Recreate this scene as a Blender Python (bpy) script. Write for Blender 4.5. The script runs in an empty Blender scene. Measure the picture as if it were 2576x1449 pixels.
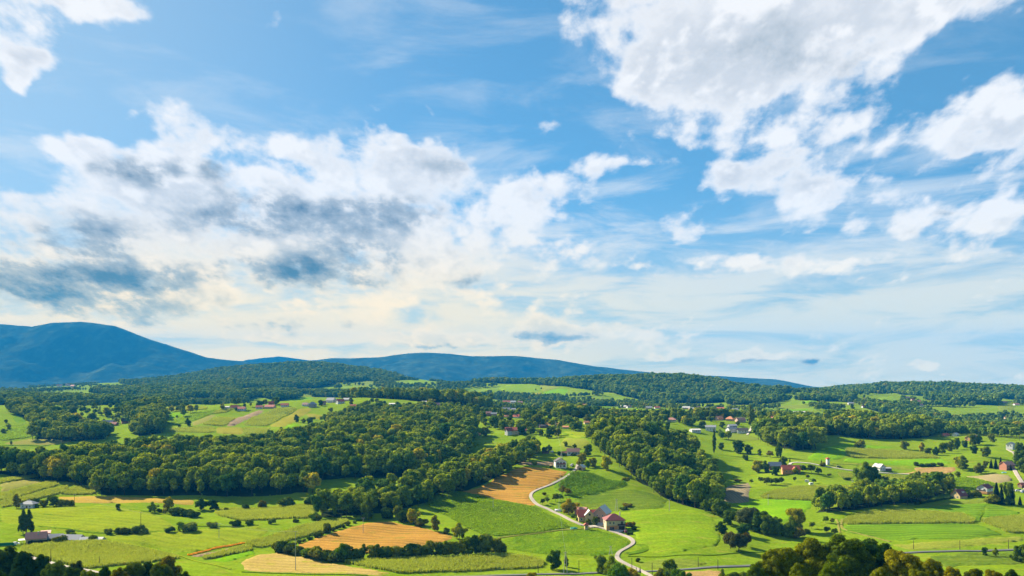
import bpy, bmesh, math, random
import numpy as np
from mathutils import Vector, Matrix, geometry as mgeo

SC = bpy.context.scene
COL = SC.collection

# ---------------------------------------------------------------- camera
# plan: the viewpoint stands at the origin, 90 m above the valley floor, looking along +Y
F, HX, HY, CZ = 2231.0, 1288.0, 950.0, 90.0
cam_d = bpy.data.cameras.new('camera')
cam_d.sensor_width = 36.0
cam_d.lens = 36.0 * F / 2576.0
cam_d.shift_y = (HY - 724.5) / 2576.0
cam_d.clip_start, cam_d.clip_end = 1.0, 200000.0
cam = bpy.data.objects.new('camera', cam_d)
cam.location = (0, 0, CZ)
cam.rotation_euler = (math.radians(90), 0, 0)
COL.objects.link(cam)
SC.camera = cam

# ---------------------------------------------------------------- render settings
SC.render.engine = 'CYCLES'
SC.view_settings.view_transform = 'Standard'
SC.view_settings.look = 'None'
SC.view_settings.exposure = 1.8
SC.view_settings.gamma = 1.0
SC.view_settings.use_curve_mapping = False
SC.cycles.use_denoising = True
SC.cycles.max_bounces = 5
SC.cycles.diffuse_bounces = 1
SC.cycles.glossy_bounces = 1
SC.cycles.transmission_bounces = 3
SC.cycles.volume_bounces = 0
SC.cycles.transparent_max_bounces = 4
SC.cycles.caustics_reflective = False
SC.cycles.caustics_refractive = False
SC.cycles.use_adaptive_sampling = True
SC.cycles.adaptive_threshold = 0.02

# ---------------------------------------------------------------- sun
SUN_AZ, SUN_EL = math.radians(-46), math.radians(30)
sun_dir = Vector((math.sin(SUN_AZ) * math.cos(SUN_EL), math.cos(SUN_AZ) * math.cos(SUN_EL), math.sin(SUN_EL)))
sun_d = bpy.data.lights.new('sun', 'SUN')
sun_d.energy = 5.0
sun_d.angle = math.radians(0.5)
sun_d.color = (1.0, 0.89, 0.68)
sun = bpy.data.objects.new('sun', sun_d)
sun.rotation_euler = sun_dir.to_track_quat('Z', 'Y').to_euler()
COL.objects.link(sun)


# ---------------------------------------------------------------- small node language
class NB:
    """wraps a node tree; S is a socket with arithmetic"""
    def __init__(self, tree):
        self.t = tree

    def node(self, typ, **kw):
        n = self.t.nodes.new(typ)
        for k, v in kw.items():
            setattr(n, k, v)
        return n

    def link(self, sock, val):
        if isinstance(val, S):
            self.t.links.new(val.s, sock)
        elif val is not None:
            sock.default_value = val

    def m(self, op, a, b=None, c=None, clamp=False):
        n = self.node('ShaderNodeMath', operation=op, use_clamp=clamp)
        for i, v in enumerate((a, b, c)):
            if v is not None:
                self.link(n.inputs[i], v)
        return S(self, n.outputs[0])

    def vec(self, x, y, z=0.0):
        n = self.node('ShaderNodeCombineXYZ')
        for i, v in enumerate((x, y, z)):
            self.link(n.inputs[i], v)
        return S(self, n.outputs[0])

    def sep(self, v):
        n = self.node('ShaderNodeSeparateXYZ')
        self.link(n.inputs[0], v)
        return [S(self, o) for o in n.outputs]

    def noise(self, v, scale=1.0, detail=4.0, rough=0.5, dist=0.0, dim='3D', lac=2.0):
        n = self.node('ShaderNodeTexNoise', noise_dimensions=dim)
        self.link(n.inputs['Vector'], v)
        n.inputs['Scale'].default_value = scale
        n.inputs['Detail'].default_value = detail
        n.inputs['Roughness'].default_value = rough
        n.inputs['Distortion'].default_value = dist
        n.inputs['Lacunarity'].default_value = lac
        return S(self, n.outputs[0])

    def noisec(self, v, scale=1.0, detail=2.0):
        n = self.node('ShaderNodeTexNoise')
        self.link(n.inputs['Vector'], v)
        n.inputs['Scale'].default_value = scale
        n.inputs['Detail'].default_value = detail
        return S(self, n.outputs[1])

    def sstep(self, x, lo, hi, a=0.0, b=1.0):
        n = self.node('ShaderNodeMapRange', interpolation_type='SMOOTHSTEP')
        self.link(n.inputs[0], x)
        for i, v in enumerate((lo, hi, a, b)):
            self.link(n.inputs[i + 1], v)
        return S(self, n.outputs[0])

    def lin(self, x, lo, hi, a=0.0, b=1.0):
        n = self.node('ShaderNodeMapRange')
        self.link(n.inputs[0], x)
        for i, v in enumerate((lo, hi, a, b)):
            self.link(n.inputs[i + 1], v)
        return S(self, n.outputs[0])

    def mix(self, f, a, b, blend='MIX'):
        n = self.node('ShaderNodeMix', data_type='RGBA', blend_type=blend)
        self.link(n.inputs[0], f)
        for i, v in ((6, a), (7, b)):
            if isinstance(v, tuple) and len(v) == 3:
                v = v + (1.0,)
            self.link(n.inputs[i], v)
        return S(self, n.outputs[2])

    def vscale(self, v, k):
        n = self.node('ShaderNodeVectorMath', operation='MULTIPLY')
        self.link(n.inputs[0], v)
        self.link(n.inputs[1], k)
        return S(self, n.outputs[0])

    def vadd(self, v, k):
        n = self.node('ShaderNodeVectorMath', operation='ADD')
        self.link(n.inputs[0], v)
        self.link(n.inputs[1], k)
        return S(self, n.outputs[0])


class S:
    def __init__(self, nb, s):
        self.nb, self.s = nb, s

    def __add__(self, o): return self.nb.m('ADD', self, o)
    __radd__ = __add__
    def __mul__(self, o): return self.nb.m('MULTIPLY', self, o)
    __rmul__ = __mul__
    def __sub__(self, o): return self.nb.m('SUBTRACT', self, o)
    def __rsub__(self, o): return self.nb.m('SUBTRACT', o, self)
    def __truediv__(self, o): return self.nb.m('DIVIDE', self, o)
    def __rtruediv__(self, o): return self.nb.m('DIVIDE', o, self)


def srgb(r, g, b):
    f = lambda c: (c / 255.0) / 12.92 if c <= 10 else ((c / 255.0 + 0.055) / 1.055) ** 2.4
    return (f(r), f(g), f(b))
# ---------------------------------------------------------------- sky
def sky_angle(x, y):
    """a direction in the photograph as azimuth and elevation in degrees"""
    az = math.atan2(x - HX, F)
    el = math.atan2((HY - y) * math.cos(az), F)
    return math.degrees(az), math.degrees(el)


def build_sky():
    w = bpy.data.worlds.new('World')
    SC.world = w
    w.use_nodes = True
    t = w.node_tree
    t.nodes.clear()
    nb = NB(t)
    out = nb.node('ShaderNodeOutputWorld')
    bg = nb.node('ShaderNodeBackground')
    bg.inputs['Strength'].default_value = 0.05
    t.links.new(bg.outputs[0], out.inputs[0])
    sky = nb.node('ShaderNodeTexSky', sky_type='NISHITA', sun_disc=False)
    sky.sun_elevation = SUN_EL
    sky.sun_rotation = SUN_AZ
    sky.altitude = 300
    sky.air_density = 1.0
    sky.dust_density = 0.25
    sky.ozone_density = 3.0
    tc = nb.node('ShaderNodeTexCoord')
    dv = S(nb, tc.outputs['Generated'])
    dx, dy, dz = nb.sep(dv)
    u = nb.m('ARCTAN2', dx, dy) * 57.2958
    v = nb.m('ARCSINE', dz) * 57.2958
    vp = nb.m('MAXIMUM', v, -4.0) + 11.0
    q = 19.0 / (vp + 20.0)
    P0 = nb.vec(u * q * 0.1, nb.m('LOGARITHM', vp, 2.71828) * 1.35, 0.0)
    # soft domain warp so that no outline is a clean ellipse
    wrp = nb.noisec(P0, 2.2, 4.0)
    wx, wy, wz = nb.sep(wrp)
    wrp2 = nb.noisec(P0, 7.0, 3.0)
    wx2, wy2, wz2 = nb.sep(wrp2)
    uu = u + ((wx - 0.5) * 0.7 + (wx2 - 0.5) * 0.35) * vp * 0.34
    vv = v + ((wy - 0.5) * 0.6 + (wy2 - 0.5) * 0.4) * vp * 0.26
    UV = nb.vec(uu, vv, 0.0)

    def blobs(items):
        acc = None
        for (x, y, rx, ry, wgt) in items:
            a0, e0 = sky_angle(x, y)
            sx = rx / 2231.0 * 57.3 * math.cos(math.radians(a0)) ** 2
            sy = ry / 2231.0 * 57.3 * math.cos(math.radians(a0))
            g = nb.node('ShaderNodeVectorMath', operation='MULTIPLY_ADD')
            nb.link(g.inputs[0], UV)
            g.inputs[1].default_value = (1 / sx, 1 / sy, 0)
            g.inputs[2].default_value = (-a0 / sx, -e0 / sy, 0)
            d = nb.node('ShaderNodeVectorMath', operation='DOT_PRODUCT')
            t.links.new(g.outputs[0], d.inputs[0])
            t.links.new(g.outputs[0], d.inputs[1])
            e = nb.m('POWER', 0.36788, S(nb, d.outputs['Value']))
            acc = e * wgt if acc is None else nb.m('MULTIPLY_ADD', e, wgt, acc)
        return acc

    # cloud banks of this afternoon: (x, y, half width, half height, amount)
    cover = blobs([
        (1960, 50, 450, 160, .72), (1740, 220, 210, 110, .62), (2300, 20, 330, 80, .62), (1600, 30, 170, 110, .30), (1900, 220, 190, 80, .22), (1620, 150, 90, 90, .2),
        (2330, 300, 460, 110, .30), (2250, 380, 300, 40, .20), (2520, 290, 130, 60, .22), (2200, 250, 160, 36, .16), (2500, 400, 220, 90, .30), (2480, 560, 300, 80, .52), (2180, 555, 200, 46, .40), (2030, 320, 170, 50, .18),
        (1860, 440, 100, 58, .95), (2030, 475, 76, 54, .85), (1850, 655, 80, 26, .66), (2000, 668, 105, 28, .62),
        (1725, 590, 60, 52, .56), (2350, 650, 250, 30, .34), (2560, 330, 120, 200, .16),
        (640, 375, 350, 66, .70), (1140, 455, 260, 75, .70), (380, 450, 220, 80, .52), (780, 560, 440, 110, .58), (900, 400, 160, 50, .2),
        (1400, 490, 110, 46, .46), (200, 630, 420, 120, .62), (850, 680, 430, 90, .58), (60, 720, 300, 70, .46), (1150, 580, 240, 70, .3),
        (110, 8, 320, 72, .95), (45, 165, 90, 44, .95), (1395, 300, 55, 34, .5), (1045, 262, 46, 22, .72), (940, 258, 60, 12, .46),
        (150, 355, 110, 40, .46), (1590, 425, 70, 26, .52), (1500, 430, 36, 80, .38), (350, 303, 40, 12, .46), (1080, 95, 90, 24, .36),
        (1080, 858, 240, 26, .80), (1430, 830, 150, 36, 1.0), (1620, 850, 80, 26, .5), (1870, 898, 120, 20, 1.0), (670, 858, 100, 16, .56), (2330, 906, 34, 18, .9), (1650, 905, 30, 8, .5),
        (560, 790, 460, 44, .30), (2048, 907, 28, 11, .7), (1350, 640, 200, 50, .2), (1560, 670, 130, 22, .32), (1700, 405, 40, 18, .42), (310, 815, 30, 9, .5),
        (1190, 190, 300, 130, -.42), (700, 190, 480, 130, -.50), (2440, 150, 150, 60, -.42), (1650, 430, 90, 80, -.26), (1640, 520, 200, 50, -.25),
        (2180, 420, 200, 24, -.20), (1880, 575, 240, 30, -.24), (180, 260, 220, 50, -.36), (2150, 620, 120, 24, -.2), (700, 425, 180, 22, -.30),
        (200, 520, 120, 30, -.25), (1250, 330, 240, 40, -.2), (1780, 385, 160, 22, -.22),
    ])
    dark = blobs([
        (360, 428, 120, 32, .62), (780, 545, 230, 42, .80), (620, 590, 160, 24, .6), (230, 615, 160, 52, .85), (90, 700, 240, 42, .90), (330, 690, 180, 32, .75),
        (900, 655, 125, 40, .88), (790, 715, 140, 28, .85), (640, 690, 120, 28, .55), (1040, 530, 90, 36, .50),
        (1150, 700, 44, 16, .6), (60, 745, 420, 22, .5), (330, 800, 420, 34, .36), (2370, 552, 46, 16, .6), (1150, 430, 110, 28, .28),
        (560, 462, 60, 20, .5), (1400, 848, 110, 14, .75), (2048, 907, 30, 11, .9), (1990, 762, 150, 16, .34), (780, 825, 220, 20, .30), (1880, 911, 110, 9, .75),
        (1840, 150, 280, 70, .15), (1930, 485, 120, 16, .26), (1100, 876, 200, 9, .6), (2060, 150, 240, 60, .14), (2300, 590, 160, 20, .15),
    ])
    n1 = nb.noise(P0, 4.2, 10.0, 0.60, 0.15)
    n2 = nb.noise(nb.vadd(P0, (-0.03, 0.045, 0.0)), 4.2, 6.0, 0.60, 0.15)
    fine = nb.noise(P0, 13.0, 7.0, 0.64)
    wide = nb.noise(P0, 2.3, 4.0, 0.55)
    # rounded billows
    vr = nb.node('ShaderNodeTexVoronoi', feature='SMOOTH_F1', voronoi_dimensions='2D')
    nb.link(vr.inputs['Vector'], nb.vadd(P0, nb.vscale(wrp2, (0.10, 0.10, 0.0))))
    vr.inputs['Scale'].default_value = 8.0
    vr.inputs['Detail'].default_value = 2.0
    vr.inputs['Roughness'].default_value = 0.55
    vr.inputs['Smoothness'].default_value = 0.5
    puff = 0.60 - S(nb, vr.outputs['Distance'])
    # streaked thin cloud
    Ps = nb.vscale(P0, (0.7, 2.3, 1.0))
    n3 = nb.noise(Ps, 3.2, 8.0, 0.60, 0.5)

    # the sky goes on beyond the frame, its cloud thinned to weaken fill light
    away = nb.sstep(nb.m('ABSOLUTE', u), 32.0, 48.0)
    up = nb.sstep(v, 24.0, 34.0)
    outside = nb.m('MAXIMUM', away, up)
    cov = cover + outside * 0.06
    d0 = (n1 - 0.5) * 1.55 + cov * 0.76 + (fine - 0.5) * 0.52 + puff * 0.34
    alpha = nb.sstep(d0, 0.10, 0.46)
    # thin veil over the lower sky
    veil = nb.sstep(n3 + nb.sstep(v, 15.0, 2.0) * 0.16, 0.46, 0.72)
    low = nb.sstep(v, 13.0, 0.5)
    veil_a = veil * nb.sstep(v, 18.0, 7.0, 0.30, 0.80)
    # shading: thick parts grey, rims towards the sun white
    rim = nb.m('ADD', (n1 - n2) * 3.0, 0.5, clamp=True)
    thick = nb.sstep(d0, 0.26, 0.72)
    tex = (n1 - 0.5) * 2.8 + (fine - 0.5) * 2.2 + (0.5 - rim) * 0.8
    dk = dark * 0.78 + tex * nb.m('MINIMUM', dark * 1.2 + 0.12, 0.75)
    warm = nb.sstep(u, 16.0, -8.0) * nb.sstep(v, 13.0, 2.0)
    soft = thick * nb.sstep((rim - 0.5) * 0.9 + (wide - 0.5) * 1.6 + (fine - 0.5) * 0.6 + (puff - 0.1) * 0.7, 0.18, -0.28) * 0.62
    white = nb.mix(warm, srgb(250, 250, 251), srgb(252, 243, 228))
    grey = nb.mix(warm, srgb(190, 200, 212), srgb(205, 210, 212))
    cl = nb.mix(soft, white, grey)
    cl = nb.mix(nb.sstep(dk, 0.05, 0.50), cl, srgb(182, 193, 203))
    cl = nb.mix(nb.sstep(dk, 0.30, 1.10), cl, srgb(84, 118, 148))
    vcol = nb.mix(warm, srgb(232, 238, 242), srgb(250, 242, 226))
    # low down the sunlit haze brightens and warms the sky
    k = 0.286 / 0.05
    lift = nb.sstep(v, 11.0, 0.0)
    gain = nb.mix(lift, (k * 1.03, k * 1.03, k * 1.03), nb.mix(warm, (k * 1.55, k * 1.20, k * 0.62), (k * 1.85, k * 1.34, k * 0.46)))
    toned = nb.mix(1.0, S(nb, sky.outputs[0]), (0.375, 0.65, 0.73), 'MULTIPLY')
    toned = nb.mix(0.45, toned, nb.vscale(srgb(106, 168, 212), (k, k, k)))
    toned = nb.mix(nb.sstep(u, 2.0, -40.0) * 0.62, toned, nb.vscale(srgb(196, 218, 234), (k, k, k)))
    hz = nb.mix(low * 0.80, toned, nb.vscale(nb.mix(warm, srgb(186, 209, 226), srgb(208, 217, 222)), gain))
    c1 = nb.mix(veil_a, hz, nb.vscale(vcol, gain))
    c2 = nb.mix(alpha, c1, nb.vscale(cl, gain))
    below = nb.sstep(v, -6.0, -2.0)
    c3 = nb.mix(below, (0.6, 0.75, 0.5), c2)
    t.links.new(c3.s, bg.inputs['Color'])
    w.cycles.sampling_method = 'MANUAL'
    w.cycles.sample_map_resolution = 512


build_sky()
# ---------------------------------------------------------------- shared helpers
def tag(o, label=None, cat=None, group=None, kind=None):
    if label: o['label'] = label
    if cat: o['category'] = cat
    if group: o['group'] = group
    if kind: o['kind'] = kind
    return o


def mesh_obj(name, verts, faces, mat=None, parent=None, smooth=False):
    me = bpy.data.meshes.new(name)
    me.from_pydata(verts, [], faces)
    if smooth:
        me.polygons.foreach_set('use_smooth', [True] * len(me.polygons))
    me.update()
    if mat: me.materials.append(mat)
    o = bpy.data.objects.new(name, me)
    COL.objects.link(o)
    if parent: o.parent = parent
    return o


def np_mesh(name, V, Q, mat=None, smooth=False):
    """fast mesh from numpy arrays, Q is (n, 3) or (n, 4)"""
    me = bpy.data.meshes.new(name)
    n, k = Q.shape
    me.vertices.add(len(V))
    me.vertices.foreach_set('co', np.asarray(V, dtype=np.float32).ravel())
    me.loops.add(n * k)
    me.loops.foreach_set('vertex_index', np.asarray(Q, dtype=np.int32).ravel())
    me.polygons.add(n)
    me.polygons.foreach_set('loop_start', np.arange(0, n * k, k, dtype=np.int32))
    if smooth:
        me.polygons.foreach_set('use_smooth', np.ones(n, dtype=bool))
    me.update(calc_edges=True)
    if mat: me.materials.append(mat)
    return me


def empty(name, loc=(0, 0, 0), rz=0.0):
    o = bpy.data.objects.new(name, None)
    o.location = loc
    o.rotation_euler = (0, 0, rz)
    COL.objects.link(o)
    return o


# ---------------------------------------------------------------- relief
# surveyed points of the land: (x, y, distance) as seen, or (x, None, distance, height)
PTS = []
def seen(*rows):
    for x, y, d in rows:
        PTS.append((x, d, CZ - d * (y - HY) / F))
def land(*rows):
    for x, d, z in rows:
        PTS.append((x, d, z))


for x in (-900, -300, 300, 900, 1500, 2100, 2700, 3400):        # the slope below the viewpoint
    land((x, 15, 84), (x, 60, 74), (x, 120, 60), (x, 180, 45), (x, 250, 28), (x, 330, 8), (x, 390, -3))
seen((0, 1440, 425), (100, 1370, 505), (100, 1300, 590), (60, 1270, 640), (0, 1200, 750), (220, 1400, 468),
     (300, 1340, 535), (300, 1290, 610), (200, 1245, 690), (100, 1215, 735), (400, 1440, 425), (450, 1390, 478), (520, 1340, 540),
     (500, 1300, 600), (400, 1255, 682), (600, 1255, 685), (650, 1400, 470), (700, 1345, 530), (740, 1300, 590), (700, 1262, 665))
land((100, 800, 6), (0, 900, 3), (250, 780, 6), (250, 850, 9), (400, 760, 4), (400, 840, 8), (400, 900, 10), (420, 1000, 4), (250, 950, 5),
     (600, 780, 7), (600, 880, 9), (650, 970, 10), (800, 780, 6), (800, 900, 14), (800, 1000, 20), (950, 850, 8), (950, 1000, 21), (1000, 1120, 27),
     (1120, 900, 8), (1150, 1050, 24), (620, 1060, 6))
seen((60, 1125, 1083), (50, 1085, 1220), (30, 1030, 1500), (150, 1130, 1050), (430, 1095, 1130), (470, 1060, 1270), (500, 1028, 1430),
     (620, 1095, 1130), (650, 1060, 1270), (700, 1025, 1400), (780, 1025, 1390), (730, 1060, 1260), (810, 1045, 1330), (870, 1008, 1440), (1000, 1015, 1420), (1110, 1022, 1400),
     (1180, 1035, 1350), (300, 1060, 1350), (250, 1075, 1300))
land((150, 1350, 22), (200, 1500, 32), (380, 1250, 24), (380, 1400, 30), (0, 1700, 38), (300, 1700, 38), (600, 1650, 40), (1000, 1620, 47), (1200, 1560, 40), (850, 1620, 46))
# the near dell with the grain field
seen((800, 1430, 440), (900, 1385, 487), (940, 1320, 575), (1000, 1400, 472), (1060, 1430, 442), (790, 1308, 588), (1050, 1350, 528), (1180, 1330, 556),
     (1200, 1440, 436), (1300, 1390, 490), (1200, 1275, 622), (1300, 1330, 555), (1350, 1290, 595), (1420, 1325, 553), (1180, 1240, 668), (1250, 1225, 688), (1300, 1170, 755),
     (1260, 1260, 640), (1330, 1262, 632), (1060, 1270, 632))
land((850, 640, -2), (1000, 660, 3), (1100, 700, 6), (1180, 720, 9), (1250, 760, 13), (1330, 800, 18), (960, 720, 0), (1080, 790, 2), (1200, 870, 6), (1340, 860, 19))
# the middle hill with the farm road
seen((1600, 1435, 441), (1595, 1380, 487), (1560, 1340, 530), (1500, 1322, 553), (1360, 1270, 618), (1345, 1245, 648), (1440, 1190, 735), (1412, 1172, 770), (1440, 1145, 830),
     (1420, 1112, 900), (1440, 1088, 980), (1400, 1072, 1060), (1500, 1225, 690), (1580, 1216, 690), (1530, 1180, 745), (1600, 1262, 618), (1650, 1300, 570), (1700, 1350, 512), (1750, 1400, 466),
     (1690, 1262, 628), (1760, 1298, 580), (1800, 1335, 537), (1470, 1275, 615), (1540, 1280, 605), (1350, 1140, 840))
land((1640, 735, 4), (1740, 680, -4), (1820, 640, -6), (1560, 800, 18), (1600, 890, 30), (1700, 760, 5), (1760, 860, 6), (1700, 950, 18), (1500, 1000, 27), (1600, 1020, 24), (1800, 740, -3))
# the right valley
seen((1880, 1440, 441), (1850, 1392, 488), (1900, 1345, 536), (1850, 1255, 690), (1850, 1205, 800), (1850, 1160, 905), (1810, 1120, 1010), (1860, 1092, 1100), (1790, 1078, 1140), (1900, 1080, 1130),
     (1950, 1292, 605), (2000, 1248, 690), (1990, 1208, 765), (1970, 1186, 800), (2080, 1170, 855), (2150, 1122, 990), (2150, 1152, 915), (1990, 1142, 925), (2250, 1183, 835), (2340, 1190, 820),
     (2190, 1218, 740), (2060, 1300, 590), (2250, 1277, 628), (2400, 1247, 685), (2280, 1305, 583), (2470, 1258, 664), (2560, 1285, 618), (2300, 1350, 525), (2300, 1388, 482), (2560, 1382, 488),
     (2500, 1425, 445), (2400, 1218, 740), (2470, 1192, 790), (2560, 1185, 800), (2450, 1152, 880), (2450, 1108, 1040), (2540, 1128, 960), (2576, 1098, 1090), (2330, 1110, 1030), (2250, 1108, 1040), (2130, 1250, 680))
land((2000, 1050, 20), (2050, 1200, 25), (1960, 1250, 31), (2200, 1180, 21), (2300, 1250, 18), (2450, 1350, 8), (2576, 1400, 5), (2200, 1400, 18), (2080, 1400, 26))
seen((1250, 1062, 1100), (1280, 1042, 1230), (1200, 1060, 1110), (1320, 1050, 1180), (1660, 1068, 1150), (1500, 1062, 1130))
land((1400, 1400, 36), (1600, 1300, 30), (1500, 1500, 26), (1800, 1400, 26), (1300, 1600, 30))
# the middle distance
seen((1550, 1035, 1750), (1500, 1030, 1850), (1660, 1035, 1760), (1600, 1020, 2080), (1450, 1012, 2300), (1750, 1022, 2000), (1900, 1025, 1950), (1350, 1015, 2200), (1300, 985, 2700), (1380, 968, 2900),
     (1200, 990, 2600), (1080, 962, 3100), (1130, 975, 2900), (2030, 1008, 2150), (2100, 1012, 2080), (2000, 990, 2500), (1950, 1030, 1850), (2250, 1008, 2250), (2200, 990, 2600), (2350, 1000, 2400), (2400, 1045, 1850), (2500, 1040, 1900),
     (2500, 1010, 2300), (2576, 1030, 2000), (2320, 1035, 1900))
land((1100, 2000, 26), (800, 2100, 30), (700, 2300, 44), (560, 2000, 30), (450, 2100, 34), (200, 2200, 40), (0, 2200, 44), (1300, 2000, 24), (1700, 1800, 22), (2200, 1700, 6), (2450, 1650, 0), (1950, 1650, 18))
land((100, 2900, 44), (300, 2800, 46), (0, 3600, 36), (350, 3500, 64), (450, 3200, 62), (480, 3700, 92), (600, 2700, 56), (620, 3500, 98), (700, 3700, 134), (830, 3600, 124), (720, 3000, 66), (900, 3300, 82), (930, 3800, 112), (1000, 3500, 86), (1150, 3500, 62), (600, 4200, 90),
     (250, 3900, 62), (0, 4500, 20), (200, 5000, 20), (1000, 4500, 40), (700, 5000, 50))
land((1250, 3200, 58), (1450, 3000, 72), (1560, 2900, 82), (1560, 2500, 46), (1650, 3000, 84), (1800, 2900, 76), (1750, 2450, 40), (1900, 2700, 40), (1400, 3600, 50), (1700, 3700, 56), (1950, 3400, 12), (1990, 2900, 14), (1300, 3900, 30), (1880, 2400, 30),
     (2060, 3200, 38), (2180, 3300, 48), (2240, 3000, 58), (2350, 3200, 58), (2330, 2800, 42), (2576, 3200, 40), (2480, 2800, 34), (2300, 3900, 30), (2576, 4000, 20), (2000, 4300, 10), (1500, 5000, 10), (2400, 5500, 0))
for x in (-900, 3400):
    land((x, 500, 0), (x, 800, 10), (x, 1200, 25), (x, 1800, 25), (x, 2600, 40), (x, 3500, 50), (x, 5000, 20))
for x in (-900, 0, 800, 1600, 2400, 3400):
    land((x, 7000, 0))

_c = np.array([((x - HX) / F, math.log(d)) for x, d, z in PTS])
_z = np.array([z for x, d, z in PTS])


def _tps(r2):
    return 0.5 * r2 * np.log(r2 + 1e-12)


_n = len(_c)
_K = _tps(((_c[:, None, :] - _c[None, :, :]) ** 2).sum(-1)) + np.eye(_n) * 2e-4
_P = np.hstack([np.ones((_n, 1)), _c])
_A = np.vstack([np.hstack([_K, _P]), np.hstack([_P.T, np.zeros((3, 3))])])
_w = np.linalg.solve(_A, np.concatenate([_z, np.zeros(3)]))

NA, ND = 760, 640
A0, A1, T0, T1 = -0.80, 0.80, math.log(15.0), math.log(7000.0)
GA = np.linspace(A0, A1, NA)
GT = np.linspace(T0, T1, ND)


def _value_noise(x, y, seed):
    rs = np.random.RandomState(seed)
    tab = rs.rand(256, 256)
    xi, yi = np.floor(x).astype(int), np.floor(y).astype(int)
    fx, fy = x - xi, y - yi
    fx, fy = fx * fx * (3 - 2 * fx), fy * fy * (3 - 2 * fy)
    g = lambda i, j: tab[(xi + i) & 255, (yi + j) & 255]
    return (g(0, 0) * (1 - fx) + g(1, 0) * fx) * (1 - fy) + (g(0, 1) * (1 - fx) + g(1, 1) * fx) * fy - 0.5


def fbm(x, y, seed, octaves=4, gain=0.5):
    s, a = 0.0, 1.0
    for o in range(octaves):
        s = s + a * _value_noise(x * 2 ** o + 17.3 * o, y * 2 ** o + 9.1 * o, seed + o)
        a *= gain
    return s


GZ = np.zeros((ND, NA))
for j in range(0, ND, 40):
    tt = GT[j:j + 40]
    q = np.stack(np.meshgrid(GA, tt), -1).reshape(-1, 2)
    r2 = ((q[:, None, :] - _c[None, :, :]) ** 2).sum(-1)
    GZ[j:j + 40] = (_tps(r2) @ _w[:_n] + _w[_n] + q @ _w[_n + 1:]).reshape(len(tt), NA)
_D = np.exp(GT)[:, None] * np.ones((1, NA))
_X = GA[None, :] * _D
GZ += (fbm(_X / 38.0, _D / 38.0, 5, 3) * 1.8 + fbm(_X / 95.0, _D / 80.0, 8, 2) * 4.5) * np.clip((_D - 350) / 150, 0, 1)
GZ += fbm(_X / 300.0, _D / 240.0, 11, 3) * 15.0 * np.clip((_D - 1600) / 1100, 0, 1)
GZ = np.where(_D > 420, np.maximum(GZ, -14), GZ)


def ground(X, Y):
    """height of the land at plan position X, Y (arrays or numbers)"""
    X, Y = np.asarray(X, float), np.asarray(Y, float)
    a = np.clip((X / Y - A0) / (A1 - A0) * (NA - 1), 0, NA - 1.001)
    t = np.clip((np.log(Y) - T0) / (T1 - T0) * (ND - 1), 0, ND - 1.001)
    i, j = a.astype(int), t.astype(int)
    fa, ft = a - i, t - j
    return (GZ[j, i] * (1 - fa) + GZ[j, i + 1] * fa) * (1 - ft) + (GZ[j + 1, i] * (1 - fa) + GZ[j + 1, i + 1] * fa) * ft


_DD = np.exp(np.linspace(math.log(200), T1, 5000))


def spot(x, y):
    """plan position of the visible ground point seen at x, y in the photograph"""
    a = (x - HX) / F
    zz = ground(a * _DD, _DD)
    yy = HY + F * (CZ - zz) / _DD
    k = np.argmax(yy <= y)
    if yy[k] > y:
        k = len(_DD) - 1
    d = _DD[k]
    return a * d, d, float(zz[k])


def at(x, d):
    """plan position at photograph column x and distance d"""
    X = (x - HX) / F * d
    return X, d, float(ground(X, d))


def seen_from(X, Y, Z):
    return HX + F * X / Y, HY + F * (CZ - Z) / Y
# ---------------------------------------------------------------- materials
def new_mat(name):
    m = bpy.data.materials.new(name)
    m.use_nodes = True
    m.node_tree.nodes.clear()
    nb = NB(m.node_tree)
    out = nb.node('ShaderNodeOutputMaterial')
    return m, nb, out


def principled(nb, out, color, rough=0.8, spec=0.2, bump=None, strength=0.3, dist=0.1):
    p = nb.node('ShaderNodeBsdfPrincipled')
    if isinstance(color, tuple): color = color + (1.0,) if len(color) == 3 else color
    nb.link(p.inputs['Base Color'], color)
    nb.link(p.inputs['Roughness'], rough)
    p.inputs['Specular IOR Level'].default_value = spec
    if bump is not None:
        b = nb.node('ShaderNodeBump')
        b.inputs['Strength'].default_value = strength
        b.inputs['Distance'].default_value = dist
        nb.link(b.inputs['Height'], bump)
        nb.t.links.new(b.outputs[0], p.inputs['Normal'])
    nb.t.links.new(p.outputs[0], out.inputs[0])
    return p


def world_pos(nb):
    g = nb.node('ShaderNodeNewGeometry')
    return S(nb, g.outputs['Position'])


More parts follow.
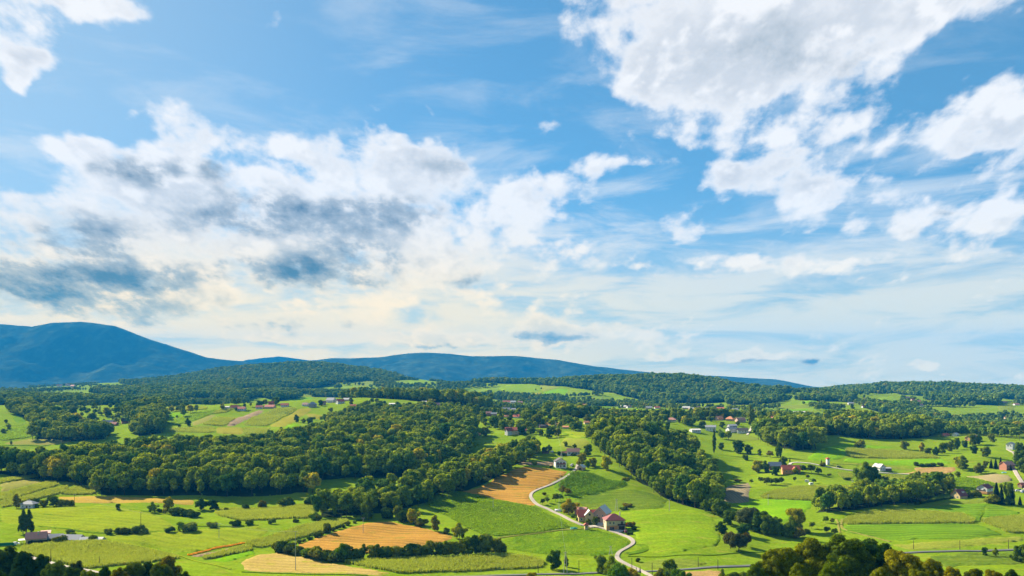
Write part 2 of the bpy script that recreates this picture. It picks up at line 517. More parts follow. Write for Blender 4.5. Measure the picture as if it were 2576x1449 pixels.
def field_mat(name, c1, c2, c3, big=40.0, fine=2.5, row=None, row_amt=0.5, weed=None, row_dir=0.0, row_w=2.0, rough=0.9, relief=0.5):
    """grass or soil: three tones in patches, fine tufts and, if asked, rows or mowing lines"""
    m, nb, out = new_mat(name)
    p = world_pos(nb)
    x, y, z = nb.sep(p)
    p2 = nb.vec(x, y, 0.0)
    big_n = nb.noise(p2, 1.0 / big, 5.0, 0.6, 0.6)
    mid_n = nb.noise(p2, 1.0 / (big * 0.18), 4.0, 0.6)
    fin_n = nb.noise(p2, 1.0 / fine, 4.0, 0.7)
    c1, c2, c3 = [tuple(0.8 * q for q in c) for c in (c1, c2, c3)]
    row, weed = [tuple(0.8 * q for q in c) if c else None for c in (row, weed)]
    col = nb.mix(nb.sstep(big_n, 0.40, 0.62), c1, c2)
    col = nb.mix(nb.sstep(mid_n, 0.48, 0.72) * 0.7, col, c3)
    if row is not None:
        ca, sa = math.cos(row_dir), math.sin(row_dir)
        wob = nb.noise(p2, 1.0 / 60.0, 2.0) * 9.0
        s = (x * ca + y * sa + wob) * (2 * math.pi / row_w)
        s2 = (x * ca + y * sa + wob) * (2 * math.pi / (row_w * 5.3))
        wv = nb.m('SINE', s) * 0.6 + nb.m('SINE', s2) * 0.4 + (fin_n - 0.5) * 1.6 + (mid_n - 0.5) * 1.2
        wv = wv + (big_n - 0.5) * 1.5
        col = nb.mix(nb.sstep(wv, -0.4, 0.8) * row_amt, col, row)
    if weed is not None:
        wn = nb.noise(nb.vscale(p2, (1.0, 2.2, 1.0)), 1.0 / 15.0, 5.0, 0.65)
        col = nb.mix(nb.sstep(wn, 0.54, 0.68) * 0.8, col, weed)
    v = nb.lin(fin_n, 0.25, 0.75, 0.62, 1.38) * nb.lin(mid_n, 0.3, 0.7, 0.86, 1.14)
    col = nb.vscale(col, nb.vec(v, v, v))
    d = nb.node('ShaderNodeBsdfDiffuse')
    nb.link(d.inputs['Color'], col)
    b = nb.node('ShaderNodeBump')
    b.inputs['Strength'].default_value = relief
    b.inputs['Distance'].default_value = 0.6
    nb.link(b.inputs['Height'], fin_n + mid_n * 2.0)
    nb.t.links.new(b.outputs[0], d.inputs['Normal'])
    nb.t.links.new(d.outputs[0], out.inputs[0])
    return m


G1, G2, G3 = (0.155, 0.240, 0.008), (0.190, 0.265, 0.010), (0.120, 0.200, 0.010)
M = {}
M['land'] = field_mat('land_grass', G1, G2, G3, 60, 2.0, (0.120, 0.195, 0.008), 0.45, (0.245, 0.250, 0.030), row_dir=1.3, row_w=11.0)
M['meadow'] = field_mat('meadow_grass', (0.165, 0.270, 0.006), (0.205, 0.290, 0.010), (0.120, 0.215, 0.008), 32, 2.0, (0.130, 0.225, 0.007), 0.45, (0.240, 0.270, 0.030), row_dir=1.75, row_w=10.0)
M['lush'] = field_mat('lush_grass', (0.140, 0.290, 0.005), (0.175, 0.315, 0.006), (0.105, 0.235, 0.006), 40, 2.0, (0.110, 0.235, 0.005), 0.4, None, row_dir=1.5, row_w=9.0)
M['mown'] = field_mat('mown_grass', (0.215, 0.270, 0.012), (0.245, 0.285, 0.016), (0.175, 0.240, 0.012), 30, 1.6, (0.150, 0.210, 0.012), 0.6, (0.160, 0.190, 0.020), row_dir=1.2, row_w=9.0)
M['pale'] = field_mat('pale_grass', (0.230, 0.230, 0.045), (0.270, 0.245, 0.060), (0.170, 0.200, 0.030), 28, 1.6, (0.19, 0.20, 0.04), 0.4, row_dir=1.25, row_w=7.0)
M['rough'] = field_mat('rough_grass', (0.100, 0.190, 0.006), (0.150, 0.235, 0.008), (0.045, 0.105, 0.006), 16, 2.2, None, relief=1.0)
M['stubble'] = field_mat('stubble', (0.330, 0.215, 0.085), (0.400, 0.250, 0.095), (0.260, 0.185, 0.070), 24, 1.2, (0.24, 0.155, 0.055), 0.6, (0.20, 0.21, 0.03), row_dir=1.15, row_w=7.0)
M['grain'] = field_mat('ripe_grain', (0.400, 0.210, 0.040), (0.460, 0.250, 0.050), (0.310, 0.190, 0.035), 26, 1.2, (0.25, 0.140, 0.03), 0.8, (0.17, 0.17, 0.02), row_dir=1.35, row_w=7.0)
M['soil'] = field_mat('bare_soil', (0.260, 0.190, 0.110), (0.300, 0.215, 0.130), (0.215, 0.165, 0.095), 20, 1.2, (0.20, 0.15, 0.085), 0.5, row_dir=0.25, row_w=2.6)
M['wheat'] = field_mat('yellow_stubble', (0.400, 0.270, 0.045), (0.440, 0.290, 0.060), (0.300, 0.240, 0.040), 24, 1.3, (0.30, 0.22, 0.04), 0.5, row_dir=1.5, row_w=7.0)
M['cropgreen'] = field_mat('low_crop', (0.120, 0.230, 0.010), (0.150, 0.255, 0.012), (0.095, 0.195, 0.010), 24, 1.4, (0.070, 0.140, 0.008), 0.7, row_dir=1.45, row_w=6.5)
M['cropolive'] = field_mat('olive_crop', (0.165, 0.215, 0.022), (0.195, 0.240, 0.030), (0.135, 0.185, 0.020), 24, 1.4, (0.110, 0.155, 0.016), 0.55, row_dir=1.1, row_w=6.0)
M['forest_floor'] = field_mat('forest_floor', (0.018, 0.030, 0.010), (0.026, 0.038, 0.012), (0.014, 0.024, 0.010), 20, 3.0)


def leaf_mat(name, dark, light, accent, trans=0.35, warm=0.035):
    m, nb, out = new_mat(name)
    oi = nb.node('ShaderNodeObjectInfo')
    r = S(nb, oi.outputs['Random'])
    tint = S(nb, oi.outputs['Color'])
    g = nb.node('ShaderNodeNewGeometry')
    ri = S(nb, g.outputs['Random Per Island'])
    col = nb.mix(r, dark, light)
    col = nb.mix(nb.sstep(r, 1.0 - warm, 1.0 - warm * 0.3) * 0.8, col, accent)
    col = nb.mix(1.0, col, tint, 'MULTIPLY')
    v = nb.lin(ri, 0.0, 1.0, 0.50, 1.50)
    col = nb.vscale(col, nb.vec(v, v, v * 0.9))
    d = nb.node('ShaderNodeBsdfDiffuse')
    nb.link(d.inputs['Color'], col)
    t = nb.node('ShaderNodeBsdfTranslucent')
    tcol = nb.vscale(col, (1.35, 1.25, 0.55))
    nb.link(t.inputs['Color'], tcol)
    mx = nb.node('ShaderNodeMixShader')
    mx.inputs[0].default_value = trans
    nb.t.links.new(d.outputs[0], mx.inputs[1])
    nb.t.links.new(t.outputs[0], mx.inputs[2])
    nb.t.links.new(mx.outputs[0], out.inputs[0])
    return m


M['leaf'] = leaf_mat('leaf_broad', (0.060, 0.135, 0.018), (0.290, 0.340, 0.016), (0.42, 0.34, 0.02), 0.26)
M['leaf_bush'] = leaf_mat('leaf_bush', (0.080, 0.135, 0.016), (0.165, 0.215, 0.022), (0.20, 0.19, 0.02), 0.25)
M['leaf_conifer'] = leaf_mat('leaf_conifer', (0.016, 0.034, 0.014), (0.026, 0.048, 0.016), (0.03, 0.05, 0.016), 0.12)
M['leaf_silver'] = leaf_mat('leaf_silver', (0.085, 0.115, 0.050), (0.110, 0.140, 0.060), (0.11, 0.14, 0.06))
M['leaf_corn'] = leaf_mat('leaf_corn', (0.215, 0.265, 0.042), (0.260, 0.300, 0.052), (0.25, 0.24, 0.06), 0.30)
M['leaf_vine'] = leaf_mat('leaf_vine', (0.110, 0.230, 0.012), (0.160, 0.280, 0.014), (0.20, 0.26, 0.02), 0.35)
M['far_leaf'] = leaf_mat('leaf_far', (0.075, 0.160, 0.024), (0.215, 0.285, 0.028), (0.34, 0.32, 0.03), 0.22)


def plain(name, c, rough=0.8, spec=0.2, vary=0.12, scale=0.6):
    m, nb, out = new_mat(name)
    tc = nb.node('ShaderNodeTexCoord')
    n = nb.noise(S(nb, tc.outputs['Object']), scale, 5.0, 0.65)
    v = nb.lin(n, 0.25, 0.75, 1 - vary, 1 + vary)
    col = nb.vscale(c, nb.vec(v, v, v))
    principled(nb, out, col, rough, spec)
    return m


M['bark'] = plain('bark', (0.075, 0.058, 0.042), 0.95, 0.05, 0.35, 3.0)
M['asphalt'] = plain('pale_asphalt', (0.29, 0.25, 0.215), 0.9, 0.1, 0.12, 0.15)
M['grey_road'] = plain('grey_asphalt', (0.105, 0.105, 0.11), 0.9, 0.1, 0.12, 0.15)
M['gravel'] = plain('gravel_track', (0.42, 0.38, 0.32), 0.95, 0.05, 0.2, 0.5)
# ---------------------------------------------------------------- the land
_V = np.stack([_X, _D, GZ], -1).reshape(-1, 3)
_i = np.arange((ND - 1) * (NA - 1))
_r, _cc = _i // (NA - 1), _i % (NA - 1)
_b = _r * NA + _cc
_Q = np.stack([_b, _b + 1, _b + NA + 1, _b + NA], -1)
_me = np_mesh('terrain', _V, _Q, M['land'], True)
terrain = bpy.data.objects.new('terrain', _me)
COL.objects.link(terrain)
tag(terrain, 'rolling green farmland of low hills and valleys', 'terrain', kind='structure')

# the plain beyond, down to the horizon
_rr = np.array([0.0, 2000, 4000, 6000, 7500, 8500])
vv, ff = [], []
for r in _rr:
    for k in range(48):
        an = 2 * math.pi * k / 48
        vv.append((r * math.sin(an), 4000 + r * math.cos(an), -30.0 if r < 100 else -30.0))
for a in range(len(_rr) - 1):
    for k in range(48):
        k2 = (k + 1) % 48
        ff.append((a * 48 + k, a * 48 + k2, (a + 1) * 48 + k2, (a + 1) * 48 + k))
plain_o = mesh_obj('ground', vv, ff, M['land'])
tag(plain_o, 'flat green plain reaching to the horizon behind the hills', 'ground', kind='structure')


# blue mountain ridges
def ridge(name, label, profile, d_front, d_top, d_back, base=-20, seed=1, cols=360, rows=60, rough=1.0):
    xs = np.linspace(profile[0][0], profile[-1][0], cols)
    ys = np.interp(xs, [p[0] for p in profile], [p[1] for p in profile])
    V = []
    for i in range(rows):
        s = i / (rows - 1)
        d = d_front + (d_top - d_front) * s * 1.6 if s < 0.625 else d_top + (d_back - d_top) * (s - 0.625) / 0.375
        X = (xs - HX) / F * d_top + (xs * 0)
        h = CZ + d_top * (HY - ys) / F - base
        k = (s / 0.625) if s < 0.625 else 1 - (s - 0.625) / 0.375
        k = k ** 1.15
        n = fbm(X / 900.0, np.full(cols, d / 900.0), seed, 6, 0.55)
        n2 = np.abs(fbm(X / 1500.0 + 3, np.full(cols, d / 2600.0), seed + 9, 4, 0.5))
        z = base + h * np.clip(k + (n * 0.35 - n2 * 0.5 * (1 - k)) * rough * 4 * k * (1 - k) * 0.8, -0.1, 1.2) + n * 22 * rough * k
        V.append(np.stack([X, np.full(cols, d), z], -1))
    V = np.concatenate(V)
    i = np.arange((rows - 1) * (cols - 1))
    b = (i // (cols - 1)) * cols + i % (cols - 1)
    me = np_mesh(name, V, np.stack([b, b + 1, b + cols + 1, b + cols], -1), M['mountain'], True)
    o = bpy.data.objects.new(name, me)
    COL.objects.link(o)
    tag(o, label, 'mountain', kind='structure')
    return o


M['mountain'] = field_mat('mountain_forest', (0.020, 0.036, 0.014), (0.040, 0.056, 0.018), (0.080, 0.100, 0.032), 600, 60.0, relief=0.3)
ridge('mountain', 'broad blue mountain with a long sloping shoulder above the village', [(-700, 840), (-300, 800), (-100, 822), (0, 815), (80, 822), (130, 812), (200, 810), (290, 822), (390, 855), (520, 895), (640, 908), (760, 925), (900, 955), (1000, 985)],
      6600, 8000, 9800, seed=21)
ridge('mountain', 'long blue mountain ridge in the middle of the horizon', [(600, 960), (690, 930), (760, 912), (830, 902), (950, 897), (1060, 886), (1130, 888), (1190, 896), (1300, 897), (1400, 905), (1500, 922), (1560, 930), (1650, 940), (1800, 946), (1950, 956), (2100, 985)],
      7200, 8500, 10000, seed=33)
ridge('mountain', 'faint far ridge paler than the rest between the two mountains', [(300, 950), (560, 925), (620, 905), (700, 898), (780, 906), (860, 900), (1000, 940)], 9900, 10300, 10900, seed=45)
ridge('mountain', 'small pale blue ridge peeping out beyond the wooded hill', [(1700, 985), (1850, 960), (1900, 956), (1930, 966), (1990, 966), (2030, 970), (2080, 978), (2200, 990)], 7600, 8400, 9600, seed=57)
# survey frames: parts of the view measured at a larger scale, (x offset, y offset, scale)
FR = {0: (0, 0, 1), 1: (0, 1150.2, .25220), 2: (608.9, 1150.2, .26265), 3: (1251.7, 1082.5, .27578), 4: (1826.8, 1082.5, .29102),
      5: (0, 913.4, .25215), 6: (608.9, 913.4, .26265), 7: (1251.7, 913.4, .26265), 8: (1899.9, 913.4, .26265),
      'farm': (1387.0, 1244.9, .10506), 'top': (1353.2, 1109.6, .0788), 'left': (0, 1204.3, .13133), 'right': (2300.4, 1150.2, .10733), 'mid': (1894.4, 1123.1, .13133)}


def fr(k, x, y):
    a, b, s = FR[k]
    return a + x * s, b + y * s


def frp(k, pts):
    return [fr(k, *p) for p in pts]


ORD = ['first', 'second', 'third', 'fourth', 'fifth', 'sixth', 'seventh', 'eighth', 'ninth', 'tenth', 'eleventh', 'twelfth', 'thirteenth', 'fourteenth', 'fifteenth', 'sixteenth', 'seventeenth', 'eighteenth', 'nineteenth', 'twentieth']
for t in range(2, 8):
    tens = ['', '', 'twenty', 'thirty', 'forty', 'fifty', 'sixty', 'seventy'][t]
    for u in range(1, 10): ORD.append(tens + '-' + ORD[u - 1])
    ORD.append(['', '', 'thirtieth', 'fortieth', 'fiftieth', 'sixtieth', 'seventieth', 'eightieth'][t])
# ---------------------------------------------------------------- sheets laid on the land
DA, DT = (A1 - A0) / (NA - 1), (T1 - T0) / (ND - 1)


def in_poly(px, py, poly):
    px, py = np.asarray(px, float), np.asarray(py, float)
    ins = np.zeros(px.shape, bool)
    n = len(poly)
    for i in range(n):
        x1, y1 = poly[i]
        x2, y2 = poly[(i + 1) % n]
        if y1 == y2: continue
        c = ((y1 > py) != (y2 > py)) & (px < (x2 - x1) * (py - y1) / (y2 - y1) + x1)
        ins ^= c
    return ins


def rounded(poly, it=2):
    """corner cutting"""
    p = np.array(poly, float)
    for _ in range(it):
        q = np.roll(p, -1, 0)
        p = np.stack([p * 0.88 + q * 0.12, p * 0.12 + q * 0.88], 1).reshape(-1, 2)
    return [tuple(r) for r in p]


def drape(name, poly_at, mat, lift=0.10, label=None, cat='field', kind='structure', step=1.0, ragged=1.8):
    """a sheet that follows the relief; poly_at is a polygon in (direction, log distance)"""
    pts = []
    n = len(poly_at)
    for i in range(n):
        a1, t1 = poly_at[i]
        a2, t2 = poly_at[(i + 1) % n]
        k = max(1, int(max(abs(a2 - a1) / (DA * 2.0 * step), abs(t2 - t1) / (DT * 1.0 * step))))
        for j in range(k):
            f = j / k
            pts.append((a1 + (a2 - a1) * f, t1 + (t2 - t1) * f))
    if ragged:                               # worn, uneven edges
        pa, pt_ = np.array([q[0] for q in pts]), np.array([q[1] for q in pts])
        yy = np.exp(pt_); xx = pa * yy
        xx2 = xx + fbm(xx / 7.0, yy / 7.0, 91, 3) * ragged
        yy2 = yy + fbm(xx / 9.0 + 50, yy / 9.0, 92, 3) * ragged * 2.0
        pts = list(zip(xx2 / yy2, np.log(yy2)))
    nb_ = len(pts)
    aa = np.array([p[0] for p in pts]); tt = np.array([p[1] for p in pts])
    sa, st = DA * 2.0 * step, DT * step
    ga = np.arange(aa.min() + sa * .5, aa.max(), sa)
    gt = np.arange(tt.min() + st * .5, tt.max(), st)
    if len(ga) and len(gt):
        qa, qt = np.meshgrid(ga, gt)
        qa, qt = qa.ravel(), qt.ravel()
        keep = in_poly(qa, qt, pts)
        inner = list(zip(qa[keep], qt[keep]))
    else:
        inner = []
    scl = DA * 2 / DT                        # make the lattice square for the triangulation
    allp = [Vector((p[0], p[1] * scl)) for p in pts + inner]
    edges = [(i, (i + 1) % nb_) for i in range(nb_)]
    vs, es, fs, _, _, _ = mgeo.delaunay_2d_cdt(allp, edges, [], 1, 1e-7)
    va = np.array([(v.x, v.y / scl) for v in vs])
    d = np.exp(va[:, 1]); X = va[:, 0] * d
    z = ground(X, d) + lift + d * 0.0003
    z[:nb_] = ground(X[:nb_], d[:nb_]) - 0.04
    co = np.stack([X, d, z], -1)
    # keep the sheet's top side up
    tri = []
    for f in fs:
        for k in range(1, len(f) - 1):
            tri.append((f[0], f[k], f[k + 1]))
    if not tri: return None
    tri = np.array(tri)
    e1, e2 = co[tri[:, 1]] - co[tri[:, 0]], co[tri[:, 2]] - co[tri[:, 0]]
    flip = np.cross(e1, e2)[:, 2] < 0
    tri[flip] = tri[flip][:, ::-1]
    me = np_mesh(name, co, tri, mat, True)
    o = bpy.data.objects.new(name, me)
    COL.objects.link(o)
    tag(o, label, cat, kind=kind)
    return o


def xy_poly(rows):
    """photograph points -> (direction, log distance) on the visible ground"""
    r = []
    for x, y in rows:
        X, d, z = spot(x, y)
        r.append(((x - HX) / F, math.log(d)))
    return r


def xd_poly(rows):
    return [((x - HX) / F, math.log(d)) for x, d in rows]


def scatter(poly_at, spacing, seed, jitter=0.42):
    rs = np.random.RandomState(seed)
    p = np.array(poly_at)
    X = p[:, 0] * np.exp(p[:, 1]); Y = np.exp(p[:, 1])
    gx = np.arange(X.min() - spacing, X.max() + spacing, spacing)
    gy = np.arange(Y.min() - spacing, Y.max() + spacing, spacing * 0.87)
    qx, qy = np.meshgrid(gx, gy)
    qx = qx + (np.arange(len(gy)) % 2)[:, None] * spacing * .5
    qx, qy = qx.ravel(), qy.ravel()
    qx = qx + rs.uniform(-jitter, jitter, qx.shape) * spacing
    qy = qy + rs.uniform(-jitter, jitter, qx.shape) * spacing
    ok = in_poly(qx / qy, np.log(np.maximum(qy, 1)), poly_at)
    return qx[ok], qy[ok]


def inset(poly_at, dist):
    """the outline moved inwards by dist metres"""
    p = np.array([(a * math.exp(t), math.exp(t)) for a, t in poly_at])
    e = np.roll(p, -1, 0) - p
    area = (p[:, 0] * np.roll(p[:, 1], -1) - p[:, 1] * np.roll(p[:, 0], -1)).sum()
    n = np.stack([-e[:, 1], e[:, 0]], -1) * (1 if area > 0 else -1)
    n /= np.linalg.norm(n, axis=1, keepdims=True) + 1e-9
    m = n + np.roll(n, 1, 0)
    m /= np.linalg.norm(m, axis=1, keepdims=True) + 1e-9
    q = p + m * dist
    return [(x / y, math.log(y)) for x, y in q]
# ---------------------------------------------------------------- trees
_ico = {}
def ico(sub=1):
    if sub not in _ico:
        bm = bmesh.new()
        bmesh.ops.create_icosphere(bm, subdivisions=sub, radius=1.0)
        _ico[sub] = (np.array([v.co[:] for v in bm.verts]), np.array([[v.index for v in f.verts] for f in bm.faces]))
        bm.free()
    return _ico[sub]


def cards(rs, centers, normals, size, aspect=1.0):
    """one bent leafy scrap per centre: a quad with uneven corners"""
    n = len(centers)
    nrm = normals / (np.linalg.norm(normals, axis=1, keepdims=True) + 1e-9)
    r = rs.normal(size=(n, 3))
    t1 = np.cross(nrm, r); t1 /= np.linalg.norm(t1, axis=1, keepdims=True) + 1e-9
    t2 = np.cross(nrm, t1)
    s = (size * rs.uniform(0.6, 1.4, n))[:, None]
    out = []
    for cx, cy in ((-1, -1), (1, -1), (1, 1), (-1, 1)):
        jx = cx * rs.uniform(0.45, 1.1, (n, 1)) * 0.5; jy = cy * rs.uniform(0.45, 1.1, (n, 1)) * 0.5 * aspect
        out.append(centers + t1 * jx * s + t2 * jy * s + nrm * rs.uniform(-.12, .12, (n, 1)) * s)
    V = np.stack(out, 1).reshape(-1, 3)
    Q = np.arange(n * 4).reshape(n, 4)
    return V, Q


def lobed_crown(seed, lobes, n_cards, size, spread=0.30, core=0.78, droop=0.0):
    """lobes: (n, 6) centre and half axes; leafy scraps over every lobe and a dense inside"""
    rs = np.random.RandomState(seed)
    area = lobes[:, 3] * lobes[:, 4] + lobes[:, 3] * lobes[:, 5]
    cnt = np.maximum(4, (n_cards * area / area.sum()).astype(int))
    mid = lobes[:, :3].mean(0)
    C, N = [], []
    for L, k in zip(lobes, cnt):
        v = rs.normal(size=(k, 3))
        outw = L[:3] - mid
        v += 0.35 * outw / (np.linalg.norm(outw) + 1e-6) + np.array([0, 0, 0.25])
        v /= np.linalg.norm(v, axis=1, keepdims=True)
        C.append(L[:3] + v * L[3:6] * rs.uniform(0.80, 1.08, (k, 1)))
        N.append(v + rs.normal(size=(k, 3)) * spread)
    V, Q = cards(rs, np.concatenate(C), np.concatenate(N), size)
    if droop: V[:, 2] -= droop * np.abs(rs.normal(size=len(V)))
    Vs, Ts = [V], [np.concatenate([Q[:, [0, 1, 2]], Q[:, [0, 2, 3]]])]
    base = len(V)
    if core:
        iv, it = ico(1)
        for L in lobes:
            w = iv * L[3:6] * core * rs.uniform(0.85, 1.15, (len(iv), 1)) + L[:3]
            Vs.append(w); Ts.append(it + base); base += len(iv)
    return np.concatenate(Vs), np.concatenate(Ts)


def tube(path, radii, sides=6):
    V, T = [], []
    for i, (p, r) in enumerate(zip(path, radii)):
        p = np.array(p, float)
        q = np.array(path[min(i + 1, len(path) - 1)], float) - np.array(path[max(i - 1, 0)], float)
        q /= np.linalg.norm(q) + 1e-9
        u = np.cross(q, (0.31, 0.95, 0.1)); u /= np.linalg.norm(u) + 1e-9
        w = np.cross(q, u)
        for k in range(sides):
            an = 2 * math.pi * k / sides
            V.append(p + (u * math.cos(an) + w * math.sin(an)) * r)
    for i in range(len(path) - 1):
        for k in range(sides):
            a, b = i * sides + k, i * sides + (k + 1) % sides
            T += [(a, b, b + sides), (a, b + sides, a + sides)]
    return np.array(V), np.array(T)


def join(parts):
    Vs, Ts, b = [], [], 0
    for V, T in parts:
        Vs.append(V); Ts.append(T + b); b += len(V)
    return np.concatenate(Vs), np.concatenate(Ts)


def trunk_geo(rs, h, r, top, limbs=5, reach=0.25):
    parts = [tube([(0, 0, -0.6), (0, 0, h * .3), (rs.normal() * .02 * top, rs.normal() * .02 * top, h), (rs.normal() * .04 * top, rs.normal() * .04 * top, top * .8)],
                  [r * 1.25, r, r * .75, r * .25], 7)]
    for k in range(limbs):
        an = rs.uniform(0, 6.28); z0 = h * rs.uniform(.75, 1.3)
        e = np.array([math.cos(an), math.sin(an), 0]) * top * reach * rs.uniform(.6, 1.1)
        z1 = z0 + top * rs.uniform(.12, .35)
        parts.append(tube([(0, 0, z0), tuple(e * .45 + np.array([0, 0, z0 * .55 + z1 * .45])), tuple(e + np.array([0, 0, z1]))], [r * .5, r * .32, r * .1], 5))
    return join(parts)


def broad_lobes(rs, H, rx, zc, rz, n=18, lr=0.42, flat=0.85, wild=0.12):
    L = []
    tries = 0
    while len(L) < n and tries < 4000:
        tries += 1
        v = rs.normal(size=3); v /= np.linalg.norm(v)
        if v[2] < -0.55: continue
        k = rs.uniform(.56, .80) * (1 + wild * rs.normal() * .5)
        c = np.array([v[0] * rx * k, v[1] * rx * k, zc + v[2] * rz * k])
        if any(np.linalg.norm(c - o[:3]) < rx * .34 for o in L): continue
        r = rx * lr * rs.uniform(.7, 1.25)
        L.append(np.array([*c, r, r, r * flat]))
    L.append(np.array([0, 0, zc, rx * .62, rx * .62, rz * .72]))
    return np.array(L)


PROTO = {}
def proto(kind, crown, trunk, leaf):
    cm = np_mesh(kind + '_crown', crown[0], crown[1], leaf)
    tm = np_mesh(kind + '_trunk', trunk[0], trunk[1], M['bark'], True)
    V = np.concatenate([crown[0], trunk[0]])
    T = np.concatenate([crown[1], trunk[1] + len(crown[0])])
    jm = np_mesh(kind + '_whole', V, T, leaf)
    jm.materials.append(M['bark'])
    idx = np.zeros(len(T), np.int32); idx[len(crown[1]):] = 1
    jm.polygons.foreach_set('material_index', idx)
    PROTO.setdefault(kind, []).append((cm, tm, jm, float(crown[0][:, 2].max())))


def make_protos():
    rs = np.random.RandomState(7)
    for s in range(6):          # trees of the woods: full crowns almost to the ground
        H, rx = 20.0, rs.uniform(6.0, 7.6)
        L = broad_lobes(rs, H, rx, H * .56, H * .44, 20, rs.uniform(.30, .40), .9)
        proto('wood', lobed_crown(100 + s, L, 2300, 0.95), trunk_geo(rs, 5, .32, H, 3), M['leaf'])
    for s in range(3):          # slimmer and taller neighbours
        H, rx = 22.0, rs.uniform(3.8, 4.8)
        L = broad_lobes(rs, H, rx, H * .54, H * .46, 16, rs.uniform(.40, .50), 1.2, .5)
        proto('wood', lobed_crown(130 + s, L, 1900, 0.85), trunk_geo(rs, 5, .28, H, 3), M['leaf'])
    for s in range(3):          # far woods
        H, rx = 20.0, rs.uniform(5.6, 7.0)
        L = broad_lobes(rs, H, rx, H * .55, H * .45, 12, .40, .9)
        proto('far', lobed_crown(150 + s, L, 420, 2.1), trunk_geo(rs, 5, .32, H, 0), M['far_leaf'])
    for s in range(6):          # free-standing broadleaf trees
        H, rx = 15.0, rs.uniform(4.8, 6.0)
        L = broad_lobes(rs, H, rx, H * .53, H * .46, 16, .40, .9, .5)
        for k in range(6):
            an = rs.uniform(0, 6.28); r = rx * rs.uniform(.26, .40); q = rx * rs.uniform(.35, .75)
            L = np.vstack([L, [math.cos(an) * q, math.sin(an) * q, H * rs.uniform(.13, .26), r, r, r]])
        proto('broad', lobed_crown(200 + s, L, 4200, 0.62), trunk_geo(rs, 2.6, .30, H, 6, .3), M['leaf'])
    for s in range(3):          # large trees close to the viewpoint
        H, rx = 18.0, rs.uniform(6.6, 7.8)
        L = broad_lobes(rs, H, rx, H * .56, H * .43, 34, .30, .85)
        proto('near', lobed_crown(250 + s, L, 15000, 0.42), trunk_geo(rs, 3.6, .36, H, 7, .32), M['leaf'])
    for s in range(3):          # bushes
        L = []
        for k in range(11):
            an = rs.uniform(0, 6.28); rr = rs.uniform(0, 1.6)
            r = rs.uniform(.9, 1.5)
            L.append((math.cos(an) * rr, math.sin(an) * rr, rs.uniform(.8, 2.2), r, r, r * .9))
        proto('bush', lobed_crown(300 + s, np.array(L), 1500, 0.42), trunk_geo(rs, .8, .12, 3, 5, .4), M['leaf_bush'])
    for s in range(3):          # orchard trees: small open crowns on bare stems
        H, rx = 6.0, 2.6
        L = broad_lobes(rs, H, rx, H * .58, H * .40, 12, .40, .85, .35)
        proto('fruit', lobed_crown(340 + s, L, 1300, 0.42, core=0.5), trunk_geo(rs, 1.9, .13, H, 6, .34), M['leaf_bush'])
    for s in range(2):          # poplars
        L = []
        for k in range(22):
            z = 2.0 + k * 1.08
            w = 2.0 * math.sin(min(1.0, (k + 2.5) / 10) * 1.57) * (1 - max(0, k - 12) / 11.5)
            L.append((rs.normal() * .35, rs.normal() * .35, z, max(w, .5), max(w, .5), 1.7))
        proto('poplar', lobed_crown(360 + s, np.array(L), 3000, 0.6), trunk_geo(rs, 3, .3, 20, 0), M['leaf'])
    for s in range(2):          # spruces
        C, N = [], []
        for k in range(26):
            z = 1.2 + k * .72
            r = 4.3 * (1 - (z / 20.5)) ** .85
            m = int(30 + 50 * r)
            an = rs.uniform(0, 6.28, m); q = np.sqrt(rs.uniform(.05, 1, m)) * r
            C.append(np.stack([np.cos(an) * q, np.sin(an) * q, z + .5 - q * .34 + rs.normal(size=m) * .16], -1))
            N.append(np.stack([np.cos(an) * .5, np.sin(an) * .5, np.ones(m)], -1) + rs.normal(size=(m, 3)) * .3)
        V, Q = cards(rs, np.concatenate(C), np.concatenate(N), .75)
        cr = (V, np.concatenate([Q[:, [0, 1, 2]], Q[:, [0, 2, 3]]]))
        iv, it = ico(2)
        w = iv.copy(); zz = (w[:, 2] + 1) / 2
        w = np.stack([w[:, 0] * 2.1 * (1 - zz * .8), w[:, 1] * 2.1 * (1 - zz * .8), .8 + zz * 17], -1)
        proto('spruce', join([cr, (w, it)]), trunk_geo(rs, 2, .26, 19, 0), M['leaf_conifer'])
    for s in range(2):          # silvery willows
        H, rx = 12.0, 6.0
        L = broad_lobes(rs, H, rx, H * .54, H * .44, 22, .38, .85)
        proto('willow', lobed_crown(400 + s, L, 4200, 0.55, droop=.3), trunk_geo(rs, 2.2, .3, H, 6, .3), M['leaf_silver'])
    # the twin big lime by the farmhouse: tall drooping crown
    L = []
    for cx in (-2.2, 2.2):
        for k in range(13):
            z = 4.2 + k * 1.0
            w = 3.2 * math.sin(min(1, (k + 4) / 9) * 1.57) * (1 - max(0, k - 7) / 8)
            an = rs.uniform(0, 6.28)
            L.append((cx + math.cos(an) * w * .4, math.sin(an) * w * .4, z, max(1.2, w * .75), max(1.2, w * .75), 1.7))
        for k in range(10):
            an = rs.uniform(0, 6.28)
            L.append((cx + math.cos(an) * 2.8, math.sin(an) * 2.8, rs.uniform(2.6, 5), .9, .9, 2.0))
    proto('lime', lobed_crown(430, np.array(L), 6500, 0.55, core=.7, droop=.25), join([trunk_geo(rs, 3, .35, 15, 4, .2), (lambda g: (g[0] + np.array([2.2, .4, 0]), g[1]))(trunk_geo(rs, 3, .3, 14, 4, .2))]), M['leaf'])


make_protos()


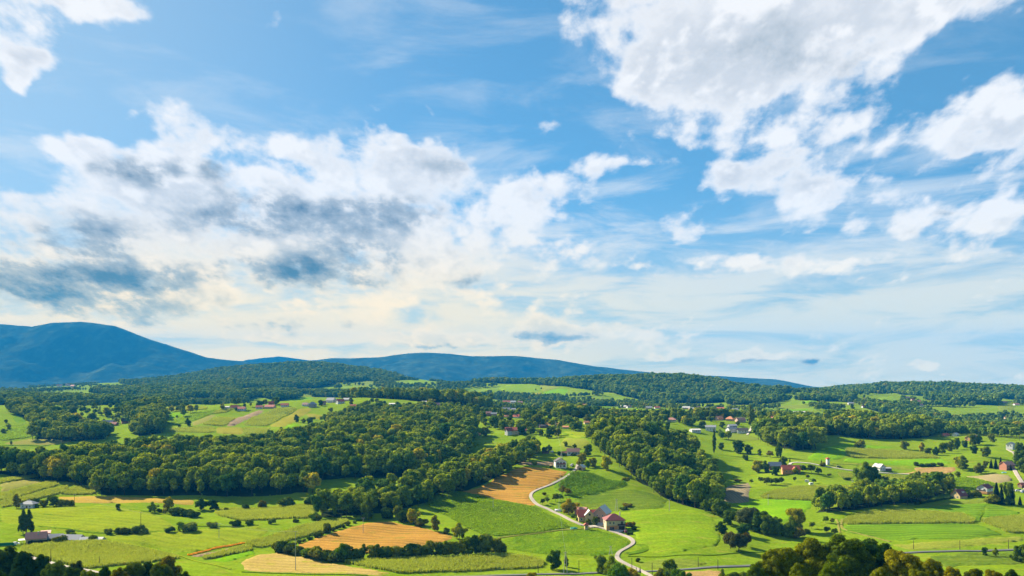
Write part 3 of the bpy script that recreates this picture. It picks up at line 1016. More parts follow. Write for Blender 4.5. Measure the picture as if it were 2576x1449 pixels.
def plant(kind, x, y, h, label, name, cat='tree', group=None, var=None, tint=None, wide=1.0, rz=None, d=None, sink=0.0):
    """one free-standing tree or bush: an object with crown and trunk"""
    X, Y, Z = at(x, d) if d else spot(x, y)
    k = len(PLANTED)
    rs = random.Random(1000 + k)
    v = PROTO[kind][(k if var is None else var) % len(PROTO[kind])]
    s = h / v[3]
    o = empty(name, (X, Y, Z - sink), rs.uniform(0, 6.28) if rz is None else rz)
    o.scale = (s * wide * rs.uniform(.94, 1.06), s * wide * rs.uniform(.94, 1.06), s)
    for nm, me in (('crown', v[0]), ('trunk', v[1])):
        c = bpy.data.objects.new(nm, me)
        c.parent = o
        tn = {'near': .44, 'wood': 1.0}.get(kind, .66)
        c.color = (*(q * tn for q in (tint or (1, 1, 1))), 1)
        COL.objects.link(c)
    tag(o, label, cat, group)
    PLANTED.append(o)
    return o


PLANTED = []


# instanced masses -------------------------------------------------------------
_gn = {}
def mass_tree(kind):
    """a node tree that stands one of the kind's shapes on every point"""
    if kind in _gn: return _gn[kind]
    c = bpy.data.collections.new(kind + '_shapes')
    for i, v in enumerate(PROTO[kind]):
        c.objects.link(bpy.data.objects.new('%s_shape_%d' % (kind, i), v[2]))
    ng = bpy.data.node_groups.new(kind + '_mass', 'GeometryNodeTree')
    ng.interface.new_socket('Geometry', in_out='INPUT', socket_type='NodeSocketGeometry')
    ng.interface.new_socket('Geometry', in_out='OUTPUT', socket_type='NodeSocketGeometry')
    N = ng.nodes
    gi, go = N.new('NodeGroupInput'), N.new('NodeGroupOutput')
    ci = N.new('GeometryNodeCollectionInfo')
    ci.inputs['Collection'].default_value = c
    ci.inputs['Separate Children'].default_value = True
    ci.inputs['Reset Children'].default_value = True
    ip = N.new('GeometryNodeInstanceOnPoints')
    ip.inputs['Pick Instance'].default_value = True
    def attr(nm, typ):
        a = N.new('GeometryNodeInputNamedAttribute'); a.data_type = typ
        a.inputs['Name'].default_value = nm
        return a.outputs['Attribute']
    ng.links.new(gi.outputs[0], ip.inputs['Points'])
    ng.links.new(ci.outputs[0], ip.inputs['Instance'])
    ng.links.new(attr('pick', 'INT'), ip.inputs['Instance Index'])
    ng.links.new(attr('turn', 'FLOAT_VECTOR'), ip.inputs['Rotation'])
    ng.links.new(attr('size', 'FLOAT_VECTOR'), ip.inputs['Scale'])
    ng.links.new(ip.outputs[0], go.inputs[0])
    _gn[kind] = ng
    return ng


def mass(name, kind, X, Y, H, label, cat, seed=0, wide=1.0, sink=0.4, turn=None):
    """many plants nobody could count, as one object"""
    rs = np.random.RandomState(seed)
    n = len(X)
    if n == 0: return None
    Z = ground(X, Y) - sink
    me = bpy.data.meshes.new(name)
    me.vertices.add(n)
    me.vertices.foreach_set('co', np.stack([X, Y, Z], -1).astype(np.float32).ravel())
    pick = rs.randint(0, len(PROTO[kind]), n)
    top = np.array([p[3] for p in PROTO[kind]])[pick]
    s = H / top
    a = me.attributes.new('pick', 'INT', 'POINT'); a.data.foreach_set('value', pick.astype(np.int32))
    tv = np.zeros((n, 3)); tv[:, 2] = rs.uniform(0, 6.28, n) if turn is None else turn + rs.normal(size=n) * .1
    a = me.attributes.new('turn', 'FLOAT_VECTOR', 'POINT'); a.data.foreach_set('vector', tv.astype(np.float32).ravel())
    w = rs.uniform(.72, 1.36, n) * wide
    a = me.attributes.new('size', 'FLOAT_VECTOR', 'POINT'); a.data.foreach_set('vector', np.stack([s * w, s * w, s], -1).astype(np.float32).ravel())
    o = bpy.data.objects.new(name, me)
    COL.objects.link(o)
    md = o.modifiers.new('stand', 'NODES')
    md.node_group = mass_tree(kind)
    tag(o, label, cat, kind='stuff')
    return o
# ---------------------------------------------------------------- crop shapes
def make_crops():
    rs = np.random.RandomState(3)
    iv, it = ico(1)
    def proto_flat(kind, V, T, leaf):
        jm = np_mesh(kind + '_whole', V, T, leaf)
        PROTO.setdefault(kind, []).append((jm, jm, jm, float(V[:, 2].max())))
    for s in range(3):                         # a clump of maize
        C, N = [], []
        V, T, b = [], [], 0
        for k in range(16):
            an, r = rs.uniform(0, 6.28), rs.uniform(.1, .85)
            p = np.array([math.cos(an) * r, math.sin(an) * r, 0])
            o = rs.uniform(0, 6.28); w = np.array([math.cos(o), math.sin(o), 0]); side = np.array([-math.sin(o), math.cos(o), 0]) * .10
            h = rs.uniform(1.5, 2.4)
            q = [p + side, p - side, p + w * .18 + np.array([0, 0, h * .6]) - side, p + w * .18 + np.array([0, 0, h * .6]) + side, p + w * .55 + np.array([0, 0, h])]
            V += q; T += [(b, b + 1, b + 2), (b, b + 2, b + 3), (b + 3, b + 2, b + 4)]; b += 5
        proto_flat('corn', np.array(V), np.array(T), M['leaf_corn'])
    for s in range(2):                         # low leafy crop
        C = rs.normal(size=(40, 3)) * np.array([.7, .7, .18]) + np.array([0, 0, .5])
        V, Q = cards(rs, C, rs.normal(size=(40, 3)) * .5 + np.array([0, 0, 1]), .42)
        proto_flat('soy', V, np.concatenate([Q[:, [0, 1, 2]], Q[:, [0, 2, 3]]]), M['leaf_soy'])
    for s in range(2):                         # a length of vine row, 2 m along x
        n = 90
        C = np.stack([rs.uniform(-1.1, 1.1, n), rs.normal(size=n) * .24, rs.uniform(.5, 1.9, n)], -1)
        V, Q = cards(rs, C, rs.normal(size=(n, 3)), .42)
        proto_flat('vine', V, np.concatenate([Q[:, [0, 1, 2]], Q[:, [0, 2, 3]]]), M['leaf_vine'])
    for s in range(2):                         # low flowering plant, orange heads
        n = 50
        C = np.stack([rs.uniform(-.8, .8, n), rs.uniform(-.8, .8, n), rs.uniform(.2, .6, n)], -1)
        V, Q = cards(rs, C, rs.normal(size=(n, 3)) * .5 + np.array([0, 0, 1]), .34)
        proto_flat('flower', V, np.concatenate([Q[:, [0, 1, 2]], Q[:, [0, 2, 3]]]), M['flower'])
    for s in range(3):                         # rough grass tussock
        n = 26
        an = rs.uniform(0, 6.28, n)
        V, T = [], []
        for k in range(n):
            p = np.array([rs.normal() * .5, rs.normal() * .5, 0]); w = np.array([math.cos(an[k]), math.sin(an[k]), 0]); sd = np.array([-w[1], w[0], 0]) * .07
            h = rs.uniform(.35, .8)
            V += [p + sd, p - sd, p + w * .35 + np.array([0, 0, h])]; T.append((3 * k, 3 * k + 1, 3 * k + 2))
        proto_flat('tuft', np.array(V), np.array(T), M['leaf_grass'])


M['leaf_soy'] = leaf_mat('leaf_soy', (0.150, 0.270, 0.014), (0.200, 0.310, 0.016), (0.24, 0.30, 0.02), 0.45)
M['leaf_grass'] = leaf_mat('leaf_grass', (0.110, 0.200, 0.010), (0.180, 0.260, 0.014), (0.24, 0.25, 0.03), 0.45)
M['flower'] = leaf_mat('orange_flower', (0.55, 0.24, 0.02), (0.64, 0.30, 0.025), (0.50, 0.24, 0.02), 0.3, 0.05)
make_crops()
# ---------------------------------------------------------------- the woods
# (label, plan outline as (x, distance), spacing, tree height, variety, label of a single tree)
WOODS = [
    ('long dark wood stretching across behind the near meadows', [(-60, 770), (110, 745), (232, 712), (240, 682), (500, 684), (785, 690), (800, 735), (900, 770), (1000, 790), (1100, 820), (1180, 900), (1195, 1050), (1120, 1130), (980, 1130), (860, 1070), (780, 1010), (600, 905), (420, 890), (250, 840), (100, 815), (-60, 820)],
     9.8, (16, 22), 'wood', 'tree in the long dark wood behind the near meadows'),
    ('narrow wood climbing the spur beside the ploughed field', [(788, 594), (900, 602), (1000, 614), (1090, 632), (1180, 668), (1260, 712), (1330, 765), (1352, 810), (1345, 870), (1280, 850), (1180, 790), (1080, 712), (960, 665), (800, 630)],
     9.2, (12, 17), 'wood', 'tree in the narrow wood on the spur beside the ploughed field'),
    ('rounded wood on the hill behind the vineyard', [(1490, 850), (1530, 800), (1590, 720), (1660, 660), (1750, 610), (1806, 592), (1812, 640), (1802, 720), (1765, 840), (1735, 920), (1670, 970), (1570, 985), (1500, 960), (1480, 900)],
     9.4, (15, 20), 'wood', 'tree in the rounded wood on the hill behind the vineyard'),
    ('belt of trees between the two corn strips', [(2040, 600), (2120, 600), (2250, 633), (2330, 650), (2395, 690), (2390, 725), (2330, 715), (2230, 690), (2130, 660), (2045, 625)],
     8.0, (12, 16), 'wood', 'tree in the belt between the corn strips'),
    ('wood above the white tower and the red-roofed farm', [(1910, 1010), (1960, 960), (2000, 935), (2050, 940), (2062, 1010), (2060, 1120), (2010, 1180), (1930, 1130), (1900, 1060)],
     9.8, (16, 22), 'wood', 'tree in the wood above the white tower'),
    ('broad wood behind the long corn strip', [(2070, 1060), (2200, 1040), (2330, 1050), (2360, 1150), (2330, 1300), (2200, 1330), (2080, 1250)],
     9.8, (15, 21), 'wood', 'tree in the broad wood behind the long corn strip'),
    ('winding wood between the fields on the far slope', [(82, 1135), (180, 1120), (275, 1130), (282, 1200), (190, 1270), (140, 1400), (105, 1580), (20, 1580), (15, 1450), (62, 1380), (85, 1250)],
     9.8, (15, 20), 'wood', 'tree in the winding wood on the far slope'),
    ('dark wood above the hidden farmstead', [(340, 1140), (412, 1150), (416, 1300), (400, 1480), (300, 1500), (305, 1400), (335, 1280)],
     9.8, (16, 22), 'wood', 'tree in the dark wood above the hidden farmstead'),
    ('tall wood along the ridge behind the hamlet', [(890, 1560), (1000, 1500), (1110, 1440), (1230, 1390), (1238, 1480), (1150, 1600), (1000, 1660), (850, 1640)],
     9.8, (16, 22), 'wood', 'tree in the tall wood on the ridge behind the hamlet'),
    ('pale green copse below the hamlet gardens', [(830, 1170), (1010, 1150), (1190, 1130), (1205, 1250), (1150, 1330), (1040, 1330), (880, 1340), (815, 1260)],
     8.5, (9, 15), 'wood', 'tree in the copse below the hamlet gardens'),
    ('copse on the knoll before the green far fields', [(1370, 1230), (1420, 1190), (1475, 1200), (1480, 1330), (1380, 1380)], 8.0, (12, 17), 'wood', 'tree in the copse on the knoll'),
    ('tree belt before the far green fields with the poplars', [(1475, 1300), (1600, 1260), (1730, 1230), (1850, 1260), (1850, 1340), (1700, 1360), (1500, 1400)], 10.0, (9, 15), 'wood', 'tree in the belt with the poplars'),
    ('tree belt on the valley side beyond the orange house', [(2340, 1170), (2600, 1150), (2700, 1480), (2480, 1500), (2350, 1420)], 11.0, (10, 16), 'wood', 'tree in the belt beyond the orange house'),
    ('dark belt of trees across the left valley', [(-60, 1760), (430, 1700), (450, 2050), (250, 2150), (-60, 2000)], 10, (14, 19), 'far', None),
    ('wooded slopes under the round forest hill', [(230, 2350), (620, 2130), (650, 2330), (560, 2620), (420, 2750), (250, 2650)], 10, (15, 20), 'far', None),
    ('forest on the round dark hill under the blue mountain', [(390, 3050), (560, 2650), (700, 2750), (860, 3050), (960, 3250), (1000, 3600), (900, 4000), (700, 4150), (560, 4050), (430, 3750), (300, 3500)], 12, (16, 21), 'far', None),
    ('small dark woods beside the far field', [(640, 2250), (700, 2150), (760, 2200), (740, 2500), (660, 2500)], 10, (14, 18), 'far', None),
    ('low woods at the foot of the forest hill', [(780, 2300), (1000, 2250), (1180, 2300), (1170, 2500), (1000, 2520), (800, 2500)], 11, (14, 18), 'far', None),
    ('wood on the crest left of the far vineyards', [(900, 3400), (1010, 3150), (1050, 3250), (1050, 3500), (960, 3700)], 12, (14, 18), 'far', None),
    ('forest covering the long hill in the middle distance', [(1400, 2760), (1500, 2600), (1560, 2450), (1660, 2260), (1800, 2200), (1950, 2330), (2000, 2650), (1980, 3100), (1750, 3350), (1450, 3300), (1200, 3300), (1180, 3150), (1300, 3020)], 11.5, (15, 21), 'far', None),
    ('forest along the right-hand hills under the sky', [(1980, 2700), (2110, 2750), (2240, 2850), (2300, 2620), (2420, 2600), (2640, 2650), (2750, 3400), (2350, 3500), (2150, 3450), (2020, 3300)], 12, (15, 21), 'far', None),
    ('dark wood below the hillside houses', [(2325, 2350), (2400, 2150), (2510, 2120), (2520, 2350), (2420, 2500), (2330, 2480)], 10, (15, 20), 'far', None),
    ('diagonal tree belt in the right valley', [(2170, 1950), (2230, 1820), (2380, 1620), (2400, 1720), (2280, 1950), (2180, 2080)], 10, (13, 18), 'far', None),
    ('oval wood between the far green strips', [(2000, 2180), (2070, 2130), (2150, 2180), (2150, 2320), (2060, 2380), (2000, 2300)], 10, (14, 18), 'far', None),
    ('woods at the edge of the far village', [(1830, 2080), (1950, 2080), (1990, 2250), (1900, 2380), (1820, 2250)], 11, (13, 18), 'far', None),
    ('tree belt behind the far green fields', [(1430, 2150), (1560, 2120), (1700, 2080), (1700, 2200), (1560, 2300), (1430, 2330)], 14, (10, 15), 'far', None),
    ('scattered trees on the right valley floor', [(2380, 1560), (2700, 1500), (2750, 1900), (2520, 1850), (2400, 1750)], 16, (10, 15), 'far', None),
    ('trees along the slope left of the hill pasture', [(1150, 2350), (1300, 2200), (1430, 2250), (1430, 2420), (1300, 2480), (1170, 2550)], 15, (9, 14), 'far', None),
]

_cand = []            # every tree of the near woods, to choose the ones that show
_masses = []
for wi, (lab, poly, sp, (h0, h1), kind, single) in enumerate(WOODS):
    pa = xd_poly(poly)
    X, Y = scatter(pa, sp, 40 + wi)
    rs = np.random.RandomState(900 + wi)
    H = (rs.uniform(h0 * .72, h1 * 1.10, len(X))) * (1 + 0.22 * fbm(X / 45, Y / 45, 77, 3))
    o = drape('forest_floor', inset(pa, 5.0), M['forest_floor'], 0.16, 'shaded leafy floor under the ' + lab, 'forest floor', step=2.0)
    for i in range(len(X)):
        if single: _cand.append((wi, i))
    _masses.append([X, Y, H, lab, kind, single])

# which trees show most: a skyline sweep from near to far
rows = []
for wi, i in _cand:
    X, Y, H = _masses[wi][0][i], _masses[wi][1][i], _masses[wi][2][i]
    z = float(ground(X, Y))
    px, yt = seen_from(X, Y, z + H)
    _, yb = seen_from(X, Y, z)
    rows.append((Y, wi, i, px, yt, yb, F * 5.5 / Y))
rows.sort()
sky = np.full(700, 5000.0)
score = []
for Y, wi, i, px, yt, yb, w in rows:
    c0, c1 = int((px - w) / 4), int((px + w) / 4) + 1
    if c1 < 0 or c0 >= 644: continue
    c0, c1 = max(c0, 0), min(c1, 644)
    s = sky[c0:c1]
    vis = np.clip(np.minimum(s, yb) - yt, 0, None).sum() * 4
    sky[c0:c1] = np.minimum(s, yt + (yb - yt) * .12)
    if vis > 0: score.append((vis, wi, i))
score.sort(reverse=True)
_pick = {}
for v, wi, i in score[:120]:
    _pick.setdefault(wi, set()).add(i)

for wi, (X, Y, H, lab, kind, single) in enumerate(_masses):
    chosen = _pick.get(wi, set())
    keep = np.array([i not in chosen for i in range(len(X))])
    mass('woodland', kind, X[keep], Y[keep], H[keep], lab, 'wood', 500 + wi, 1.0 if kind == 'wood' else 1.12)
    order = sorted(chosen, key=lambda i: X[i] / Y[i])
    med = np.median([Y[i] for i in order]) if order else 0
    cnt = [0, 0]; lab1 = {}
    for i in order:
        b = int(Y[i] > med and len(order) > 9)
        lab1[i] = '%s tree from left, %s of %s' % (ORD[cnt[b]], ('front edge', 'upper part')[b] if len(order) > 9 else 'front', single.replace('tree in ', '').replace(' beside the ploughed field', '').replace(' on the hill', ''))
        cnt[b] += 1
    for i in sorted(chosen):
        x = HX + F * X[i] / Y[i]
        plant('wood', x, None, H[i], lab1[i], 'broadleaf_tree', 'tree', 'trees of the ' + lab, d=Y[i], sink=.4, wide=1.0)
# ---------------------------------------------------------------- fields
# (frame, outline, material, what it is, label)
FIELDS = [
    (1, [(0, 525), (250, 512), (750, 492), (1000, 480), (1400, 530), (1520, 570), (1760, 690), (1600, 742), (1000, 745), (600, 735), (0, 655)], 'mown', 'meadow', 'wide yellow-green meadow below the white cottage'),
    (1, [(590, 392), (980, 388), (1400, 400), (1930, 430), (1930, 480), (1080, 462), (760, 458), (590, 412)], 'wheat', 'stubble_field', 'golden stubble strip under the edge of the dark wood'),
    (1, [(0, 270), (330, 215), (440, 250), (200, 310), (0, 355)], 'pale', 'hay_field', 'pale hay strip among the crop strips on the left edge'),
    (1, [(400, 205), (600, 230), (830, 275), (700, 292), (640, 285), (590, 262), (460, 245)], 'cropolive', 'crop_field', 'shaded olive strip against the dark wood'),
    (1, [(1000, 782), (1500, 752), (2050, 712), (2576, 692), (2690, 730), (2576, 830), (2430, 848), (1870, 958), (1500, 900), (1150, 852)], 'mown', 'meadow', 'mown meadow sloping beside the orange flower strip'),
    (1, [(1900, 985), (2440, 870), (2480, 880), (1960, 1000)], 'soil', 'bare_strip', 'thin bare strip beside the orange flowers'),
    (1, [(2100, 1020), (2500, 930), (2576, 960), (2250, 1050)], 'lush', 'kitchen_garden', 'garden beds beside the stubble patch'),
    (2, [(0, 995), (160, 935), (350, 912), (600, 970), (900, 1022), (1300, 1090), (1450, 1112), (1300, 1135), (700, 1110), (0, 1085)], 'stubble_pale', 'stubble_field', 'pale stubble field at the bottom beside the hedge'),
    (2, [(510, 850), (820, 740), (1150, 640), (1360, 612), (1750, 682), (2050, 770), (1700, 860), (1200, 930), (820, 920), (640, 890)], 'grain', 'grain_field', 'three-cornered ripe brown grain field ringed by hedges'),
    (0, [(1139, 1240), (1200, 1229), (1239, 1208), (1252, 1200), (1279, 1189), (1301, 1178), (1326, 1175), (1368, 1178), (1434, 1187), (1406, 1206), (1343, 1237), (1331, 1250), (1348, 1274), (1307, 1269), (1252, 1258), (1190, 1246)], 'grain', 'ploughed_field', 'orange-brown stubble field beside the winding road'),
    (3, [(0, 640), (360, 702), (430, 760), (560, 812), (650, 882), (550, 905), (0, 968), (-150, 940), (-290, 880), (-480, 770), (-650, 690), (-610, 610), (-430, 560), (-330, 565), (-180, 595)], 'cropgreen', 'crop_field', 'green crop field curving up to the brown stubble'),
    (3, [(180, 302), (330, 282), (520, 290), (520, 325), (330, 317), (200, 322)], 'soil', 'bare_plot', 'small tilled plot left of the hilltop house'),
    (3, [(30, 1012), (250, 952), (560, 922), (880, 902), (1100, 962), (1205, 1022), (1190, 1070), (1085, 1130), (900, 1140), (500, 1142), (40, 1072)], 'rough', 'rough_pasture', 'dark rough pasture inside the road bend'),
    (3, [(640, 370), (860, 392), (1180, 478), (1195, 515), (900, 595), (760, 615), (600, 620), (500, 520), (600, 440)], 'rough', 'vineyard_ground', 'grassy ground between the vine rows'),
    (3, [(680, 625), (1200, 535), (1400, 570), (1560, 640), (1500, 720), (1000, 745), (800, 700)], 'meadow_dark', 'pasture', 'slope pasture between the vineyard and the farm roofs'),
    (3, [(1020, 760), (1500, 720), (1850, 740), (1980, 800), (2050, 1050), (1500, 1150), (1290, 1060), (1250, 940)], 'meadow', 'meadow', 'bright meadow right of the farmhouse'),
    (3, [(1700, 1288), (2040, 1285), (2030, 1345), (1700, 1345)], 'stubble', 'stubble_field', 'small tan stubble patch under the valley road'),
    (3, [(1240, 1225), (1400, 1185), (1600, 1165), (1800, 1172), (1950, 1235), (1400, 1272)], 'cropolive', 'crop_field', 'olive wedge of crop above the road junction'),
    (3, [(2055, 595), (2100, 512), (2290, 475), (2315, 510), (2295, 655), (2150, 665), (2060, 645)], 'soil_rows', 'tilled_plot', 'pale tilled plot with rows in the right valley'),
    (3, [(600, 10), (720, 5), (920, 40), (850, 80), (640, 45)], 'mown', 'meadow', 'sunny strip of meadow left of the rounded wood'),
    (3, [(560, 130), (620, 60), (840, 95), (830, 160), (700, 180), (600, 170)], 'pale_green', 'hay_field', 'yellowish hay field above the white house'),
    (4, [(40, 640), (290, 592), (760, 610), (740, 650), (700, 700), (480, 800), (420, 760), (200, 670)], 'lush', 'meadow', 'vivid green meadow before the oval maize field'),
    (4, [(820, 152), (1100, 112), (1500, 152), (1030, 165), (1040, 232), (900, 272), (680, 255)], 'lush', 'meadow', 'green meadow at the foot of the wood by the tower'),
    (4, [(1050, 235), (1850, 245), (1960, 290), (1620, 300), (1000, 275)], 'lush', 'meadow', 'green strip below the long maize strip'),
    (4, [(1620, 320), (1980, 315), (1990, 350), (1900, 390), (1480, 375), (1640, 355)], 'stubble', 'stubble_field', 'brown stubble field left of the lone trees'),
    (4, [(2050, 400), (2300, 375), (2450, 385), (2480, 440), (2330, 460), (2200, 425)], 'soil_pale', 'bare_plot', 'dry sandy patch below the house in the spruces'),
    (4, [(920, 292), (1300, 290), (1620, 332), (1600, 347), (1300, 312), (930, 302)], 'pale_green', 'hay_field', 'narrow pale strip beside the tower'),
    (4, [(1020, 815), (2180, 812), (2390, 910), (2100, 942), (1500, 960), (1180, 905), (1000, 880)], 'cropgreen', 'crop_field', 'striped green field below the maize on the right'),
    (4, [(1640, 662), (2000, 640), (2250, 627), (2290, 645), (2170, 748), (2050, 715), (1800, 702), (1500, 690)], 'cropgreen', 'crop_field', 'green furrowed slope left of the field track'),
    (4, [(2265, 632), (2576, 722), (2250, 757), (2185, 745)], 'cropgreen', 'crop_field', 'green furrowed slope right of the field track'),
    (4, [(1640, 662), (1900, 615), (2230, 590), (2255, 622), (1980, 640)], 'cropolive', 'crop_field', 'olive crown of the right-hand knoll'),
    (4, [(1420, 982), (2000, 955), (2576, 925), (2576, 962), (2200, 1000), (1690, 1040), (1550, 1030)], 'pale_green', 'meadow', 'sunlit yellow-green verge above the valley road'),
    (4, [(1720, 1090), (2150, 1060), (2576, 1045), (2576, 1160), (1900, 1190)], 'meadow_dark', 'meadow', 'darker meadow below the valley road'),  # its shadowed look is put into a darker grass colour
    (4, [(0, 30), (60, 20), (200, 40), (320, 85), (150, 95), (0, 75)], 'cropolive', 'crop_field', 'olive crop on the slope under the grey-roofed houses'),
    # the far left slope
    (5, [(1630, 500), (1780, 492), (1900, 492), (1850, 520), (1650, 560)], 'lush', 'meadow', 'small bright meadow beside the winding wood'),
    (5, [(1640, 592), (1900, 512), (2180, 460), (2110, 512), (1910, 582), (1760, 622)], 'cropgreen', 'crop_field', 'long green strip slanting up the far slope'),
    (5, [(1910, 592), (2110, 512), (2160, 517), (2050, 592), (1930, 628)], 'pale', 'hay_field', 'pale strip with wheel tracks on the far slope'),
    (5, [(2010, 620), (2150, 540), (2370, 545), (2240, 632)], 'cropolive', 'crop_field', 'olive square field on the far slope'),
    (5, [(2250, 630), (2380, 540), (2576, 470), (2640, 475), (2480, 562), (2320, 632)], 'soil', 'ploughed_field', 'brown ploughed strip on the far slope'),
    (6, [(0, 600), (130, 510), (330, 432), (540, 430), (390, 520), (250, 607)], 'cropolive', 'crop_field', 'broad olive field below the red-roofed houses'),
    (6, [(255, 610), (400, 520), (545, 435), (690, 430), (590, 500), (400, 612)], 'wheat_green', 'crop_field', 'yellow field below the grey house'),
    (6, [(400, 620), (500, 575), (570, 600), (530, 640), (430, 642)], 'lush', 'meadow', 'little emerald meadow at the wood edge'),
    (6, [(10, 612), (270, 620), (270, 690), (10, 700)], 'cropolive', 'crop_field', 'olive field at the top of the dark wood'),
    (5, [(1700, 652), (2140, 632), (2150, 702), (1680, 692)], 'cropolive', 'crop_field', 'flat olive field behind the dark wood'),
    (5, [(2155, 640), (2420, 640), (2430, 717), (2155, 702)], 'wheat_green', 'hay_field', 'yellow rectangle behind the dark wood'),
    (6, [(610, 482), (780, 502), (760, 542), (650, 532)], 'wheat_green', 'hay_field', 'small yellow field beside the copse'),
    (5, [(0, 622), (330, 612), (350, 632), (320, 740), (0, 790)], 'cropolive', 'crop_field', 'olive field at the left edge before the winding wood'),
    (5, [(70, 432), (150, 432), (280, 590), (150, 600)], 'cropgreen', 'crop_field', 'dark green strip at the left edge under the winding wood'),
    (5, [(20, 802), (330, 757), (780, 767), (700, 792), (450, 822), (100, 817)], 'pale', 'hay_field', 'pale strip in the shade of the winding wood'),
    (5, [(0, 250), (280, 230), (300, 255), (100, 280), (0, 282)], 'pale_green', 'meadow', 'pale field before the far left village'),
    (5, [(540, 195), (700, 155), (760, 160), (830, 200), (700, 230)], 'meadow', 'meadow', 'green slope above the far left village'),
    (5, [(2080, 305), (2500, 340), (2480, 375), (2300, 370)], 'lush', 'meadow', 'green clearing under the wooded hill'),
    (6, [(410, 325), (700, 330), (690, 350), (420, 358)], 'lush', 'meadow', 'green strip behind the red-roofed houses'),
    (6, [(410, 300), (710, 308), (700, 328), (410, 322)], 'cropolive', 'crop_field', 'olive strip behind the red-roofed houses'),
    (6, [(1080, 130), (1180, 110), (1280, 200), (1180, 240), (1050, 190)], 'cropolive', 'vineyard_slope', 'far vineyard slope between dark woods'),
    (6, [(1460, 140), (1810, 165), (1790, 215), (1600, 195)], 'meadow', 'meadow', 'far meadow on the saddle'),
    # the far middle
    (7, [(0, 240), (200, 200), (400, 195), (400, 260), (250, 300), (60, 285)], 'meadow', 'pasture', 'left half of the hill pasture in the distance'),
    (7, [(400, 200), (560, 205), (600, 235), (420, 275)], 'pale_green', 'hay_field', 'pale top of the hill pasture in the distance'),
    (7, [(430, 280), (620, 240), (680, 255), (650, 310), (500, 330)], 'lush', 'meadow', 'green lower edge of the hill pasture'),
    (7, [(320, 290), (420, 280), (420, 310), (350, 335)], 'wheat_green', 'hay_field', 'little yellow patch in the hill pasture'),
    (7, [(880, 480), (1000, 415), (1110, 415), (1040, 482), (900, 490)], 'cropgreen', 'crop_field', 'green slope left of the twin poplars'),
    (7, [(1060, 490), (1180, 460), (1300, 430), (1200, 500)], 'cropolive', 'crop_field', 'olive strip behind the twin poplars'),
    (7, [(1210, 500), (1310, 430), (1410, 432), (1350, 495)], 'lush', 'meadow', 'bright strip right of the twin poplars'),
    (7, [(700, 440), (870, 425), (900, 450), (800, 470)], 'lush', 'meadow', 'meadow before the far houses'),
    (7, [(1430, 445), (1700, 440), (1720, 465), (1450, 480)], 'meadow', 'meadow', 'flat meadow before the far hamlet'),
    (7, [(430, 572), (600, 565), (620, 600), (440, 600)], 'stubble', 'bare_plot', 'tan patch between the hamlet gardens'),
    (8, [(820, 392), (1050, 332), (1130, 335), (1060, 370), (900, 412)], 'pale_green', 'pasture', 'pale hillside with two farmhouses on it'),
    (8, [(1150, 345), (1330, 320), (1350, 380), (1200, 400)], 'meadow', 'pasture', 'green hillside below the right forest'),
    (8, [(200, 442), (500, 432), (520, 470), (220, 475)], 'lush', 'meadow', 'bright green strip behind the village roofs'),
    (8, [(210, 405), (530, 400), (510, 430), (215, 436)], 'cropolive', 'crop_field', 'olive strip behind the village roofs'),
    (8, [(440, 372), (590, 360), (600, 380), (430, 388)], 'lush', 'meadow', 'small bright field high behind the village'),
    (8, [(2310, 385), (2480, 385), (2490, 455), (2320, 460)], 'cropolive', 'orchard_slope', 'striped orchard slope at the right edge'),
    (8, [(1900, 525), (2280, 530), (2576, 580), (2300, 590)], 'meadow_dark', 'meadow', 'meadows on the right valley side'),
    (8, [(1840, 375), (1930, 357), (2030, 370), (1960, 395)], 'meadow', 'meadow', 'clearing below the right forest'),
]
M['stubble_pale'] = field_mat('stubble_pale', (0.38, 0.27, 0.075), (0.44, 0.32, 0.10), (0.30, 0.25, 0.05), 22, 1.4, (0.27, 0.20, 0.05), 0.6, (0.25, 0.29, 0.012), row_dir=1.35, row_w=7.0)
M['meadow_dark'] = field_mat('meadow_dark', (0.105, 0.170, 0.012), (0.150, 0.200, 0.018), (0.075, 0.125, 0.012), 26, 2.2, (0.07, 0.12, 0.012), 0.5, row_dir=1.5, row_w=10.0, relief=.8)
M['pale_green'] = field_mat('pale_green', (0.200, 0.240, 0.024), (0.235, 0.255, 0.032), (0.150, 0.215, 0.018), 30, 1.6, (0.16, 0.20, 0.022), 0.4, row_dir=1.4, row_w=7.0)
M['wheat_green'] = field_mat('wheat_green', (0.250, 0.240, 0.022), (0.280, 0.250, 0.030), (0.20, 0.22, 0.020), 30, 1.6, (0.19, 0.19, 0.022), 0.4, row_dir=0.6, row_w=5.0)
M['soil_rows'] = field_mat('soil_rows', (0.270, 0.215, 0.125), (0.300, 0.240, 0.145), (0.24, 0.19, 0.11), 20, 1.2, (0.165, 0.14, 0.075), 0.8, row_dir=0.12, row_w=2.6)
M['soil_pale'] = field_mat('soil_pale', (0.290, 0.240, 0.110), (0.33, 0.26, 0.13), (0.20, 0.21, 0.05), 14, 1.2)
_names = {}
for k, pts, mat, nm, lab in FIELDS:
    p = xy_poly(frp(k, pts))
    p = rounded(p, 2)
    dmean = math.exp(sum(q[1] for q in p) / len(p))
    lift = 0.16 if mat not in ('rough',) else 0.2
    _names[lab] = p
    drape(nm, p, M[mat], lift, lab, nm.replace('_', ' ').split()[-1] if '_' in nm else nm, step=1.0 if dmean < 1000 else 1.5)

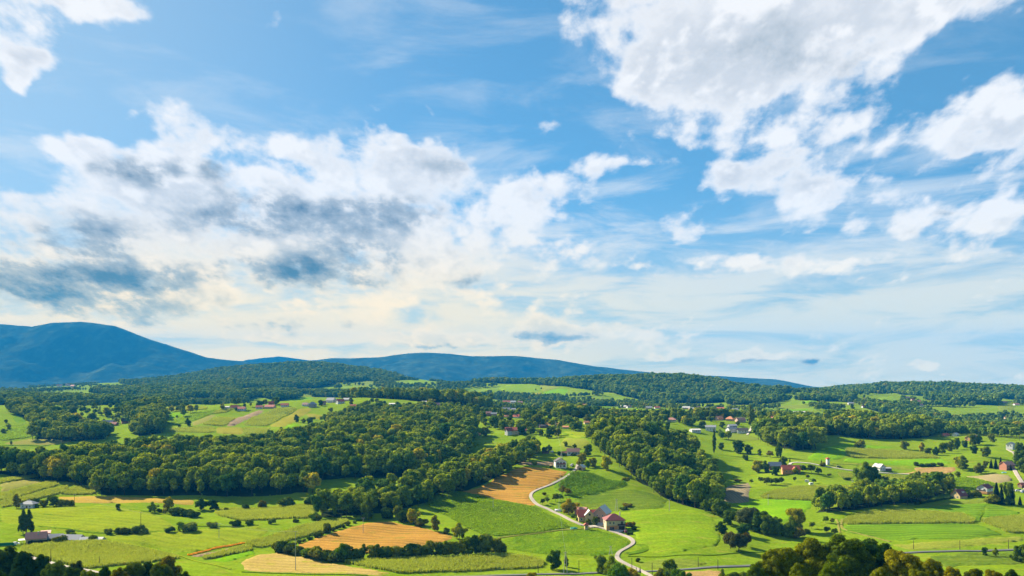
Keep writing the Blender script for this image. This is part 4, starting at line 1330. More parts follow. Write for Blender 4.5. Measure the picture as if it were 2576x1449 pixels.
# tall crops: (frame, outline, kind, height, spacing, label)
CROPS = [
    (1, [(215, 900), (360, 885), (600, 858), (1000, 842), (1170, 868), (1500, 940), (1780, 998), (1790, 1012), (1500, 1050), (1000, 1102), (860, 1115), (700, 1075), (430, 1015), (215, 962)], 'corn', 2.1, 1.25, 'big bright maize field beside the red-roofed cottage'),
    (1, [(600, 350), (800, 300), (945, 292), (950, 355), (900, 376), (620, 368)], 'corn', 2.2, 1.3, 'small bright maize patch tucked against the dark wood'),
    (1, [(0, 375), (250, 310), (520, 245), (590, 280), (230, 388), (0, 436)], 'corn', 2.0, 1.4, 'upper of the two long maize strips at the left edge'),
    (1, [(0, 445), (250, 395), (640, 295), (690, 305), (560, 375), (380, 415), (290, 428), (0, 510)], 'corn', 2.0, 1.4, 'lower of the two long maize strips behind the white cottage'),
    (1, [(0, 228), (370, 175), (375, 200), (0, 270)], 'corn', 2.0, 1.4, 'shaded maize strip under the dark wood at the left edge'),
    (2, [(-260, 500), (0, 500), (400, 470), (690, 468), (690, 585), (300, 600), (0, 615), (-240, 560)], 'corn', 2.0, 1.35, 'maize field in the shade of the spur wood'),
    (2, [(10, 828), (400, 728), (800, 618), (960, 598), (1040, 615), (850, 696), (600, 768), (400, 818), (180, 872), (60, 850)], 'corn', 1.9, 1.25, 'bright maize strip left of the brown grain field'),
    (2, [(950, 1000), (1500, 980), (2100, 960), (2576, 940), (2750, 960), (2900, 1010), (2880, 1060), (2576, 1075), (2000, 1100), (1500, 1118), (1200, 1060)], 'corn', 2.0, 1.25, 'long maize strip under the hedge at the bottom'),
    (1, [(2030, 1005), (2430, 888), (2520, 905), (2500, 935), (2100, 1015), (2040, 1022)], 'corn', 2.0, 1.1, 'short dark maize rows beside the garden beds'),
    (4, [(290, 575), (400, 530), (560, 496), (800, 490), (1090, 495), (1000, 548), (760, 612), (560, 606), (320, 592)], 'corn', 2.1, 1.4, 'oval maize field in the right valley'),
    (4, [(1030, 170), (1050, 155), (1300, 170), (1600, 185), (1800, 225), (1850, 244), (1600, 246), (1300, 240), (1050, 230)], 'corn', 2.1, 1.5, 'long maize strip behind the tower'),
    (4, [(1010, 795), (1030, 762), (1250, 706), (1500, 696), (1800, 711), (2050, 726), (2140, 776), (2140, 806), (1800, 808), (1400, 812), (1040, 816)], 'corn', 2.0, 1.3, 'long maize strip on the right below the tree belt'),
    (4, [(2200, 785), (2300, 760), (2576, 745), (2650, 760), (2650, 885), (2440, 890), (2250, 806)], 'corn', 2.0, 1.3, 'maize corner at the right edge'),
    (4, [(1340, 400), (1400, 385), (1540, 395), (1540, 440), (1400, 450)], 'corn', 1.7, 1.4, 'small maize plot behind the round tree clump'),
    (4, [(960, 370), (1090, 372), (1095, 412), (1040, 425), (980, 400)], 'corn', 1.5, 1.4, 'small pale maize plot left of the round tree clump'),
    (5, [(1630, 455), (1850, 436), (2070, 440), (2060, 462), (1850, 482), (1650, 478)], 'corn', 2.2, 2.0, 'yellow maize strip at the top of the far slope'),
    (5, [(2110, 505), (2160, 475), (2340, 458), (2260, 494)], 'corn', 2.2, 2.0, 'short maize block below the far red roofs'),
    (5, [(2012, 618), (2150, 542), (2368, 547), (2240, 630)], 'corn', 2.2, 2.0, 'square maize field on the far slope'),
    (6, [(4, 598), (130, 512), (330, 434), (536, 432), (388, 520), (250, 605)], 'corn', 1.9, 2.2, 'broad pale maize field below the red-roofed houses'),
    (6, [(12, 614), (268, 622), (268, 688), (12, 698)], 'corn', 2.0, 2.2, 'maize rectangle at the top of the dark wood'),
    (5, [(1702, 654), (2138, 634), (2148, 700), (1684, 690)], 'corn', 2.0, 2.2, 'flat maize field behind the dark wood'),
    (5, [(1645, 590), (1900, 515), (2176, 462), (2108, 512), (1910, 580), (1762, 620)], 'soy', 1.3, 1.9, 'leafy strip slanting up the far slope'),
    (5, [(0, 626), (328, 615), (346, 633), (318, 738), (0, 786)], 'soy', 1.2, 2.0, 'leafy field at the left edge before the winding wood'),
    (8, [(360, 470), (520, 462), (530, 472), (380, 485)], 'corn', 2.2, 2.4, 'thin maize strip before the far village'),
    (4, [(1930, 430), (2050, 415), (2200, 440), (2300, 460), (2280, 490), (2130, 520), (1990, 510)], 'soy', 1.3, 1.3, 'bushy green hillside crop above the maroon-roofed cottage'),
    (3, [(0, 640), (360, 702), (430, 760), (560, 812), (650, 882), (550, 905), (0, 968), (-150, 940), (-290, 880), (-480, 770), (-650, 690), (-610, 610), (-430, 560), (-330, 565), (-180, 595)], 'soy', 0.9, 1.25, 'knee-high green crop curving up to the brown stubble'),
]
for i, (k, pts, kind, h, sp, lab) in enumerate(CROPS):
    p = rounded(xy_poly(frp(k, pts)), 2)
    X, Y = scatter(p, sp, 70 + i, .45)
    rs = np.random.RandomState(i)
    H = h * rs.uniform(.82, 1.15, len(X)) * (1 + .18 * fbm(X / 9, Y / 9, 31, 3))
    if kind == 'corn':
        drape('crop_ground', p, M['cropolive'], 0.2, 'ground under the ' + lab, 'ground', step=1.6)
    mass('maize_crop' if kind == 'corn' else 'leafy_crop', kind, X, Y, H, lab, 'crop', 60 + i, 1.15, 0.0)

# orange flower strip
p = xy_poly(frp(1, [(1875, 974), (2150, 904), (2430, 852), (2432, 863), (2150, 915), (1885, 982)]))
X, Y = scatter(p, .9, 5, .4)
mass('flower_strip', 'flower', X, Y, np.full(len(X), .6), 'thin orange strip of flowers in the meadow', 'flowers', 3, 1.0, 0.0)


# vine rows
def vine_rows(k, pts, ang, gap, seed, label, h=2.0):
    p = xy_poly(frp(k, pts))
    q = np.array(p); X0 = q[:, 0] * np.exp(q[:, 1]); Y0 = np.exp(q[:, 1])
    cx, cy = X0.mean(), Y0.mean(); R = 160
    ca, sa = math.cos(ang), math.sin(ang)
    X, Y = [], []
    for i in range(int(-R / gap), int(R / gap)):
        s = np.arange(-R, R, 1.7)
        X.append(cx + s * ca - i * gap * sa); Y.append(cy + s * sa + i * gap * ca)
    X, Y = np.concatenate(X), np.concatenate(Y)
    ok = in_poly(X / Y, np.log(np.maximum(Y, 1)), p)
    X, Y = X[ok], Y[ok]
    rs = np.random.RandomState(seed)
    ok = rs.rand(len(X)) > .05
    X, Y = X[ok], Y[ok]
    mass('vine_rows', 'vine', X, Y, h * rs.uniform(.8, 1.15, len(X)), label, 'vineyard', seed, 1.0, 0.0, ang)


vine_rows(3, [(690, 385), (860, 398), (1165, 482), (1180, 508), (900, 588), (760, 606), (650, 590), (545, 505), (620, 445)], math.radians(-16), 3.4, 8, 'vineyard rows on the slope below the hilltop house')

# rough tussocks where the grass is uncut
for lab, sp, sd in (('dark rough pasture inside the road bend', 1.5, 1), ('slope pasture between the vineyard and the farm roofs', 2.0, 2), ('mown meadow sloping beside the orange flower strip', 3.0, 3), ('wide yellow-green meadow below the white cottage', 3.2, 4)):
    X, Y = scatter(_names[lab], sp, 300 + sd, .5)
    n = fbm(X / 14, Y / 14, 60 + sd, 4)
    ok = n > (-.15 if sd == 1 else .08)
    X, Y = X[ok], Y[ok]
    mass('grass_tussocks', 'tuft', X, Y, np.random.RandomState(sd).uniform(.35, .8, len(X)), 'tufts of long grass in the ' + lab, 'grass', 310 + sd, 1.6, 0.0)


# ---------------------------------------------------------------- roads
def road(name, k, pts, width, mat, label, lift=0.35, cat='road'):
    P3 = [spot(*fr(k, x, y)) for x, y in pts]
    P2 = [Vector((p[0], p[1])) for p in P3]
    # smooth through the points
    out = []
    n = len(P2)
    for i in range(n - 1):
        p0, p1, p2, p3 = P2[max(i - 1, 0)], P2[i], P2[i + 1], P2[min(i + 2, n - 1)]
        m = max(2, int((p2 - p1).length / 2.5))
        for j in range(m):
            t = j / m
            out.append(0.5 * ((2 * p1) + (p2 - p0) * t + (2 * p0 - 5 * p1 + 4 * p2 - p3) * t * t + (3 * p1 - p0 - 3 * p2 + p3) * t ** 3))
    out.append(P2[-1])
    V, T = [], []
    offs = (-.5, -.45, 0, .45, .5)
    for i, p in enumerate(out):
        d = (out[min(i + 1, len(out) - 1)] - out[max(i - 1, 0)]).normalized()
        nrm = Vector((-d.y, d.x))
        for j, o in enumerate(offs):
            q = p + nrm * o * width
            z = float(ground(q.x, q.y))
            zz = max(z, float(ground(p.x, p.y)) - .5)
            V.append((q.x, q.y, zz + (lift + p.y * .0002 if 0 < j < 4 else -0.3)))
    w = len(offs)
    for i in range(len(out) - 1):
        for j in range(w - 1):
            a = i * w + j
            T.append((a, a + 1, a + w + 1, a + w))
    o = mesh_obj(name, V, T, mat, smooth=False)
    tag(o, label, cat, kind='structure')
    return out


# grassy ditches, banks and field tracks
for nm, k, pts, w, mat, lab in [
    ('ditch', 1, [(380, 690), (520, 705), (700, 725), (900, 752), (1060, 756), (1500, 748), (1640, 745)], 2.4, 'rough', 'dark grassy ditch along the bushes in the left meadows'),
    ('bank', 1, [(430, 572), (600, 590), (760, 600), (860, 612)], 2.6, 'rough', 'low bank across the yellow-green meadow'),
    ('bank', 1, [(0, 636), (80, 640), (160, 652)], 2.4, 'rough', 'low bank at the left edge of the meadow'),
    ('ditch', 1, [(1100, 520), (1350, 530), (1480, 548), (1600, 556)], 1.8, 'rough', 'grassy bank under the rusty tree'),
    ('ditch', 1, [(1960, 690), (2200, 690), (2576, 680)], 2.2, 'rough', 'shaded ditch below the maize at the wood'),
    ('track', 1, [(1150, 855), (1500, 915), (1790, 985), (2050, 1060), (2300, 1120)], 1.6, 'mown', 'grass track beside the big bright maize'),
    ('ditch', 2, [(0, 1100), (300, 1112), (700, 1122), (1200, 1135)], 1.8, 'rough', 'weedy edge below the pale stubble'),
    ('track', 3, [(0, 985), (300, 950), (560, 915), (700, 905), (860, 890)], 1.4, 'pale', 'worn path above the rough pasture'),
    ('ditch', 3, [(1190, 1150), (1500, 1155), (1900, 1140), (2200, 1120), (2576, 1105)], 1.6, 'rough', 'dark drain across the valley meadow'),
    ('bank', 3, [(1290, 1040), (1340, 1060), (1345, 1090), (1270, 1115), (1180, 1130)], 4.5, 'rough', 'steep shaded bank outside the lane bend'),
    ('track', 4, [(950, 770), (965, 800), (975, 860), (985, 890)], 1.2, 'pale', 'field path beside the small orchard strip'),
    ('track', 4, [(2285, 640), (2240, 690), (2180, 750), (2170, 790)], 3.0, 'rough', 'green field track over the right-hand knoll'),
    ('bank', 4, [(920, 292), (1100, 300), (1130, 312)], 2.2, 'rough', 'dark bank beside the tower'),
    ('track', 4, [(1000, 770), (1010, 850), (1180, 905), (1420, 965)], 1.6, 'pale', 'worn headland left of the striped field'),
    ('bank', 7, [(640, 680), (760, 700), (880, 728)], 3.5, 'rough', 'dark bank below the sunny meadow on the hill'),
    ('ditch', 5, [(20, 828), (200, 822), (420, 828), (500, 815)], 3.0, 'rough', 'hedge bank below the pale left strip'),
]:
    road(nm, k, pts, w, M[mat], lab, .22, nm)

road('road', 3, [(1420, 1340), (1320, 1290), (1250, 1256), (1170, 1220), (1110, 1186), (1090, 1150), (1115, 1110), (1185, 1070), (1233, 1038), (1232, 1008), (1190, 976), (1110, 946), (1055, 928), (990, 905), (930, 890), (860, 882), (770, 868), (680, 828), (590, 780), (480, 730), (380, 688), (322, 640), (302, 602), (318, 570), (375, 540), (485, 498), (600, 440), (678, 390), (716, 350), (728, 312)],
     2.5, M['asphalt'], 'pale winding lane climbing past the farm to the hilltop house')
road('road', 3, [(-600, 1345), (0, 1328), (400, 1316), (900, 1305), (1290, 1292), (1500, 1286), (1750, 1270), (2000, 1250), (2450, 1232), (2900, 1205)], 3.0, M['grey_road'], 'grey valley road along the bottom edge')
road('road', 4, [(1300, 1085), (1680, 1056), (2000, 1046), (2576, 1030), (2760, 1020)], 2.8, M['grey_road'], 'grey valley road continuing behind the big trees')
road('road', 1, [(150, 960), (230, 985), (430, 1042), (640, 1097), (820, 1130), (1000, 1165)], 4.2, M['asphalt'], 'pale road behind the bushes at the lower left')
road('track', 4, [(700, 285), (870, 316), (1000, 338), (1100, 350), (1300, 366), (1500, 378), (1800, 386), (1930, 410)], 2.4, M['gravel'], 'pale gravel track running past the white tower', cat='track')
road('track', 4, [(550, 300), (560, 286), (610, 280), (700, 285)], 3.0, M['gravel'], 'short gravel drive behind the red farm', cat='track')
road('road', 4, [(2430, 165), (2480, 190), (2500, 230)], 3.0, M['asphalt'], 'short drive below the white house at the right edge')
road('road', 4, [(2470, 320), (2500, 360), (2540, 425), (2580, 490), (2640, 560)], 3.2, M['asphalt'], 'lane running down the right edge past the spruces')
road('yard', 'farm', [(900, 770), (1050, 760), (1180, 720), (1200, 680)], 5.0, M['gravel'], 'paved yard between the farm buildings', 0.3, 'yard')
road('yard', 'farm', [(1480, 880), (1600, 870), (1720, 890)], 6.5, M['gravel'], 'gravel forecourt before the hipped farmhouse', 0.3, 'yard')
road('track', 7, [(2440, 590), (2420, 640), (2390, 690)], 3.0, M['gravel'], 'short drive between the grey-roofed houses', cat='track')
# ---------------------------------------------------------------- houses
def pm(name, c, rough=.75, spec=.2, vary=.10, scale=.8):
    M[name] = plain(name, tuple(.8 * q for q in c), rough, spec, vary, scale)


pm('wall_cream', (.62, .50, .30)); pm('wall_white', (.72, .72, .70)); pm('wall_yellow', (.66, .50, .24)); pm('wall_pink', (.58, .38, .28)); pm('wall_grey', (.40, .40, .40)); pm('wall_orange', (.60, .30, .12)); pm('wall_brick', (.40, .17, .11))
pm('wall_brown', (.16, .10, .07)); pm('roof_red', (.50, .12, .075)); pm('roof_maroon', (.24, .065, .070)); pm('roof_salmon', (.58, .27, .21)); pm('roof_orange', (.72, .29, .14)); pm('roof_brown', (.34, .18, .14)); pm('roof_grey', (.30, .31, .34)); pm('roof_pale', (.66, .62, .58)); pm('roof_dark', (.06, .05, .055))
pm('wood_dark', (.060, .036, .025)); pm('trim_white', (.70, .70, .68)); pm('door_brown', (.10, .06, .04)); pm('concrete', (.42, .41, .39)); pm('metal_grey', (.30, .31, .32), .5, .4); pm('geranium', (.42, .03, .03)); pm('net_green', (.01, .20, .11)); pm('net_teal', (.05, .30, .20))
_g, _nb, _o = new_mat('window_glass')
principled(_nb, _o, (.03, .04, .05), .08, .5)
M['glass'] = _g
HOUSE_SPOTS = []


def boxv(x0, x1, y0, y1, z0, z1):
    return [(x0, y0, z0), (x1, y0, z0), (x1, y1, z0), (x0, y1, z0), (x0, y0, z1), (x1, y0, z1), (x1, y1, z1), (x0, y1, z1)]


BOXF = [(0, 3, 2, 1), (4, 5, 6, 7), (0, 1, 5, 4), (1, 2, 6, 5), (2, 3, 7, 6), (3, 0, 4, 7)]


def boxes(name, lst, mat, parent):
    V, Fc = [], []
    for b in lst:
        n = len(V)
        V += boxv(*b); Fc += [tuple(n + i for i in f) for f in BOXF]
    return mesh_obj(name, V, Fc, mat, parent)


def gable_wall(L, W, hw, hr, sink=1.2):
    x, y = L / 2, W / 2
    V = [(-x, -y, -sink), (x, -y, -sink), (x, y, -sink), (-x, y, -sink), (-x, -y, hw), (x, -y, hw), (x, y, hw), (-x, y, hw), (-x, 0, hw + hr), (x, 0, hw + hr)]
    Fc = [(0, 1, 5, 4), (2, 3, 7, 6), (1, 2, 6, 9, 5), (3, 0, 4, 8, 7), (4, 5, 9, 8), (6, 7, 8, 9), (0, 3, 2, 1)]
    return V, Fc


def gable_roof(L, W, hw, hr, ov=.55, th=.22):
    x, y = L / 2 + ov, W / 2 + ov
    dz = ov * hr / (W / 2)
    z0 = hw - dz + .05; zr = hw + hr + .05
    V = []
    for sx in (-x, x):
        V += [(sx, -y, z0), (sx, 0, zr), (sx, y, z0), (sx, y, z0 + th), (sx, 0, zr + th), (sx, -y, z0 + th)]
    Fc = [(0, 1, 4, 5), (1, 2, 3, 4), (6, 11, 10, 7), (7, 10, 9, 8)]
    for a, b in ((0, 1), (1, 2), (2, 3), (3, 4), (4, 5), (5, 0)):
        Fc.append((a, a + 6, b + 6, b))
    return V, Fc


def hip_roof(L, W, hw, hr, ov=.7, th=.22, ridge=None):
    x, y = L / 2 + ov, W / 2 + ov
    r = (L - W) / 2 if ridge is None else ridge
    r = max(r, .05)
    V = [(-x, -y, hw), (x, -y, hw), (x, y, hw), (-x, y, hw), (-x, -y, hw + th), (x, -y, hw + th), (x, y, hw + th), (-x, y, hw + th), (-r, 0, hw + hr + th), (r, 0, hw + hr + th)]
    Fc = [(0, 3, 2, 1), (0, 1, 5, 4), (1, 2, 6, 5), (2, 3, 7, 6), (3, 0, 4, 7), (4, 5, 9, 8), (6, 7, 8, 9), (5, 6, 9), (7, 4, 8)]
    return V, Fc


def window(parent, side, u, z, w, h, L, W, frame='trim_white'):
    """a framed window on the front (f), back (b), left (l) or right (r) wall"""
    if side in 'fb':
        s = -1 if side == 'f' else 1
        y0 = s * W / 2
        bar = lambda a, b, c, d, p: (a, b, min(y0 - s * .05, y0 + s * p), max(y0 - s * .05, y0 + s * p), c, d)
    else:
        s = -1 if side == 'l' else 1
        x0 = s * L / 2
        bar = lambda a, b, c, d, p: (min(x0 - s * .05, x0 + s * p), max(x0 - s * .05, x0 + s * p), a, b, c, d)
    t = .10
    f = boxes('window', [bar(u - w / 2 - t, u + w / 2 + t, z + h, z + h + t, .09), bar(u - w / 2 - t, u + w / 2 + t, z - t, z, .13), bar(u - w / 2 - t, u - w / 2, z, z + h, .09), bar(u + w / 2, u + w / 2 + t, z, z + h, .09), bar(u - .03, u + .03, z, z + h, .07)], M[frame], parent)
    boxes('pane', [bar(u - w / 2, u + w / 2, z, z + h, .03)], M['glass'], f)
    return f


def house(label, k, x, y, L, W, hw, hr, deg, wall='wall_white', roof='roof_red', shape='gable', windows=(), chimney=(.2, .15), door=None, name='house', cat='house', d=None, scale=None, group=None, sink=1.2):
    px, py = fr(k, x, y)
    X, Y, Z = spot(px, py) if d is None else at(px, d)
    o = empty(name, (X, Y + W * .3, float(ground(X, Y + W * .3))), math.radians(deg))
    if shape == 'gable':
        V, Fc = gable_wall(L, W, hw, hr, sink)
        mesh_obj('wall', V, Fc, M[wall], o)
        V, Fc = gable_roof(L, W, hw, hr)
        r = mesh_obj('roof', V, Fc, M[roof], o)
    elif shape == 'hip':
        boxes('wall', [(-L / 2, L / 2, -W / 2, W / 2, -sink, hw)], M[wall], o)
        V, Fc = hip_roof(L, W, hw, hr)
        r = mesh_obj('roof', V, Fc, M[roof], o)
    else:                                    # lean-to, one slope
        boxes('wall', [(-L / 2, L / 2, -W / 2, W / 2, -sink, hw)], M[wall], o)
        V = [(-L / 2 - .3, -W / 2 - .3, hw - .05), (L / 2 + .3, -W / 2 - .3, hw - .05), (L / 2 + .3, W / 2 + .3, hw + hr), (-L / 2 - .3, W / 2 + .3, hw + hr)]
        V += [(a, b, c + .18) for a, b, c in V]
        r = mesh_obj('roof', V, BOXF, M[roof], o)
    if chimney:
        cx, cy = chimney[0] * L, chimney[1] * W
        zt = hw + hr + .5
        boxes('chimney', [(cx - .3, cx + .3, cy - .3, cy + .3, hw + hr * .3, zt), (cx - .38, cx + .38, cy - .38, cy + .38, zt + .002, zt + .15)], M['concrete'], r)
    for side, u, z, w, h in windows:
        window(o, side, u, z, w, h, L, W)
    if door:
        side, u, w, h = door
        if side == 'f': b = (u - w / 2, u + w / 2, -W / 2 - .06, -W / 2 + .05, 0, h)
        elif side == 'l': b = (-L / 2 - .06, -L / 2 + .05, u - w / 2, u + w / 2, 0, h)
        else: b = (L / 2 - .05, L / 2 + .06, u - w / 2, u + w / 2, 0, h)
        boxes('door', [b], M['door_brown'], o)
    tag(o, label, cat, group)
    HOUSE_SPOTS.append((X, Y, max(L, W)))
    return o


def row(side, n, span, z, w=1.0, h=1.2, off=0.0):
    return [(side, off + (i - (n - 1) / 2) * span / max(n, 1), z, w, h) for i in range(n)]


# the hipped farmhouse with garage and corner balcony
o = house('cream farmhouse with maroon hipped roof and a corner balcony', 'farm', 1510, 835, 11.4, 9.6, 5.7, 3.4, 6, 'wall_cream', 'roof_maroon', 'hip',
          [('f', -3.4, 3.5, 1.0, 1.4), ('f', -1.2, 3.5, 1.0, 1.4), ('l', 0, 3.5, 1.0, 1.3), ('l', 2.6, 3.5, 1.0, 1.3), ('f', 3.9, 3.3, 1.6, 1.9)], (.38, .28), sink=1.5)
boxes('plinth', [(-5.75, 1.2, -4.86, -4.78, -1.4, 2.6)], M['wall_orange'], o)
boxes('garage_door', [(-3.6, -.9, -4.93, -4.87, -.4, 1.9)], M['glass'], o)
boxes('recess_shade', [(1.6, 5.5, -4.85, -4.79, -.6, 2.5)], M['wood_dark'], o)  # flat dark panel on the wall, painting the shade under the balcony
boxes('balcony_floor', [(1.3, 6.0, -6.2, -4.81, 2.55, 2.75)], M['concrete'], o)
b = boxes('balcony_rail', [(1.3, 6.0, -6.2, -6.12, 2.75, 3.75), (1.3, 1.38, -6.12, -4.82, 2.75, 3.75), (5.92, 6.0, -6.12, -4.82, 2.75, 3.75)], M['wood_dark'], o)
boxes('post', [(5.6, 5.9, -6.1, -5.8, -1.4, 2.55)], M['wall_orange'], o)
boxes('post', [(1.4, 1.7, -6.1, -5.8, -1.4, 2.55)], M['wall_orange'], o)
# the old farmhouse, red wings and a cross gable
o = house('old yellow farmhouse with red roof wings and a pale cross gable', 'farm', 880, 640, 12.6, 7.0, 3.4, 3.6, 3, 'wall_yellow', 'roof_red', 'gable', [('f', -4.6, 1.0, .9, 1.1), ('f', 4.6, 1.0, .9, 1.1), ('l', 0, 1.2, .9, 1.1), ('l', 0, 4.2, .8, .9)], (-.2, .1))
V, Fc = gable_wall(6.0, 5.4, 4.6, 2.6)
T = Matrix.Translation((.4, -2.6, 0)) @ Matrix.Rotation(math.pi / 2, 4, 'Z')
g = mesh_obj('cross_gable', [tuple(T @ Vector(v)) for v in V], Fc, M['wall_yellow'], o)
V, Fc = gable_roof(6.0, 5.4, 4.6, 2.6)
mesh_obj('gable_roof', [tuple(T @ Vector(v)) for v in V], Fc, M['roof_pale'], g)
boxes('window', [(-.3, 1.0, -5.66, -5.58, 4.2, 5.4)], M['glass'], g)
boxes('window', [(-.9, .1, -5.66, -5.58, 1.2, 2.3)], M['glass'], g)
house('pink gabled barn with a pale roof between the farmhouses', 'farm', 1230, 640, 11.5, 8.2, 5.4, 4.0, 68, 'wall_pink', 'roof_pale', 'gable', [('l', -1.8, 3.6, .7, .9), ('l', 1.6, 3.6, .7, .9), ('l', 0, 7.0, .6, .8)], None, ('l', 1.2, 2.6, 3.0), 'barn', 'barn')
house('low shed with a faded maroon roof behind the old farmhouse', 'farm', 720, 470, 7.5, 6.0, 2.8, 1.8, -24, 'wall_pink', 'roof_salmon', 'gable', [], None, None, 'shed', 'shed')
house('small grey shed beside the lane by the bronze tree', 'farm', 350, 430, 3.6, 2.6, 2.0, .7, -10, 'wall_grey', 'roof_pale', 'lean', [], None, ('f', 0, 1.2, 1.7), 'shed', 'shed')
# wayside shrine
o = house('little yellow wayside shrine with a red pyramid roof beside the lane', 'farm', 838, 835, 2.1, 2.0, 2.7, 1.3, 5, 'wall_yellow', 'roof_red', 'hip', [('f', 0, 1.0, .7, 1.2)], None, None, 'wayside_shrine', 'shrine', sink=.4)
# hilltop house
o = house('white hilltop house with flower balcony and dark brown gable roof', 'top', 715, 850, 9.0, 9.4, 5.2, 2.7, 96, 'wall_white', 'roof_dark', 'gable',
          [('l', -2.6, 3.3, 1.2, 1.5), ('l', 0, 3.3, 1.2, 1.5), ('l', 2.6, 3.3, 1.2, 1.5), ('l', -2.8, .6, 1.6, 1.5), ('l', 2.4, .6, 1.6, 1.5), ('f', 0, .8, 1.0, 1.2), ('f', 0, 3.4, 1.0, 1.2)], (.15, -.2), ('l', .2, 1.0, 2.0))
boxes('balcony_floor', [(-5.7, -4.52, -3.9, 3.9, 2.75, 2.9)], M['wood_dark'], o)
b = boxes('balcony_rail', [(-5.75, -5.67, -3.9, 3.9, 2.9, 3.75), (-5.66, -4.52, -3.9, -3.82, 2.9, 3.75), (-5.66, -4.52, 3.82, 3.9, 2.9, 3.75)], M['wood_dark'], o)
boxes('flower_box', [(-5.95, -5.76, -3.6, 3.6, 3.35, 3.7)], M['geranium'], b)
house('small hilltop garage with a pale gable roof at the lane end', 'top', 1395, 930, 6.0, 5.2, 2.5, 1.9, 62, 'wall_pink', 'roof_pale', 'gable', [], None, ('l', 0, 2.6, 2.0), 'garage', 'garage')
o = house('long white house with a brown roof behind the hilltop house', 'top', 1130, 445, 11.4, 7.5, 3.0, 2.6, -3, 'wall_white', 'roof_brown', 'gable', [('f', -3.6, .9, 1.7, 1.2), ('f', 3.0, .9, 1.2, 1.2), ('f', 4.6, .9, .9, 1.2)], (.18, .1), ('f', -.2, 1.1, 2.1))
house('brown lean-to shed left of the long white house', 'top', 850, 450, 3.6, 3.0, 2.2, 1.0, 20, 'wall_brown', 'roof_brown', 'gable', [], None, None, 'shed', 'shed')
house('long dark shed at the wood edge on the hill', 'top', 250, 400, 6.5, 3.0, 2.0, .6, 0, 'wall_brown', 'roof_dark', 'lean', [], None, None, 'shed', 'shed')
# left cottage and its sheds
o = house('cream cottage with a salmon roof and a terrace', 'left', 660, 1235, 10.2, 7.4, 2.9, 2.9, 24, 'wall_cream', 'roof_salmon', 'gable', [('l', -1.5, .7, 1.0, 1.3), ('l', 1.4, .7, 1.0, 1.3), ('l', 0, 3.3, .9, 1.1), ('f', -2.0, 1.0, 1.0, 1.0), ('f', 2.4, 1.0, 1.0, 1.0)], (.1, -.25), None)
boxes('terrace_roof', [(-9.0, -5.12, -4.4, .6, 2.3, 2.45)], M['trim_white'], o)
for a, b_ in ((-8.9, -4.3), (-8.9, .4), (-7.0, -4.3)):
    boxes('terrace_post', [(a, a + .15, b_, b_ + .15, -1.2, 2.3)], M['trim_white'], o)
house('pale annex behind the salmon-roofed cottage', 'left', 850, 1130, 5.0, 5.0, 2.6, .8, 24, 'wall_pink', 'roof_salmon', 'lean', [], None, None, 'shed', 'annex')
house('low dark grey shed roof left of the olive bush', 'left', 1010, 1170, 9.0, 6.5, .9, 1.8, 14, 'wall_grey', 'roof_grey', 'gable', [], None, None, 'shed', 'shed', sink=.6)
house('long low grey shed roof right of the olive bush', 'left', 1340, 1195, 12.5, 7.0, .8, 2.2, -6, 'wall_grey', 'roof_grey', 'gable', [], None, None, 'shed', 'shed', sink=.6)
house('small beige shed roof in the meadow', 'left', 1630, 1195, 5.5, 4.5, .7, 1.2, 10, 'wall_white', 'roof_pale', 'gable', [], None, None, 'shed', 'shed', sink=.6)
house('second small beige shed roof behind the round bush', 'left', 1870, 1190, 5.5, 4.5, .6, 1.1, -8, 'wall_white', 'roof_pale', 'gable', [], None, None, 'shed', 'shed', sink=.6)
house('white cottage with a grey hipped roof before the maize strips', 'left', 535, 565, 9.4, 6.5, 2.9, 2.2, -6, 'wall_white', 'roof_grey', 'hip', [('f', -2.8, .9, .9, 1.1), ('f', 2.6, .9, .9, 1.1), ('l', 0, .9, .9, 1.1)], (-.05, .1), ('f', .2, 1.0, 2.0))
# the right valley
o = house('long farmhouse with brown-red roof and a small dormer gable', 4, 565, 372, 15.5, 8.0, 3.6, 3.2, -4, 'wall_orange', 'roof_red', 'gable', row('f', 4, 12, 1.0), (-.15, .05), ('f', 1.0, 1.1, 2.1))
V, Fc = gable_wall(5.0, 4.0, 3.8, 1.8)
T = Matrix.Translation((2.6, -2.2, 0)) @ Matrix.Rotation(math.pi / 2, 4, 'Z')
g = mesh_obj('dormer', [tuple(T @ Vector(v)) for v in V], Fc, M['wall_orange'], o)
V, Fc = gable_roof(5.0, 4.0, 3.8, 1.8)
mesh_obj('dormer_roof', [tuple(T @ Vector(v)) for v in V], Fc, M['roof_red'], g)
house('barn with a grey roof behind the red farmhouse', 4, 425, 335, 11.0, 7.5, 3.0, 3.2, -4, 'wall_brown', 'roof_grey', 'gable', [], None, None, 'barn', 'barn')
house('little dark shed at the end of the red farmhouse', 4, 642, 342, 3.6, 3.6, 2.6, 1.6, 60, 'wall_brown', 'roof_pale', 'gable', [], None, None, 'shed', 'shed')
o = house('slim white tower with a red pyramid roof in the meadow', 4, 881, 298, 2.6, 2.5, 5.6, 1.2, 8, 'wall_white', 'roof_red', 'hip', [('f', .0, 4.2, .6, .7), ('f', -.4, .3, .7, 1.0)], None, None, 'transformer_tower', 'tower', sink=.5)
house('white house with brown gable beside the round clump', 4, 1330, 350, 8.2, 7.5, 3.2, 2.8, 118, 'wall_white', 'roof_pale', 'gable', [('l', -1.6, 1.0, 1.0, 1.2), ('l', 1.6, 1.0, 1.0, 1.2), ('l', 0, 3.8, 1.6, 1.0)], (.1, .1))
house('low dark shed right of the white gabled house', 4, 1400, 352, 6.0, 4.0, 2.2, .6, 0, 'wall_brown', 'roof_grey', 'lean', [], None, None, 'shed', 'shed')
